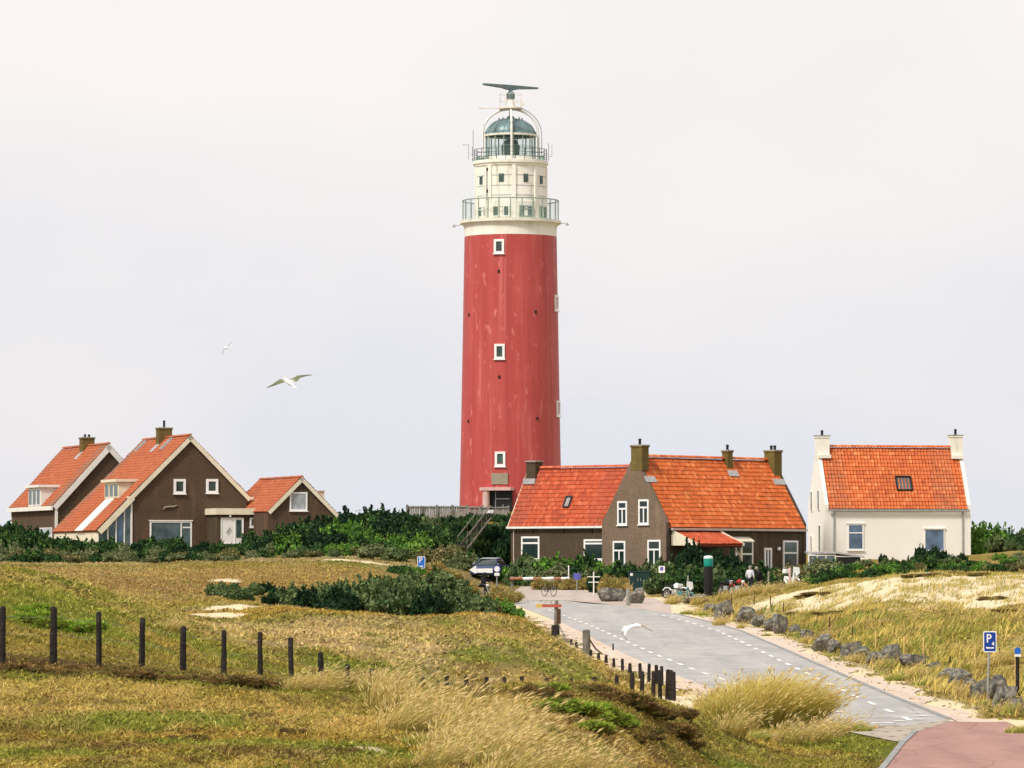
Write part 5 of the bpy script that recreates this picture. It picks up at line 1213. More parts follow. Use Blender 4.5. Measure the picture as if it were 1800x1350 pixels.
mb = MB(); mb.box((-hw, 0, -.4), (hw, .6, zz(1006))); mb.build('body', M['cab_green'], cb_, bevel=.02)
mb = MB(); mb.box((-hw - .04, -.05, zz(1006) + .002), (hw + .04, .64, zz(1004))); mb.build('lid', M['cab_green'], cb_, bevel=.02)
for s in (-1, 1):
    mb = MB(); mb.box((min(s * .03, s * (hw - .06)), -.02, .1), (max(s * .03, s * (hw - .06)), .0, zz(1008))); d = mb.build('door', M['cab_green'], cb_, bevel=.008)
    mb = MB(); mb.box((s * .1 - .02, -.05, .65), (s * .1 + .02, -.02, .85)); mb.build('handle', M['steel'], d)
mb = MB(); mb.box((-hw + .1, -.03, zz(1012)), (-hw + .28, -.02, zz(1007.5))); mb.build('sticker', M['sign_white'], cb_)
Y = 303.0; gx = pxx(1245, Y); gv = gz1(gx, Y); zz = lambda p: W(0, p, Y).z - gv; r_ = 8.2 / F * Y
col = empty('service_column', 'tall black column with a bright teal top and pale cap before the porch', 'column', (gx, Y, gv))
mb = MB(); mb.lathe([(r_ * .98, -.5), (r_ * .98, zz(995.5)), (0, zz(995.4))], 24); mb.build('shaft', M['black'], col, True)
mb = MB(); mb.lathe([(r_ * 1.02, zz(995.3)), (r_ * 1.02, zz(982)), (r_ * .95, zz(981))], 24); 
mb.build('teal_band', M['teal'], col, True)
mb = MB(); mb.lathe([(r_ * 1.03, zz(981.5)), (r_ * .95, zz(978)), (r_ * .5, zz(976.8)), (0, zz(976.5))], 24); mb.build('cap', M['sign_white'], col, True)
Y = 319.0; gx = pxx(1000, Y); gv = gz1(gx, Y); zz = lambda p: W(0, p, Y).z - gv; xx = lambda p: pxx(p, Y) - gx
br = empty('boom_barrier', 'horizontal white and brown boom barrier across the far path', 'barrier', (gx, Y, gv))
M['red_brown'] = plain('faded_red_paint', (0.38, 0.17, 0.10), 0.7, 0.2, 4.0)
for i, (a, b_) in enumerate(((896, 919), (919, 937), (937, 951), (951, 973), (973, 986), (986, 1001))):
    mb = MB(); mb.tube([(xx(a) + .004, 0, zz(1017.5)), (xx(b_) - .004, 0, zz(1016.5))], .11, 10); mb.build('boom', M['sign_white' if i % 2 else 'red_brown'], br, True)
for p in (900, 1000):
    mb = MB(); mb.box((xx(p) - .1, .13, -.5), (xx(p) + .1, .3, zz(1013))); mb.build('post', M['old_wood'], br)
# other slim posts near the parked bikes
for px, t, Y, r, m, lb in ((1104, 1034, 288, .13, 'grey_wood', 'short square post with pale top between two grey boulders'), (1350.5, 1004, 300, .06, 'grey_wood', 'tall pale slim post beside the person in black'), (1388, 998, 302, .09, 'pink_concrete', 'reddish white thick post in front of the dark shrubs'), (1209, 1012, 300, .05, 'grey_wood', 'slim grey post behind the teal scooter'), (999.5, 994, 322, .05, 'white', 'thin white post rising above the grey green bushes')):
    o = a_post('wooden_post', px, t, Y, r, mat=m, lean=(0, 0)); tag(o, lb, 'post')
# ------------------------------------------------------------------ thin stakes of the right slope
stk = [(1286,1047,1063,0),(1325,1047,1064,0),(1354,1049,1077,0),(1376,1060,1077,0),(1409,1068,1082,1),(1414,1090,1102,0),(1458,1084,1120,0),(1498,1100,1129,0),(1538,1109,1144,1),(1588,1119,1153,1),(1622,1121,1160,1),(1669,1152,1169,0),(1713,1133,1158,1),(1755,1140,1161,0)]
kd = [0, 0]
for (px, t, bb, k) in stk:
    g_ = ground_at(px, bb); h = (bb - t) / F * g_.y
    mb = MB(); mb.lathe([(.035, -.3), (.033, h * .6), (.03, h - .04), (.0, h)], 7); me = mb.mesh('stake', M['pale_wood' if k else 'rust'], True)
    o = link('stake', me); o.location = g_; o.rotation_euler = (_pr.uniform(-.03, .03), _pr.uniform(-.04, .04), 0)
    tag(o, f"{'pale yellow' if k else 'rusty brown'} thin stake above the boulders, {ordn[kd[k]]} of its colour from left", 'stake', 'thin stakes along the right slope'); kd[k] += 1
# ------------------------------------------------------------------ boulders
M['rock'] = None
g = G('basalt_boulder'); p = g.obj()
c = g.ramp(g.noise(1.6, 6, p), [(0.3, (0.045, 0.043, 0.038)), (0.5, (0.15, 0.143, 0.125)), (0.72, (0.36, 0.32, 0.25))])
up_ = g.n('ShaderNodeSeparateXYZ', {0: g.n('ShaderNodeNewGeometry').outputs['Normal']}).outputs[2]
c = g.mix(g.ramp(g.math('MULTIPLY', g.noise(3.5, 5, p), 1.0), [(0.5, (0, 0, 0)), (0.68, (0.8, 0.8, 0.8))]), c, (0.34, 0.30, 0.22))
g.bump(g.noise(5, 6, p), 0.8, 0.08); M['rock'] = g.fin(c, 0.9, 0.2)
def rock_mesh(seed):
    rg = np.random.RandomState(seed); bm = bmesh.new(); bmesh.ops.create_icosphere(bm, subdivisions=4, radius=1.0)
    pl = [(lambda v: v / np.linalg.norm(v))(rg.normal(size=3)) for _ in range(11)]; ds = rg.uniform(.42, .80, 11)
    V = np.array([v.co[:] for v in bm.verts])
    for n, d in zip(pl, ds):
        t = V @ n; o = np.maximum(t - d, 0); V = V - o[:, None] * n[None] * .94
    ns = (fbm(V[:, 0] * 2.2 + seed, V[:, 1] * 2.2 + V[:, 2] * 1.7, seed, 4) - .5) * .22
    V = V * (1 + ns)[:, None]
    V = V / np.abs(V).max(0)
    for v, c_ in zip(bm.verts, V): v.co = c_
    me = bpy.data.meshes.new('boulder'); bm.to_mesh(me); bm.free(); me.materials.append(M['rock']); 
    me.polygons.foreach_set('use_smooth', [True] * len(me.polygons))
    try: me.set_sharp_from_angle(angle=R(32))
    except Exception: pass
    return me
RM = [rock_mesh(100 + i) for i in range(7)]
rocks = [(1202,1047,1250,1064,'low grassy boulder first in the roadside row after the scooter'),(1182,1043,1204,1056,'dark rough boulder at the left end of the grassy verge'),(1253,1058,1288,1093,'tall dark hollow fronted boulder in the roadside row'),(1288,1072,1327,1100,'broad brownish boulder beside the tall dark one'),(1320,1082,1344,1105,'small grey boulder wedged right of the broad brownish one'),(1343,1092,1364,1113,'flat dark boulder between the small grey and the pale slanted one'),(1357,1082,1385,1117,'pale slanted boulder ending the upper roadside group'),
         (1428,1115,1466,1149,'pointed pale grey boulder starting the middle roadside group'),(1454,1128,1483,1152,'stubby grey boulder just right of the pointed pale one'),(1474,1130,1516,1157,'long grey boulder behind the brown flat one'),(1491,1141,1528,1164,'flat topped brown boulder with dark underside'),(1524,1144,1561,1172,'squat rounded brown boulder below a pale stake'),(1552,1138,1589,1173,'leaning slab boulder with a sharp peak'),(1583,1153,1634,1175,'wide low grey boulder under two pale stakes'),
         (1648,1180,1681,1206,'dark boulder half sunk in grass tussocks'),(1674,1187,1712,1215,'sloping brownish slab boulder left of the parking sign'),(1706,1203,1741,1235,'dark blunt boulder at the foot of the parking sign'),(1732,1202,1765,1238,'black rounded boulder just right of the parking sign pole'),(1750,1211,1783,1252,'pale split boulder last of the row beside the marker post'),
         (1388,1103,1410,1120,'low dark stone sunk in grass right of the pale slanted boulder'),(1407,1110,1431,1130,'brownish stone half buried before the middle roadside group'),(1510,1149,1530,1162,'little dark stone under the flat topped brown boulder'),(1562,1158,1584,1173,'small rubble stone before the leaning slab boulder'),(1628,1167,1653,1186,'buried grey stone right of the wide low boulder'),(1688,1203,1712,1224,'dark stone in the straw left of the parking sign foot'),(1236,1062,1257,1082,'mossy stone between the grassy boulder and the tall dark one'),(1776,1236,1800,1256,'last dark stone cut off by the frame edge'),
         (1054,1036,1101,1062,'broad slumped grey boulder at the cycle path corner'),(1106,1034,1137,1065,'upright dome shaped grey boulder beside the short square post')]
for i, (x0, y0, x1, y1, lb) in enumerate(rocks):
    Yr = roadY(y1 - 2); X_ = pxx((x0 + x1) / 2, Yr)
    g_ = ground_at((x0 + x1) / 2, y1 - 3, 100); Yr = g_.y; s = Yr / F * (1.22 if x0 > 1640 else 1.0)
    o = link('boulder', RM[i % 7]); rw_, rh_ = (x1 - x0) * s / 2 * 1.16, (y1 - y0) * s / 2 * 1.14
    o.scale = (rw_, rw_ * .9, rh_ * 1.12); o.location = (pxx((x0 + x1) / 2, Yr), Yr + rw_ * .3, g_.z + rh_ * .82); o.rotation_euler = (0, 0, 0)
    tag(o, lb, 'boulder', 'boulders along the road')
# ------------------------------------------------------------------ people
M['skin'] = plain('skin', (0.52, 0.33, 0.24), 0.6, 0.08); M['cloth_pale'] = plain('pale_jacket', (0.62, 0.61, 0.64), 0.85, 0.15, 6.0); M['cloth_black'] = plain('black_jacket', (0.012, 0.012, 0.014), 0.8, 0.3, 6.0)
M['denim'] = plain('dark_trousers', (0.03, 0.035, 0.05), 0.85, 0.25, 8.0); M['hair'] = plain('hair', (0.30, 0.27, 0.22), 0.7, 0.3, 12.0)
def skin_obj(name, V, E, rad, mat, parent, root=0, sub=2):
    me = bpy.data.meshes.new(name); me.from_pydata([tuple(v) for v in V], E, []); me.update(); me.materials.append(mat)
    o = link(name, me, parent); sk = o.modifiers.new('skin', 'SKIN'); sk.use_smooth_shade = True
    layer = me.skin_vertices[0] if len(me.skin_vertices) else None
    if layer is None:
        bm = bmesh.new(); bm.from_mesh(me); bm.verts.layers.skin.verify(); bm.to_mesh(me); bm.free(); layer = me.skin_vertices[0]
    for i, r in enumerate(rad):
        layer.data[i].radius = (r, r) if not isinstance(r, tuple) else r
        layer.data[i].use_root = (i == root)
    s = o.modifiers.new('sub', 'SUBSURF'); s.levels = sub; s.render_levels = sub
    return o
def person(name, label, loc, rz, top, trousers, headm, pose=None, seat=False):
    rt = empty(name, label, 'person', tuple(loc), rz)
    J = {'pel': (0, 0, .93), 'wst': (0, 0, 1.10), 'chs': (0, -.01, 1.32), 'nk': (0, 0, 1.47), 'hd': (0, -.03, 1.60), 'tp': (0, -.02, 1.71)}
    for s, sg in (('l', -1), ('r', 1)):
        J[s + 'sh'] = (sg * .19, 0, 1.40); J[s + 'el'] = (sg * .27, .02, 1.12); J[s + 'wr'] = (sg * .25, -.10, .90); J[s + 'pm'] = (sg * .24, -.13, .83)
        J[s + 'hp'] = (sg * .10, 0, .90); J[s + 'kn'] = (sg * .12, -.03, .50); J[s + 'an'] = (sg * .12, .03, .09); J[s + 'to'] = (sg * .13, -.14, .04)
    if seat:
        for s, sg in (('l', -1), ('r', 1)):
            J[s + 'el'] = (sg * .30, -.22, 1.18); J[s + 'wr'] = (sg * .27, -.46, 1.10); J[s + 'pm'] = (sg * .26, -.53, 1.08)
            J[s + 'kn'] = (sg * .22, -.36, .80); J[s + 'an'] = (sg * .24, -.18, .38); J[s + 'to'] = (sg * .25, -.34, .33)
        for k in ('chs', 'nk', 'hd', 'tp'): J[k] = (J[k][0], J[k][1] - .12, J[k][2] - .02)
    if pose: J.update(pose)
    names = list(J); V = [J[k] for k in names]; ix = {k: i for i, k in enumerate(names)}
    e = [('pel', 'wst'), ('wst', 'chs'), ('chs', 'nk'), ('nk', 'hd'), ('hd', 'tp')]
    for s in 'lr': e += [('chs', s + 'sh'), (s + 'sh', s + 'el'), (s + 'el', s + 'wr'), (s + 'wr', s + 'pm'), ('pel', s + 'hp'), (s + 'hp', s + 'kn'), (s + 'kn', s + 'an'), (s + 'an', s + 'to')]
    rd_ = {'pel': .13, 'wst': .12, 'chs': (.15, .11), 'nk': .055, 'hd': (.085, .10), 'tp': .06}
    for s in 'lr': rd_.update({s + 'sh': .06, s + 'el': .042, s + 'wr': .028, s + 'pm': .034, s + 'hp': .09, s + 'kn': .058, s + 'an': .04, s + 'to': .035})
    E = [(ix[a], ix[b]) for a, b in e]; rads = [rd_[k] for k in names]
    for s, sg in (('l', -1), ('r', 1)):
        p = Vector(J[s + 'pm']); w_ = Vector(J[s + 'wr']); d = (p - w_).normalized(); sd = Vector((0, -1, 0)) if not seat else Vector((1, 0, 0))
        for f, (o_, ln) in enumerate(((-.03, .075), (-.01, .09), (.01, .085), (.028, .065))):
            a = p + d * .03 + sd * o_; b = a + d * ln * .6; c_ = b + d * ln * .4 + Vector((-sg * .02, 0, 0)); n0 = len(V); V += [tuple(a), tuple(b), tuple(c_)]; E += [(ix[s + 'pm'], n0), (n0, n0 + 1), (n0 + 1, n0 + 2)]; rads += [.010, .009, .008]
        a = p - d * .01 + Vector((-sg * .03, -.03, 0)); b = a + d * .05; n0 = len(V); V += [tuple(a), tuple(b)]; E += [(ix[s + 'pm'], n0), (n0, n0 + 1)]; rads += [.012, .01]
    skin_obj('body', V, E, rads, M['skin'], rt, ix['pel'])
    def sub(keys, edges, rr, nm, mat):
        skin_obj(nm, [J[k] for k in keys], [(keys.index(a), keys.index(b)) for a, b in edges], rr, mat, rt)
    ks = ['wst', 'pel', 'chs', 'lsh', 'lel', 'lwr', 'rsh', 'rel', 'rwr', 'nk']
    sub(ks, [('pel', 'wst'), ('wst', 'chs'), ('chs', 'nk'), ('chs', 'lsh'), ('lsh', 'lel'), ('lel', 'lwr'), ('chs', 'rsh'), ('rsh', 'rel'), ('rel', 'rwr')], [.155, .165, (.19, .14), .085, .065, .05, .085, .065, .05, .075], 'jacket', top)
    ks = ['pel', 'lhp', 'lkn', 'lan', 'rhp', 'rkn', 'ran']
    sub(ks, [('pel', 'lhp'), ('lhp', 'lkn'), ('lkn', 'lan'), ('pel', 'rhp'), ('rhp', 'rkn'), ('rkn', 'ran')], [.145, .105, .075, .06, .105, .075, .06], 'trousers', trousers)
    hx = Vector(J['hd'])
    if headm == 'helmet':
        mb = MB(); mb.lathe([(.02, -.16), (.12, -.14), (.15, -.02), (.14, .08), (.09, .14), (0, .165)], 18, tuple(hx + Z * .03)); mb.build('helmet', M['cloth_black'], rt, True)
    else:
        mb = MB(); mb.lathe([(.10, -.05), (.112, .03), (.09, .10), (.04, .135), (0, .14)], 18, tuple(hx + Vector((0, .02, .02)))); mb.build('hair', M[headm], rt, True)
        mb = MB()
        for sx in (-.035, .035): mb.lathe([(0, -.012), (.012, 0), (0, .012)], 8, tuple(hx + Vector((sx, -.095, .0))))
        mb.v = list(mb.v); mb.build('eyes', M['black'], rt, True)
        mb = MB(); mb.prism([tuple(hx + Vector((-.014, -.09, -.035))), tuple(hx + Vector((.014, -.09, -.035))), tuple(hx + Vector((0, -.125, -.03)))], (0, .01, .045)); mb.build('nose', M['skin'], rt, True)
    for s in 'lr':
        mb = MB(); a = Vector(J[s + 'an']); b = Vector(J[s + 'to']); mb.tube([a + Vector((0, .05, -.04)), a + Vector((0, -.03, -.03)), b + Vector((0, 0, 0)), b + Vector((0, -.05, -.005))], [.05, .06, .05, .03], 8); mb.build('shoe', M['black'], rt, True)
    return rt
gp = lambda px, Y: Vector((pxx(px, Y), Y, gz1(pxx(px, Y), Y)))
person('person', 'person in pale grey jacket with back turned beside the parked motorbikes', gp(1318, 301), R(150), M['cloth_pale'], M['denim'], 'hair')
person('person', 'person in black jacket and trousers bending over the parked motorbikes', gp(1335, 301.5), R(-60), M['cloth_black'], M['cloth_black'], 'hair', pose={'chs': (0, -.12, 1.28), 'nk': (0, -.2, 1.40), 'hd': (0, -.27, 1.50), 'tp': (0, -.29, 1.6), 'lsh': (-.19, -.12, 1.34), 'rsh': (.19, -.12, 1.34), 'lel': (-.26, -.3, 1.12), 'rel': (.26, -.3, 1.12), 'lwr': (-.2, -.52, 1.02), 'rwr': (.2, -.52, 1.02), 'lpm': (-.19, -.59, 1.0), 'rpm': (.19, -.59, 1.0)})
# ------------------------------------------------------------------ bicycles, motorbikes, scooter
def ringm(mb, c, r, rt, ax='x', n=28):
    mb.tube([(c[0], c[1] + r * math.cos(2 * math.pi * k / n), c[2] + r * math.sin(2 * math.pi * k / n)) for k in range(n)], rt, 6, closed=True)
def bicycle(label, loc, rz, frame='black', lean=0.0, group='parked bicycles'):
    rt = empty('bicycle', label, 'bicycle', tuple(loc), rz, group); rt.rotation_euler = (0, lean, rz)
    for y in (-.53, .53):
        mb = MB(); ringm(mb, (0, y, .35), .33, .022); wh = mb.build('wheel', M['rubber'], rt, True)
        mb = MB(); ringm(mb, (0, y, .35), .30, .012)
        for k in range(10): a = math.pi * k / 5; mb.tube([(0, y, .35), (0, y + .3 * math.cos(a), .35 + .3 * math.sin(a))], .004, 4)
        mb.build('rim', M['steel'], wh)
    mb = MB()
    for a, b in (((0, -.50, .35), (0, -.38, .95)), ((0, -.40, .82), (0, .05, .42)), ((0, -.40, .86), (0, .22, .78)), ((0, .05, .30), (0, .26, .95)), ((0, .05, .35), (0, .53, .35)), ((0, .53, .35), (0, .22, .78))): mb.tube([a, b], .02, 6)
    mb.build('frame', M[frame], rt, True)
    mb = MB(); mb.tube([(-.30, -.22, 1.02), (-.18, -.38, 1.06), (0, -.40, 1.0), (.18, -.38, 1.06), (.30, -.22, 1.02)], .014, 6); mb.build('handlebar', M['steel'], rt, True)
    mb = MB(); mb.lathe([(0, .0), (.1, .01), (.09, .06), (0, .07)], 12, (0, .28, .95)); mb.build('saddle', M['black'], rt, True)
    return rt
Y = 306.0; bicycle('black bicycle standing alone at the cycle path beside the finger post', (pxx(965, Y), Y, float(roadz(Y)) + .01), R(35), group=None)
M['bike_red'] = plain('red_paint', (0.45, 0.03, 0.02), 0.3, 0.1); M['bike_teal'] = plain('teal_paint', (0.04, 0.20, 0.21), 0.3, 0.1); M['bike_white'] = plain('white_plastic', (0.78, 0.8, 0.78), 0.3, 0.08)
def motorbike(name, label, loc, rz, paint, cat='motorbike', scoot=False, lean=R(6)):
    rt = empty(name, label, cat, tuple(loc), rz, 'parked two wheelers'); rt.rotation_euler = (0, lean, rz)
    rw = .24 if scoot else .30; yb = .58 if scoot else .70
    for y in (-yb, yb):
        mb = MB(); ringm(mb, (0, y, rw + .06), rw, .065); wh = mb.build('wheel', M['rubber'], rt, True)
        mb = MB(); mb.tube([(-.05, y, rw + .06), (.05, y, rw + .06)], .09, 12); ringm(mb, (0, y, rw + .06), rw * .78, .02)
        for k in range(6): a = math.pi * k / 3; mb.tube([(0, y, rw + .06), (0, y + rw * .78 * math.cos(a), rw + .06 + rw * .78 * math.sin(a))], .012, 5)
        mb.build('rim', M['steel'], wh)
    mb = MB()
    for s in (-.09, .09): mb.tube([(s, -yb, rw + .06), (s, -yb + .28, .98)], .028, 8)
    mb.build('fork', M['steel'], rt, True)
    mb = MB()
    if scoot:
        mb.prism([(-.2, -.42, .25), (-.2, -.36, .98), (-.2, -.28, .98), (-.2, -.26, .32), (-.2, .1, .30), (-.2, .14, .72), (-.2, .72, .78), (-.2, .80, .5), (-.2, .45, .26)], (.4, 0, 0)); mb.build('body', M[paint], rt, bevel=.05)
    else:
        mb.tube([(0, -.36, .88), (0, -.1, .94), (0, .16, .84)], [.10, .16, .08], 12); mb.build('tank', M[paint], rt, True)
        mb = MB(); mb.box((-.16, -.28, .28), (.16, .2, .62)); mb.tube([(-.2, -.1, .4), (.2, -.1, .4)], .12, 12); mb.build('engine', M['steel'], rt, bevel=.03)
        mb = MB(); mb.tube([(0, -.42, .9), (0, -.2, .4), (0, .3, .35), (0, yb, rw + .06)], .035, 6); mb.tube([(0, -.38, .88), (0, .3, .75), (0, .75, .8)], .03, 6); mb.build('frame', M['black'], rt, True)
        mb = MB(); mb.tube([(.16, -.1, .35), (.18, .3, .3), (.2, .85, .42)], [.03, .045, .05], 8); mb.build('exhaust', M['steel'], rt, True)
    mb = MB(); mb.prism([(-.13, .1, .78), (-.13, .3, .80), (-.13, .82, .86), (-.13, .82, .93), (-.13, .3, .90), (-.13, .08, .88)], (.26, 0, 0)); mb.build('seat', M['black'], rt, bevel=.03)
    mb = MB(); mb.tube([(-.38, -.26, 1.06), (-.15, -.38, 1.02), (.15, -.38, 1.02), (.38, -.26, 1.06)], .018, 6); mb.build('handlebar', M['black'], rt, True)
    mb = MB(); mb.lathe([(0, -.08), (.09, -.04), (.10, .03), (0, .05)], 14); mb.v = [(x, -.52 + z * -1 * -1, y + .90) for x, y, z in mb.v]; mb.build('headlight', M['sign_white'], rt, True)
    for y, s in ((-yb, 1), (yb, -1)):
        mb = MB(); mb.tube([(0, y + (rw + .1) * math.cos(a), rw + .06 + (rw + .1) * math.sin(a)) for a in (R(30), R(60), R(90), R(120), R(150))], .05, 6); mb.build('mudguard', M[paint], rt, True)
    if scoot:
        mb = MB(); mb.prism([(-.28, -.44, .98), (.28, -.44, .98), (.24, -.36, 1.4), (-.24, -.36, 1.4)], (0, .015, 0)); mb.build('windscreen', M['bike_white'], rt)
        mb = MB(); mb.box((-.2, .62, .95), (.2, 1.0, 1.25)); mb.build('top_box', M['bike_white'], rt, bevel=.05)
    return rt
motorbike('scooter', 'teal scooter with white top box parked at the verge', gp(1203, 297), R(38), 'bike_teal', 'scooter', True)
motorbike('motorbike', 'white and black motorbike parked behind the teal scooter', gp(1186, 303), R(50), 'bike_white')
motorbike('motorbike', 'red motorbike parked next to the person in pale jacket', gp(1296, 299), R(32), 'bike_red')
motorbike('motorbike', 'black motorbike with pale windscreen left of the red one', gp(1276, 301), R(30), 'black')
motorbike('scooter', 'grey white scooter parked beside the reddish white post', gp(1391, 303), R(30), 'bike_white', 'scooter', True)
Yr = 303.0; rl_ = gp(846, Yr); mbk = motorbike('motorbike', 'black motorbike under the rider before the arrow sign', rl_, R(55), 'black', lean=0); mbk['group'] = 'parked two wheelers'
person('person', 'person in black riding gear and helmet sitting on a black motorbike', rl_ + Vector((.12, .18, .0)), R(55), M['cloth_black'], M['cloth_black'], 'helmet', seat=True)
# ------------------------------------------------------------------ blue car behind the shrubs
Yc = 326.0; cr_ = gp(861, Yc); car = empty('parked_car', 'dark blue car with sky reflection painted pale on its roof, half hidden by the bushes', 'car', tuple(cr_), R(-18))
M['car_blue'] = plain('car_paint', (0.012, 0.035, 0.12), 0.25, 0.1, 1.0, 0.5); M['car_roof'] = plain('roof_sky_reflection', (0.42, 0.46, 0.46), 0.35, 0.1)  # grey-white sky reflection painted into the roof's base colour
def loft(mb, secs):
    n = len(secs[0]); base = len(mb.v); vs = [p for s in secs for p in s]; fs = []
    for i in range(len(secs) - 1):
        for k in range(n): l = (k + 1) % n; fs.append((i * n + k, i * n + l, (i + 1) * n + l, (i + 1) * n + k))
    fs += [tuple(range(n)), tuple((len(secs) - 1) * n + k for k in range(n - 1, -1, -1))]
    mb.add(vs, fs)
def sect(y, w, z0, z1, r=.1): return [(-w, y, z0), (w, y, z0), (w + .03, y, (z0 + z1) / 2), (w - r * .4, y, z1 - r * .3), (w - r, y, z1), (-w + r, y, z1), (-w + r * .4, y, z1 - r * .3), (-w - .03, y, (z0 + z1) / 2)]
mb = MB(); loft(mb, [sect(-2.05, .72, .35, .62), sect(-1.95, .82, .26, .72), sect(-1.2, .86, .22, .90), sect(-.9, .87, .22, .95), sect(1.6, .87, .22, 1.0), sect(1.95, .82, .28, .96), sect(2.05, .74, .4, .8)]); mb.build('body', M['car_blue'], car, True)
mb = MB(); loft(mb, [sect(-1.0, .80, .93, .96), sect(-.25, .66, .93, 1.42), sect(.9, .66, .93, 1.44), sect(1.75, .74, .93, 1.0)]); cabn = mb.build('cabin', M['pane'], car, True)
mb = MB(); loft(mb, [sect(-.28, .64, 1.41, 1.45, .1), sect(.3, .66, 1.43, 1.50, .12), sect(.95, .63, 1.43, 1.47, .1)]); mb.build('roof', M['car_roof'], car, True)
for s in (-1, 1):
    mb = MB(); mb.tube([(s * .80, -.98, .95), (s * .65, -.25, 1.44)], .04, 6); mb.build('pillar', M['car_blue'], car, True)
    for y in (-1.25, 1.25):
        mb = MB(); mb.tube([(s * .72, y, .3), (s * .88, y, .3)], .31, 20); wh = mb.build('wheel', M['rubber'], car, True)
        mb = MB(); mb.tube([(s * .86, y, .3), (s * .895, y, .3)], .2, 14); mb.build('rim', M['steel'], wh, True)
    mb = MB(); mb.obox((s * .58, -2.03, .62), (1, 0, 0), (0, 1, 0), Z, (-.17, -.03, -.07), (.17, .1, .08)); mb.build('headlight', M['sign_white'], car, bevel=.02)
    mb = MB(); mb.obox((s * .93, -.85, 1.0), (1, 0, 0), (0, 1, 0), Z, (-.08, -.05, -.06), (.08, .05, .06)); mb.build('mirror', M['car_blue'], car, bevel=.02)
mb = MB(); mb.box((-.26, -2.09, .42), (.26, -2.06, .53)); mb.build('number_plate', M['yellow'], car)
mb = MB(); mb.box((-.5, -2.075, .56), (.5, -2.03, .68)); mb.build('grille', M['black'], car)
# ------------------------------------------------------------------ gulls
g = G('feathers'); c = g.attr('tint'); M['feather'] = g.fin(c, 0.7, 0.15)
def gull(label, px, py, Y, head, tail, L, Rr, chord=.16, top=(0.50, 0.52, 0.56), under=(0.72, 0.72, 0.68), tip=(0.02, 0.025, 0.03), white=(0.86, 0.85, 0.83)):
    """head, tail, wing joints: offsets in metres (right, up, away)"""
    V3 = lambda t: Vector((t[0], t[2], t[1])); mb = MB(); cols = []
    h, t = V3(head), V3(tail); ax = (t - h); pts = []; rad_ = []
    for f, r in ((-.10, .004), (-.04, .014), (.0, .022), (.06, .042), (.13, .045), (.2, .05), (.35, .075), (.5, .074), (.65, .055), (.78, .032), (.9, .03), (1.0, .012)): pts.append(h + ax * f); rad_.append(r)
    mb.tube(pts, rad_, 10); cols += [((.6, .4, .08) if f < 2 else white) for f in range(12) for _ in range(10)]
    # tail fan
    sd = ax.normalized().cross(Z).normalized(); e = h + ax * .8; k = h + ax * 1.12
    mb.add([e - sd * .03 + Z * .012, e + sd * .03 + Z * .012, k + sd * .085 + Z * .006, k - sd * .085 + Z * .006, e - sd * .03 - Z * .012, e + sd * .03 - Z * .012, k + sd * .085 - Z * .006, k - sd * .085 - Z * .006], [(0, 1, 2, 3), (7, 6, 5, 4), (0, 4, 5, 1), (1, 5, 6, 2), (2, 6, 7, 3), (3, 7, 4, 0)]); cols += [white] * 8
    an = ax.normalized()
    for wing in (L, Rr):
        root = h + ax * .33; ch = [chord * 1.15, chord * 1.1, chord * .8, chord * .45, .02]
        j = [root] + [V3(q) for q in wing]; secs = []
        for i, (p, c_) in enumerate(zip(j, ch)):
            n = Z * (.014 if i == 0 else .009)
            secs.append([p - an * c_ * .35 , p + n, p + an * c_ * .65, p - n * .6])
        b0 = len(mb.v); vs = [q for s in secs for q in s]; fs = []
        for i in range(len(secs) - 1):
            for m in range(4): l = (m + 1) % 4; fs.append((i * 4 + m, i * 4 + l, (i + 1) * 4 + l, (i + 1) * 4 + m))
        fs += [(0, 1, 2, 3), tuple((len(secs) - 1) * 4 + m for m in (3, 2, 1, 0))]
        mb.add(vs, fs)
        for i in range(len(secs)):
            tt = tip if i >= len(secs) - 1 else (top if i > 0 else white); uu = tip if i >= len(secs) - 1 else under
            cols += [uu, tt, tt if i < 3 else tip, uu]
    me = mb.mesh('gull', M['feather'], True); a = me.attributes.new('tint', 'FLOAT_COLOR', 'POINT')
    a.data.foreach_set('color', [x for c_ in cols for x in (c_[0], c_[1], c_[2], 1)])
    o = link('gull', me); o.location = W(px, py, Y); tag(o, label, 'gull', 'gulls in flight'); return o
gull('large gull gliding in the sky with dark undersides of spread wings', 507, 670, 138, (-.13, .09, .12), (.2, -.19, -.12), [(-.22, .03, .1), (-.36, -.04, .1), (-.5, -.12, .06), (-.66, -.2, -.02)], [(.18, .06, .05), (.3, .15, .06), (.5, .18, .04), (.72, .19, -.02)], .17, (.16, .17, .09), (.17, .18, .07), (.05, .06, .06))
gull('tiny distant gull banking high in the sky', 397, 611, 250, (-.10, .0, .15), (.14, -.02, -.15), [(-.1, -.06, .02), (-.16, -.16, .05), (-.18, -.26, .1), (-.16, -.4, .2)], [(.08, .08, .0), (.14, .16, 0), (.22, .2, .05), (.34, .27, .1)], .15, (.3, .31, .32), (.6, .6, .58), (.16, .16, .17))
gull('white gull with black wing tips flying low above the grey road', 1112, 1100, 160, (.3, .0, -.08), (-.08, .02, .16), [(-.12, -.02, .02), (-.25, -.14, .02), (-.29, -.30, .0), (-.2, -.50, -.04)], [(.2, .04, -.05), (.36, .02, -.12), (.5, -.08, -.14), (.7, -.20, -.16)], .30, (.78, .77, .78), (.86, .84, .82), (.03, .035, .03))
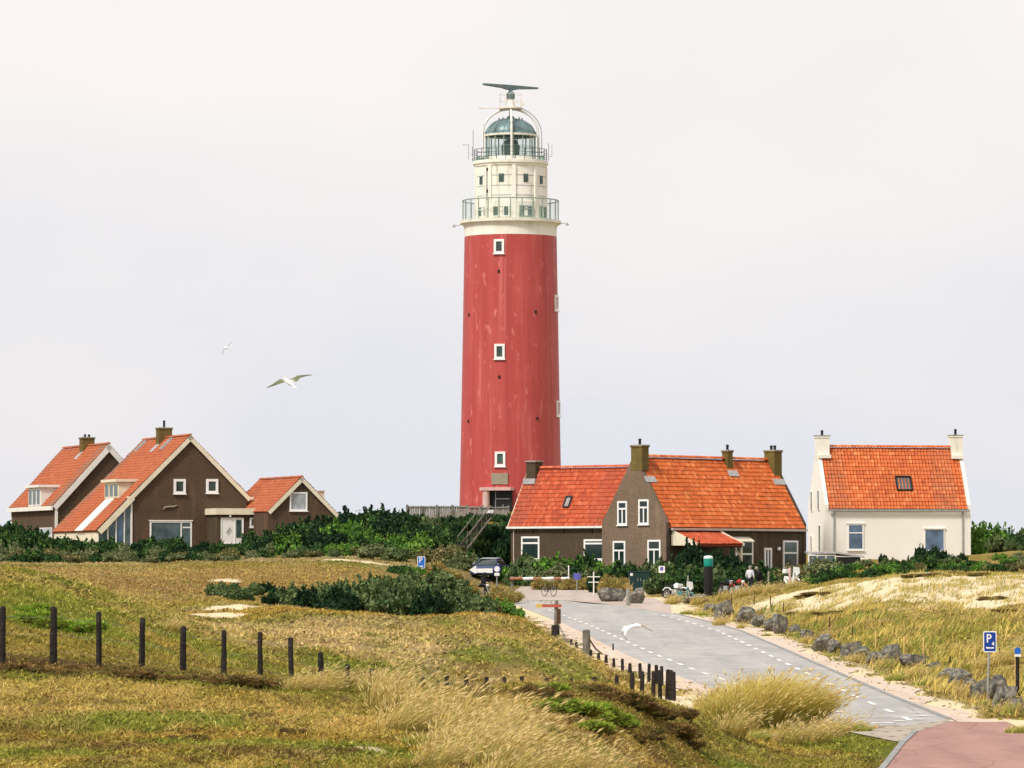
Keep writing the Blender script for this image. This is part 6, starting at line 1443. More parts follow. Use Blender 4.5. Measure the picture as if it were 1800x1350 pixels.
# ------------------------------------------------------------------ shrubs
S3 = lambda *c: np.array(srgb(*c))
PAL = {'dark': [S3(48,78,40), S3(60,92,46), S3(82,112,56), S3(38,62,36)],
       'deep': [S3(30,54,32), S3(40,68,38), S3(54,82,46), S3(24,44,28)],
       'grey': [S3(126,134,92), S3(108,118,78), S3(142,146,108), S3(92,104,66)],
       'olive': [S3(128,122,78), S3(108,108,64), S3(142,134,92), S3(90,96,56)],
       'bright': [S3(98,140,52), S3(82,124,48), S3(120,156,66), S3(70,106,46)],
       'bush': [S3(76,98,58), S3(98,116,70), S3(64,86,50), S3(116,130,86)],
       'heath': [S3(132,102,62), S3(100,78,48), S3(164,136,80), S3(112,106,56)],
       'fern': [S3(132,164,52), S3(108,146,44), S3(158,178,70), S3(120,120,50)],
       'straw': [S3(206,180,118), S3(186,160,98), S3(160,140,84), S3(150,144,80)]}
def shrub_mesh(seed, pal, nleaf=3600, leaf=.085, lumps=11, spiky=0.0, flat=False):
    rg = np.random.RandomState(seed); cs = []; rs = []
    for i in range(lumps):
        a = rg.uniform(0, 6.283); d = math.sqrt(rg.rand()) * .72; z = rg.uniform(.08, .66) * (1 - .45 * d)
        if flat: z *= .7
        cs.append((d * math.cos(a), d * math.sin(a), z)); rs.append(rg.uniform(.22, .42))
    cs = np.array(cs); rs = np.array(rs); pl = PAL[pal]
    lc = rg.randint(0, len(pl), lumps); k = rg.choice(lumps, nleaf, p=rs ** 2 / (rs ** 2).sum())
    d = rg.normal(size=(nleaf, 3)); d /= np.linalg.norm(d, axis=1)[:, None]; d[:, 2] = np.where(d[:, 2] < -.25, -d[:, 2], d[:, 2])
    rr = rs[k] * (1 - np.abs(rg.normal(0, .16, nleaf)) + (rg.rand(nleaf) < .15) * rg.rand(nleaf) * .5)
    p = cs[k] + d * rr[:, None] * np.array([1, 1, .86]); p[:, 2] = np.maximum(p[:, 2], -.12)
    n = d + rg.normal(0, .75, (nleaf, 3)); n /= np.linalg.norm(n, axis=1)[:, None]
    t = np.cross(n, rg.normal(size=(nleaf, 3))); t /= np.linalg.norm(t, axis=1)[:, None] + 1e-9
    if spiky: t = t * (1 - spiky) + d * spiky; t /= np.linalg.norm(t, axis=1)[:, None] + 1e-9
    b = np.cross(n, t); b /= np.linalg.norm(b, axis=1)[:, None] + 1e-9
    s = leaf * rg.uniform(.75, 1.2) * rg.uniform(.45, 1.5, nleaf)[:, None]; asp = (.55 if not spiky else .2)
    if not spiky and not flat:             # ragged shoots standing out of the crown
        ns, per = 26, 22; q = nleaf - ns * per; kk = rg.randint(0, lumps, ns); dd = rg.normal(0, .55, (ns, 3)); dd[:, 2] = np.abs(dd[:, 2]) + .7; dd /= np.linalg.norm(dd, axis=1)[:, None]
        ln = rg.uniform(.12, .34, ns); tt = np.tile(np.linspace(0, 1, per), ns); kr = np.repeat(np.arange(ns), per)
        p[q:] = cs[kk][kr] + dd[kr] * (rs[kk][kr] * .85 + ln[kr] * tt)[:, None] + rg.normal(0, .022, (ns * per, 3)); s[q:] *= .8
    V = np.stack([p - t * s, p + b * s * asp, p + t * s * (1 + spiky), p - b * s * asp], 1).reshape(-1, 3)
    ci = np.where(rg.rand(nleaf) < .55, lc[k], rg.randint(0, len(pl), nleaf))
    col = np.array(pl)[ci] * rg.uniform(.65, 1.35, nleaf)[:, None]
    C = np.repeat(col, 4, 0); Fq = np.arange(nleaf * 4)
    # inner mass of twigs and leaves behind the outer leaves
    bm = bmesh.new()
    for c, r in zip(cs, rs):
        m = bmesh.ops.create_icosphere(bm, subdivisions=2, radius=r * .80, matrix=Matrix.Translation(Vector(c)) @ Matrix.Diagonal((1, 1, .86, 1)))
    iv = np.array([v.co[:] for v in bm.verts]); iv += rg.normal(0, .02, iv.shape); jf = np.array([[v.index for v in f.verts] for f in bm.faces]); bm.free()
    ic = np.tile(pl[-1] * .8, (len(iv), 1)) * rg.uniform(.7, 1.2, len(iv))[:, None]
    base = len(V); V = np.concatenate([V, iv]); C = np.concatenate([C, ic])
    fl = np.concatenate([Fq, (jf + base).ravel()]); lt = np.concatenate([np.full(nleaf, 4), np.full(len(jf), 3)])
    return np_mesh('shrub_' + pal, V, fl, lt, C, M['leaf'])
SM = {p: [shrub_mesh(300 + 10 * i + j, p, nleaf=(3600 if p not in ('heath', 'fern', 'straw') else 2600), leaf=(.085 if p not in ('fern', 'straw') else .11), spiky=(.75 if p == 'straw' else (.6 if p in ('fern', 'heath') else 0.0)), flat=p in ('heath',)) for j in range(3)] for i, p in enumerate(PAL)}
vr = random.Random(99)
def shrub(pal, px, Y, r, h, label, group, sink=.06, cat='shrub', name='shrub', dz=0.0):
    x = pxx(px, Y); o = link(name, SM[pal][vr.randint(0, 2)]); k = vr.uniform(.85, 1.15)
    o.location = (x, Y, gz1(x, Y) - sink * h + dz); o.scale = (r * k, r * (2 - k), h * 1.05); o.rotation_euler = (vr.uniform(-.06, .06), vr.uniform(-.06, .06), vr.uniform(0, 6.28))
    return tag(o, label, cat, group)
MERGE = []
def belt(n, px0, px1, Y0, Y1, h0, h1, pals, label, group, aspect=(1.0, 1.5), topf=None, boost=1.12, merge=False):
    for i in range(n):
        px = px0 + (px1 - px0) * (i + .5 + vr.uniform(-.35, .35)) / n; Y = vr.uniform(Y0, Y1); h = vr.uniform(h0, h1)
        if topf is not None:
            x = pxx(px, Y); h = max(.6, boost * (W(px, topf(px) + vr.uniform(-8, 13), Y).z - gz1(x, Y)))
        pal = pals[vr.randrange(len(pals))]
        o = shrub(pal, px, Y, max(h, .8) * vr.uniform(*aspect) * .85, h, label, group)
        if merge: MERGE.append(o)
itp = lambda *pts: (lambda px: float(np.interp(px, [p[0] for p in pts], [p[1] for p in pts])))
G1 = 'dark shrubs before the brown houses'; G2 = 'grey green shrubs along the upper dune edge'; G3 = 'dark thicket on the tower mound'
L1 = 'dense dark green shrub in the hedge right below the brown brick houses'
belt(26, -40, 470, 352, 362, 1, 2, ['dark', 'deep', 'dark'], L1, G1, (.9, 1.3), itp((-40,920),(20,924),(60,938),(150,955),(230,948),(260,944),(330,950),(400,948),(470,938)), boost=1.12)
belt(24, -40, 480, 332, 345, 1.0, 1.5, ['grey', 'olive', 'dark', 'grey'], 'grey green shrub in the front row between hedge and dry upper dune', G2, (.9, 1.3), itp((-40,950),(60,960),(150,964),(300,964),(400,966),(480,962)))
belt(20, -40, 480, 318, 328, .6, .9, ['olive', 'grey', 'dark'], 'low olive shrub edging the dry upper dune', 'low shrubs edging the upper dune', (1.0, 1.5), itp((-40,968),(100,976),(300,978),(480,974)), merge=True)
belt(30, 452, 730, 352, 372, 1.5, 2.6, ['deep', 'dark', 'deep'], 'dark green shrub in the thicket climbing the mound left of the tower', G3, (.9, 1.25), itp((450,948),(520,930),(560,920),(600,912),(660,902),(730,904)), boost=1.22)
belt(22, 480, 900, 338, 350, 1.2, 2.2, ['deep', 'dark', 'bright'], 'dark green shrub on the lower slope of the tower mound', 'shrubs on the lower mound', (.9, 1.3), itp((480,946),(600,930),(700,932),(780,938),(900,946)), boost=1.25)
belt(16, 690, 898, 358, 366, 1.0, 1.8, ['dark', 'deep', 'bush'], 'shrub tucked under the timber fence at the foot of the tower', 'shrubs below the tower fence', (.9, 1.2), itp((690,902),(760,905),(820,908),(850,922),(898,912)), merge=True)
belt(14, 500, 822, 322, 334, 1.1, 1.8, ['olive', 'grey', 'olive', 'bush'], 'olive grey shrub in the band below the tower mound', 'olive shrubs below the mound', (.9, 1.4), itp((500,972),(600,964),(700,966),(800,962),(900,968)))
belt(8, 560, 690, 330, 338, 1.4, 2.0, ['dark', 'bright', 'bright'], 'leafy bright green shrub among the olive band', 'bright shrubs in the olive band', (.9, 1.2), itp((560,962),(640,950),(690,955)))
belt(14, 885, 1065, 323.5, 327, 1.2, 1.8, ['bright', 'bright', 'bush', 'dark'], 'bright green shrub hiding the foot of the lower brick wing', 'shrubs before the brick wing', (.9, 1.3), itp((885,990),(920,980),(980,982),(1030,974),(1065,985)), boost=0.98)
belt(10, 890, 1060, 323, 325, .9, 1.4, ['bush', 'grey', 'dark'], 'grey green shrub above the boom barrier', 'shrubs above the barrier', (.9, 1.3), itp((890,1000),(960,998),(1060,1000)), merge=True)
belt(18, 1058, 1425, 314, 321, 1.0, 1.6, ['bush', 'dark', 'bush', 'olive'], 'green shrub in the hedge before the gabled brick house', 'hedge before the gabled house', (.9, 1.3), itp((1058,992),(1110,996),(1170,992),(1240,1000),(1330,996),(1425,990)), boost=1.05)
belt(14, 1150, 1425, 305, 311, .8, 1.3, ['bush', 'olive', 'dark'], 'lower rounded shrub behind the parked two wheelers', 'shrubs behind the two wheelers', (.9, 1.3), itp((1150,1012),(1250,1012),(1345,1010),(1425,1002)), merge=True)
for px, t in ((1206, 953), (1225, 950), (1192, 975), (1262, 962), (1290, 968), (1305, 985)):
    Y = 322.0; x = pxx(px, Y); h = W(px, t, Y).z - gz1(x, Y); shrub('deep', px, Y, h * .5, h, 'tall dark shrub growing in front of the tiled porch', 'tall shrubs at the porch')
belt(24, 1425, 1830, 312, 328, .9, 1.5, ['bush', 'dark', 'bright', 'grey'], 'green shrub in the row below the white house', 'shrubs below the white house', (.9, 1.4), itp((1425,1000),(1500,990),(1600,985),(1700,985),(1830,975)), boost=1.35)
belt(20, 1420, 1830, 296, 308, .7, 1.2, ['dark', 'bush', 'bright', 'olive'], 'low shrub between white house and sand dune', 'low shrubs behind the sand dune', (.9, 1.5), itp((1420,1008),(1500,1002),(1600,998),(1700,1000),(1830,992)), boost=1.3, merge=True)
belt(18, 1712, 1880, 344, 356, 1.5, 3.0, ['dark', 'bush', 'bright', 'dark'], 'bushy dark tree on the skyline right of the white house', 'bushes on the right skyline', (.8, 1.1), itp((1712,930),(1745,938),(1765,945),(1800,944),(1880,940)), boost=1.4)
for px, t in ((1620, 957), (1640, 954), (1658, 962), (1690, 968), (1552, 972)):
    Y = 331.0; x = pxx(px, Y); h = W(px, t, Y).z - gz1(x, Y); shrub('deep', px, Y, h * .62, h, 'dark broad leaved bush against the wall of the white house', 'bushes at the white wall')
belt(16, 770, 905, 367, 370, 1.0, 1.8, ['dark', 'deep'], 'shrub filling the bank around the timber stair', 'shrubs around the stair', (.9, 1.2), itp((770,914),(830,916),(905,918)), merge=True)
belt(12, 850, 905, 346, 358, 1.0, 1.8, ['dark', 'deep', 'bush'], 'shrub filling the bank around the timber stair', 'shrubs around the stair', (.9, 1.2), itp((850,932),(905,932)), merge=True)
belt(10, 740, 815, 346, 358, 1.0, 1.8, ['dark', 'deep'], 'shrub filling the bank around the timber stair', 'shrubs around the stair', (.9, 1.2), itp((740,918),(815,932)), merge=True)
shrub('deep', 1045, 312.5, .8, 1.5, 'dark shrub behind the white cross post', None)
for px, t in ((812, 962), (826, 950), (838, 942), (850, 930), (862, 926), (874, 934), (886, 930), (870, 915)):
    Y = 338.6; x = pxx(px, Y); h = 1.1 * (W(px, t, Y).z - gz1(x, Y)); shrub('deep' if px % 4 else 'dark', px, Y, h * .55, h, 'tall dark shrub growing behind the timber stair', 'shrubs behind the stair')
LB_ = 'dense dark green bush in the hollow between the two dry dunes'
belt(24, 375, 660, 204, 222, .8, 1.4, ['bush', 'deep', 'bush'], LB_, 'dark bushes in the hollow', (.8, 1.05), itp((395,1066),(430,1052),(470,1042),(540,1038),(600,1034),(660,1028)), 1.15)
belt(26, 640, 872, 206, 226, 1.2, 2.2, ['bush', 'deep', 'bush', 'olive'], LB_, 'dark bushes in the hollow', (.7, .95), itp((640,1032),(680,1020),(760,1026),(800,1030),(830,1046),(872,1062)), 1.02)
belt(11, 650, 815, 236, 252, 1.2, 1.9, ['bush', 'dark', 'bush'], 'green bush at the back edge of the hollow near the arrow sign', 'bushes behind the hollow', (.8, 1.1), itp((650,1018),(700,1010),(760,1014),(820,1012),(862,1034)))
belt(8, 842, 905, 246, 262, .7, 1.1, ['bright', 'dark', 'bright'], 'bright green bush beside the far road bend', 'bushes at the road bend', (.9, 1.2), itp((842,1052),(880,1052),(905,1066)))
belt(6, 690, 740, 292, 300, .7, 1.1, ['bright', 'dark'], 'small leafy green bush below the faded parking sign', 'bushes below the faded sign', (.9, 1.2), itp((690,1000),(740,1004)))
for i, (px, Y, r, h) in enumerate(((962,317,1.0,.85),(985,317,1.1,.85),(1008,317,1.1,.9),(1028,317,.8,.95),(1073,311,.9,1.3),(1092,311,.9,1.3),(880,300,1.3,1.1),(900,296,1.0,.9),(780,302,1.6,1.0),(810,302,1.5,1.0),(755,304,1.2,.9))):
    shrub('straw', px, Y, r, h, 'dry straw coloured grass mound beside the boom barrier' if i < 4 else ('dry straw coloured grass mound beside the utility cabinet' if i < 6 else 'dry straw coloured grass mound left of the far path'), 'dry grass mounds', cat='grass mound', name='grass_mound')
def low(pal, pts, label, group, cat='heath clump', name='heath_clump'):
    for (px, py, r, h) in pts:
        g_ = ground_at(px, py); o = link(name, SM[pal][vr.randint(0, 2)]); o.location = g_ - Z * h * .1; o.scale = (r, r * vr.uniform(.9, 1.2), h); o.rotation_euler = (0, 0, vr.uniform(0, 6)); tag(o, label, cat, group)
low('heath', [(1060,1220,.5,.26),(1120,1250,.5,.28),(1200,1300,.5,.26),(1045,1222,.55,.34),(1075,1232,.6,.36),(1105,1243,.6,.38),(1135,1256,.55,.34),(1160,1262,.5,.3),(1185,1290,.6,.36),(1150,1300,.55,.34),(1120,1305,.45,.28),(950,1226,.45,.36),(975,1232,.4,.3),(1010,1272,.35,.25),(1060,1290,.4,.25),(1195,1262,.45,.3),(1215,1312,.4,.25)], 'dark brown withered heath clump on the near dune crest', 'withered heath clumps')
low('heath', [(1600,1016,.9,.3),(1625,1014,.9,.32),(1648,1013,.9,.32),(1672,1012,.8,.3),(1700,1012,.9,.3),(1728,1013,.9,.3),(1410,1052,.8,.28),(1432,1048,.9,.3),(1452,1045,.8,.28),(1400,1082,.8,.26),(1425,1083,.9,.28),(1452,1082,.9,.28),(1482,1081,.8,.25),(1512,1079,.8,.25),(1740,1056,1.0,.3),(1765,1076,.8,.25)], 'low brown root mat breaking the edge of the bare sand dune', 'brown root mats on the sand dune')
low('heath', [(20,1180,.7,.3),(58,1186,.6,.24),(110,1184,.7,.28),(140,1190,.5,.22),(200,1188,.7,.3),(228,1192,.6,.26),(262,1190,.6,.28),(290,1198,.6,.26),(345,1200,.6,.26),(372,1204,.6,.28),(415,1206,.6,.3),(440,1210,.5,.24),(480,1210,.5,.22),(330,1304,.4,.14),(250,1316,.4,.13),(80,1320,.4,.13),(520,1290,.35,.13),(600,1322,.35,.12),(450,1262,.35,.13)], 'brown dry weed clump on the ground beside the tall fence', 'brown weed clumps by the tall fence', 'weed clump', 'weed_clump')
low('fern', [(985,1252,.45,.34),(1015,1258,.5,.36),(1045,1264,.5,.38),(1072,1270,.45,.34),(1092,1276,.4,.28),(1040,1288,.4,.28),(970,1218,.35,.26),(960,1250,.3,.22)], 'bright green fern clump among the withered heath', 'fern clumps on the near dune', 'fern', 'fern')
low('fern', [(70,1098,.6,.4),(95,1106,.55,.36),(125,1112,.6,.36),(150,1108,.5,.3),(62,1082,.5,.32)], 'bright green low plant behind the wire fence on the left slope', 'green plants on the left slope', 'plant', 'green_plant')
# the lowest and least visible bushes as one mass
VV, CC, FF, LL, nb = [], [], [], [], 0
bpy.context.view_layer.update()
for o in MERGE:
    me = o.data; n = len(me.vertices); v = np.empty(n * 3, np.float32); me.vertices.foreach_get('co', v); c = np.empty(n * 4, np.float32); me.attributes['tint'].data.foreach_get('color', c)
    li = np.empty(len(me.loops), np.int32); me.loops.foreach_get('vertex_index', li); lt = np.empty(len(me.polygons), np.int32); me.polygons.foreach_get('loop_total', lt)
    mw = np.array(Matrix.LocRotScale(o.location, o.rotation_euler, o.scale)); v = v.reshape(-1, 3) @ mw[:3, :3].T + mw[:3, 3]
    VV.append(v); CC.append(c.reshape(-1, 4)[:, :3]); FF.append(li + nb); LL.append(lt); nb += n
for o in MERGE: bpy.data.objects.remove(o)
tag(link('undergrowth', np_mesh('undergrowth', np.concatenate(VV), np.concatenate(FF), np.concatenate(LL), np.concatenate(CC), M['leaf'])), 'low green and olive bushes filling the gaps between the larger shrubs', 'undergrowth', kind='stuff')
# ------------------------------------------------------------------ grass
def blades(name, x, y, z, h, wd, col, lean, rg, seg=2, mat='grass', droop=0.35):
    n = len(x); a = rg.uniform(0, 6.283, n); cx, sx = np.cos(a) * wd / 2, np.sin(a) * wd / 2
    lx, ly = lean; V = []; C = []
    ts = np.linspace(0, 1, seg + 1)
    for i, t in enumerate(ts):
        off = t ** 1.7; hz_ = h * (t - droop * t * t * .5)
        bx, by, bz = x + lx * h * off, y + ly * h * off, z + hz_ - (0.03 if i == 0 else 0)
        if i < seg:
            k = 1 - .55 * t
            V.append(np.stack([bx - cx * k, by - sx * k, bz], -1)); V.append(np.stack([bx + cx * k, by + sx * k, bz], -1))
        else: V.append(np.stack([bx, by, bz], -1))
    m = 2 * seg + 1; V = np.stack(V, 1).reshape(-1, 3); C = np.repeat(col, m, 0)
    b = np.arange(n)[:, None] * m; fl = []; 
    quads = [b + np.array([[2 * i, 2 * i + 1, 2 * i + 3, 2 * i + 2]]) for i in range(seg - 1)]; tri = b + np.array([[2 * seg - 2, 2 * seg - 1, 2 * seg]])
    fl = np.concatenate([q.ravel() for q in quads] + [tri.ravel()]); lt = np.concatenate([np.full(n * (seg - 1), 4), np.full(n, 3)])
    return np_mesh(name, V, fl, lt, C, M[mat])
def meadow(name, label, n, Y0, Y1, u0, u1, h0, h1, w0, w1, seed, wind=.45):
    rg = np.random.RandomState(seed)
    y = np.exp(rg.uniform(math.log(Y0), math.log(Y1), n)); x = rg.uniform(u0, u1, n) * y
    den = fbm(x * 1.4, y * .9, seed + 5, 3); d = corridor(x, y); s = sandf(x, y)
    hill = (y > 318) & (y < 420)
    n4 = vnoise(x * 4.5, y * 2.2, 77)
    keep = (rg.rand(n) < (smooth01((den - .22) / .3) * .85 + .15) * (1 - .7 * smooth01((n4 - .62) / .15))) & (d > .15 + rg.rand(n) * .5) & (rg.rand(n) > s * .96)
    x, y, den = x[keep], y[keep], den[keep]; n = len(x); z = gz(x, y); rnd = rg.rand(n)
    h = (h0 + (h1 - h0) * rg.rand(n) ** 2) * (.55 + .9 * fbm(x * .8, y * .5, seed + 9, 3)); wd = rg.uniform(w0, w1, n)
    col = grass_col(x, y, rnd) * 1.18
    ang = rg.uniform(0, 6.283, n); k = rg.uniform(.4, 1.9, n)
    me = blades(name, x, y, z, h, wd, col, (np.cos(ang) * k + wind, np.sin(ang) * k), rg)
    return tag(link(name, me), label, 'grass', kind='stuff')
meadow('near_grass', 'short dry olive grass covering the near dune slope', 420000, 56, 116, -.16, .16, .035, .15, .010, .022, 11, .12)
meadow('dune_grass', 'dry tan grass covering the middle and upper dunes', 440000, 112, 330, -.15, .15, .05, .19, .022, .045, 12, .15)
# matted moss and litter between the blades
def litter(name, label, n, Y0, Y1, s0, s1, seed):
    rg = np.random.RandomState(seed); y = np.exp(rg.uniform(math.log(Y0), math.log(Y1), n)); x = rg.uniform(-.15, .15, n) * y
    d = corridor(x, y); s = sandf(x, y); k = (d > .1 + rg.rand(n) * .4) & (rg.rand(n) > s * .97) & (fbm(x * 1.1, y * .6, seed + 3, 3) > .36); x, y = x[k], y[k]; n = len(x)
    z = gz(x, y) + rg.uniform(.0, .05, n); sz = rg.uniform(s0, s1, n)
    f = 2.6 * 60 / y; q = vnoise(x * 2.6, y * 1.3, seed + 1) * .6 + rg.rand(n) * .4; q2 = vnoise(x * .9, y * .45, seed + 2) * .7 + rg.rand(n) * .3
    base = grass_col(x, y, np.full(n, .5)); pal = np.array([srgb(66, 54, 28), srgb(110, 88, 46), srgb(138, 130, 52), srgb(158, 150, 62), srgb(172, 160, 82), srgb(194, 176, 106)])
    ci = np.clip((q * 7.8 - 1.35).astype(int), 0, 5); col = pal[ci] * .55 + base * .5
    g_ = (smooth01((q2 - .52) / .2) * .6)[:, None]; col = col * (1 - g_) + np.array(srgb(112, 122, 44)) * g_; col = col * rg.uniform(.6, 1.35, n)[:, None]
    u = rg.normal(size=(n, 3)); u[:, 2] *= .6; u /= np.linalg.norm(u, axis=1)[:, None]; v = np.cross(u, rg.normal(size=(n, 3))); v /= np.linalg.norm(v, axis=1)[:, None]
    p = np.stack([x, y, z], -1); a = u * sz[:, None]; b = v * sz[:, None] * .5
    V = np.stack([p - a, p + b, p + a, p - b], 1).reshape(-1, 3)
    me = np_mesh(name, V, np.arange(n * 4), np.full(n, 4), np.repeat(col, 4, 0), M['leaf']); return tag(link(name, me), label, 'moss', kind='stuff')
litter('near_moss', 'matted olive moss and brown litter on the near dune', 260000, 56, 118, .02, .05, 71)
litter('dune_moss', 'matted tan moss and brown litter on the middle dunes', 200000, 115, 325, .05, .11, 73)
# ------------------------------------------------------------------ marram tufts
def tuft_mesh(name, seed, n, rx, ry, h0, h1, wd, wind=.55, green=.25, heads=.12, spread=.5, gold=S3(246,232,140)):
    rg = np.random.RandomState(seed); a = rg.uniform(0, 6.283, n); d = np.sqrt(rg.rand(n)); x = np.cos(a) * d * rx; y = np.sin(a) * d * ry
    dome = 1 - .45 * d ** 2; h = rg.uniform(h0, h1, n) * dome; z = np.zeros(n) - .05
    lean = (np.cos(a) * d * spread + rg.normal(0, .22, n) + wind, np.sin(a) * d * spread + rg.normal(0, .22, n))
    isg = rg.rand(n) < green; h = np.where(isg, h * .75, h)
    col = np.where(isg[:, None], S3(146,160,68)[None], gold[None]) * rg.uniform(.55, 1.2, n)[:, None]
    m = rg.rand(n); col = np.where((m > .82)[:, None] & ~isg[:, None], S3(206,168,96)[None] * rg.uniform(.6, 1.1, n)[:, None], col)
    w_ = np.full(n, wd) * rg.uniform(.7, 1.3, n)
    me1 = blades(name, x, y, z, h, w_, col, lean, rg, seg=4, droop=.55)
    # seed heads: thicker pale spindles near the tips of some stalks
    k = np.where(rg.rand(n) < heads)[0]; 
    V0 = np.empty(len(me1.vertices) * 3, np.float32); me1.vertices.foreach_get('co', V0); V0 = V0.reshape(-1, 9, 3)
    tip = V0[k, 8]; mid = V0[k, 6:8].mean(1); dirv = tip - mid; ln = np.linalg.norm(dirv, axis=1)[:, None]; dirv = dirv / (ln + 1e-6)
    side = np.cross(dirv, rg.normal(size=dirv.shape)); side /= np.linalg.norm(side, axis=1)[:, None] + 1e-6; s2 = np.cross(dirv, side)
    L = .20; r = wd * 1.25
    hv = np.stack([tip - dirv * L * .3, tip + side * r + dirv * L * .15, tip - side * r * .5 + s2 * r + dirv * L * .15, tip - side * r * .5 - s2 * r + dirv * L * .15, tip + dirv * L * .8], 1)
    f = np.array([[0, 1, 2], [0, 2, 3], [0, 3, 1], [4, 2, 1], [4, 3, 2], [4, 1, 3]])
    nb = len(V0) * 9; fh = (np.arange(len(k))[:, None, None] * 5 + f[None] + nb).ravel()
    nl = len(me1.loops); L0 = np.empty(nl, np.int32); me1.loops.foreach_get('vertex_index', L0); lt0 = np.empty(len(me1.polygons), np.int32); me1.polygons.foreach_get('loop_total', lt0)
    c0 = np.empty(len(V0) * 9 * 4, np.float32); me1.attributes['tint'].data.foreach_get('color', c0); c0 = c0.reshape(-1, 4)[:, :3]
    ch = np.repeat(S3(248,228,170)[None] * rg.uniform(.8, 1.1, len(k))[:, None], 5, 0)
    bpy.data.meshes.remove(me1)
    return np_mesh(name, np.concatenate([V0.reshape(-1, 3), hv.reshape(-1, 3)]), np.concatenate([L0, fh]), np.concatenate([lt0, np.full(len(k) * 6, 3)]), np.concatenate([c0, ch]), M['straw'])
TM = [tuft_mesh('marram', 500 + i, 620, .42, .42, .40, 1.35, .012, heads=.26, green=.36, gold=S3(246,224,146)) for i in range(3)]
TG = [tuft_mesh('green_marram', 520 + i, 800, .40, .40, .30, .60, .014, green=.75, heads=.02) for i in range(2)]
def tuft(mesh, px, py, s, label, group='marram grass tufts', y0=50, Y=None):
    g_ = ground_at(px, py, y0) if Y is None else Vector((pxx(px, Y), Y, gz1(pxx(px, Y), Y))); o = link('grass_tuft', mesh); o.location = g_; k = vr.uniform(.9, 1.1); o.scale = (s * k, s * k, s * vr.uniform(.9, 1.1)); o.rotation_euler = (0, 0, vr.uniform(-.5, .5)); return tag(o, label, 'grass tuft', group)
big = [(672,1228,.95),(706,1236,1.05),(740,1240,1.1),(775,1252,1.1),(810,1262,1.1),(845,1276,1.1),(880,1292,1.1),(700,1268,.9),(740,1280,1.0),(780,1292,1.0),(820,1306,1.05),(860,1318,1.05),(905,1318,1.05),(940,1334,1.0),(980,1345,.9),(1015,1348,.75),(1050,1352,.7),(760,1322,.8),(830,1345,.9),(890,1352,.9)]
for i, (px, py, s) in enumerate(big):
    py += 8 if px < 690 else (18 if px < 740 else 30); s *= .82
    tuft(TM[i % 3] if i % 5 != 3 else TG[0], px, py, s, 'golden marram tuft bending right in the clump on the near dune', 'golden marram clump on the near dune')
for i, (px, py, s, lb) in enumerate([(520,1216,.55,'small pale tuft at the end of the tall fence posts'),(568,1220,.6,'pale wispy tuft in front of the shortened fence post'),(655,1215,.7,'slender tuft hiding the fence post left of the marram clump'),(300,1110,.5,'thin dry tuft on the left slope behind the fence')]):
    tuft(TM[i % 3], px, py, s, lb)
gb = ground_at(1325, 1282); me = tuft_mesh('great_marram', 777, 11000, 1.5, .8, 1.25, 2.3, .016, wind=.32, green=.28, heads=.05, spread=.38)
o = link('grass_tuft', me); o.location = gb + Vector((.12, 0, 0)); o['label'] = 'huge golden marram clump beside the grey road end'; o['category'] = 'grass tuft'
for i, (px, py, s, k, lb) in enumerate([(1572,1196,1.0,1,'rounded green and tan tussock below the leaning slab boulder'),(1636,1208,1.3,1,'wide green tussock right of the rounded one'),(1670,1214,1.0,1,'green tussock touching the half sunk dark boulder'),(1765,1170,.9,0,'straw tuft on the slope behind the marker post'),(1720,1180,.7,0,'straw tuft just left of the parking sign pole'),(1600,1195,.7,0,'straw tuft between the two green tussocks'),(1785,1290,.8,1,'green tussock in the corner beside the red asphalt'),(1450,1125,.7,0,'straw tuft behind the pointed grey boulder'),(1230,1082,1.1,1,'green tussock at the left end of the verge'),(1205,1080,1.0,1,'outermost green tussock of the verge by the sand'),(1262,1100,.8,0,'straw tuft in front of the tall dark boulder'),(1395,1118,.8,1,'green tussock beside the pale slanted boulder'),(1497,1286,1.0,1,'blue green tussock at the right edge of the huge marram clump'),(1240,1250,.8,0,'straw tuft left of the huge marram clump'),(1255,1262,.7,1,'green tuft left under the huge marram clump'),(1285,1290,.8,0,'straw tuft under the left half of the huge marram clump'),(1325,1300,.8,1,'dark green tuft under the middle of the huge marram clump'),(1380,1308,.8,0,'straw tuft under the right half of the huge marram clump'),(1430,1306,.8,0,'straw tuft under the right end of the huge marram clump'),(1460,1296,.8,0,'outermost straw tuft right of the huge marram clump')]):
    tuft((TG if k else TM)[i % 2], px, py, s, lb, None, 80)
for i, (px, Y, s, lb) in enumerate([(1178,293,1.0,'dry tuft in front of the white and black motorbike'),(1222,291,.9,'dry tuft at the right of the teal scooter'),(1268,292,1.0,'dry tuft in front of the black motorbike with windscreen'),(1300,291,1.0,'dry tuft in front of the red motorbike'),(1328,292,1.0,'dry tuft at the feet of the two standing people'),(1352,290,1.0,'dry tuft at the tall pale slim post'),(1388,292,1.0,'dry tuft in front of the grey white scooter')]):
    tuft(TM[i % 3], px, 0, s, lb, None, Y=Y)
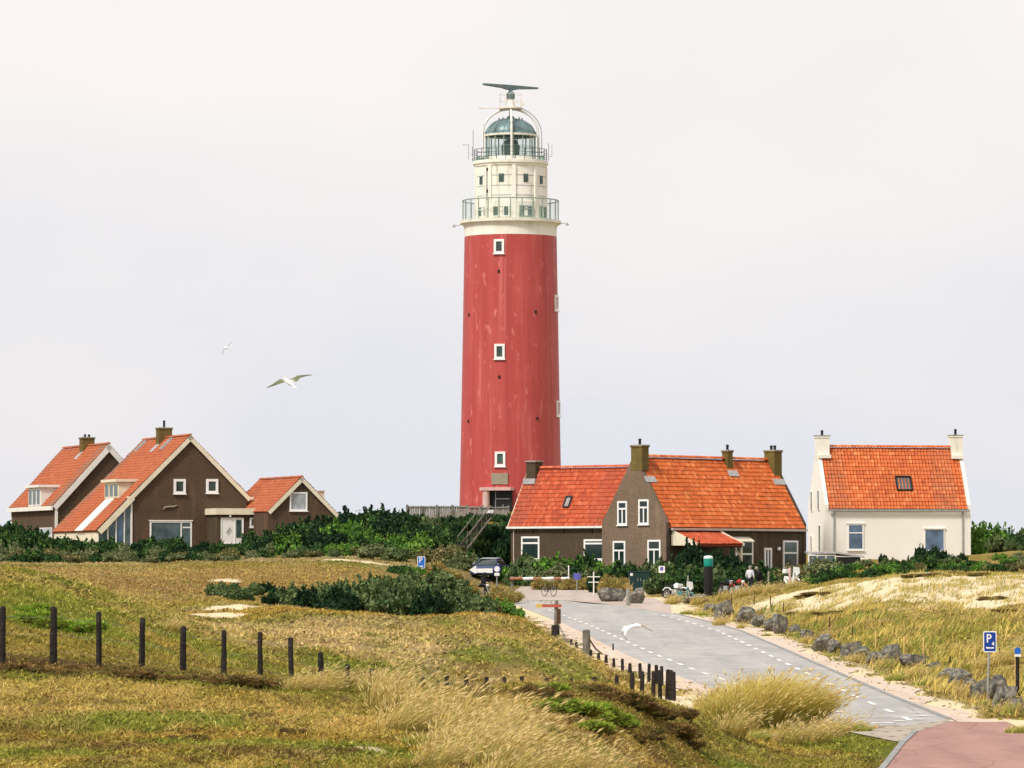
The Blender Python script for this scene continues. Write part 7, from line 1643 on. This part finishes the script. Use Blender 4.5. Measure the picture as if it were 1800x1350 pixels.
for i, (px, py, s, k, lb) in enumerate([(1300,1106,.5,0,'little straw tuft under the broad brownish boulder'),(1345,1118,.5,1,'little green tuft under the flat dark boulder'),(1412,1132,.6,0,'straw tuft by the half buried brownish stone'),(1455,1155,.5,1,'little green tuft before the stubby grey boulder'),(1500,1166,.5,0,'little straw tuft below the flat topped brown boulder'),(1545,1176,.6,0,'straw tuft before the squat rounded boulder'),(1605,1182,.6,1,'green tuft before the wide low grey boulder'),(1690,1228,.6,0,'straw tuft before the sloping slab boulder'),(1725,1240,.6,1,'green tuft at the foot of the parking sign pole'),(1760,1256,.6,0,'straw tuft before the pale split boulder')]):
    tuft((TG if k else TM)[i % 2], px, py, s, lb, None, 100)
# scattered dry tussocks on the right bank, countable only as a mass
rg = np.random.RandomState(5); n = 32000
y = rg.uniform(122, 262, n); x = XR(y) + 1.6 + np.abs(rg.normal(0, 4.5, n)); kp = fbm(x * .8, y * .35, 88, 3) > .5; x, y = x[kp], y[kp]
s = sandf(x, y); kp = rg.rand(len(x)) > s; x, y = x[kp], y[kp]; z = gz(x, y); h = rg.uniform(.2, .55, len(x)); gq = smooth01((fbm(x * .45, y * .16, 97) - .36) / .25) * .75; bq = fbm(x * 1.2, y * .5, 98, 3) > .56; col = np.where((rg.rand(len(x)) < gq)[:, None], S3(138,152,68)[None], S3(234,208,118)[None]); col = np.where((bq & (rg.rand(len(x)) < .6))[:, None], S3(156,128,76)[None], col) * rg.uniform(.55, 1.2, len(x))[:, None]; h = h * (.6 + .8 * fbm(x * .9, y * .4, 99, 3))
me = blades('verge_grass', x, y, z, h, rg.uniform(.02, .045, len(x)), col, (rg.normal(.45, .3, len(x)), rg.normal(0, .3, len(x))), rg, seg=3)
tag(link('verge_grass', me), 'tall yellow grass on the bank between boulders and sand dune', 'grass', kind='stuff')
# sparse marram sprigs on the bare sand of the right dune
n = 26000; y = rg.uniform(224, 262, n); u = rg.uniform(.058, .125, n); x = u * y; cl = fbm(x * 1.5, y * .6, 93, 2) > .53; x, y = x[cl], y[cl]; z = gz(x, y)
me = blades('dune_sprigs', x, y, z, rg.uniform(.12, .35, len(x)), rg.uniform(.02, .04, len(x)), np.where((rg.rand(len(x)) < .5)[:, None], S3(150,150,80)[None], S3(214,190,110)[None]) * rg.uniform(.7, 1.1, len(x))[:, None], (rg.normal(.4, .3, len(x)), rg.normal(0, .3, len(x))), rg)
tag(link('dune_sprigs', me), 'sparse sprigs of grass growing through the bare sand dune', 'grass', kind='stuff')
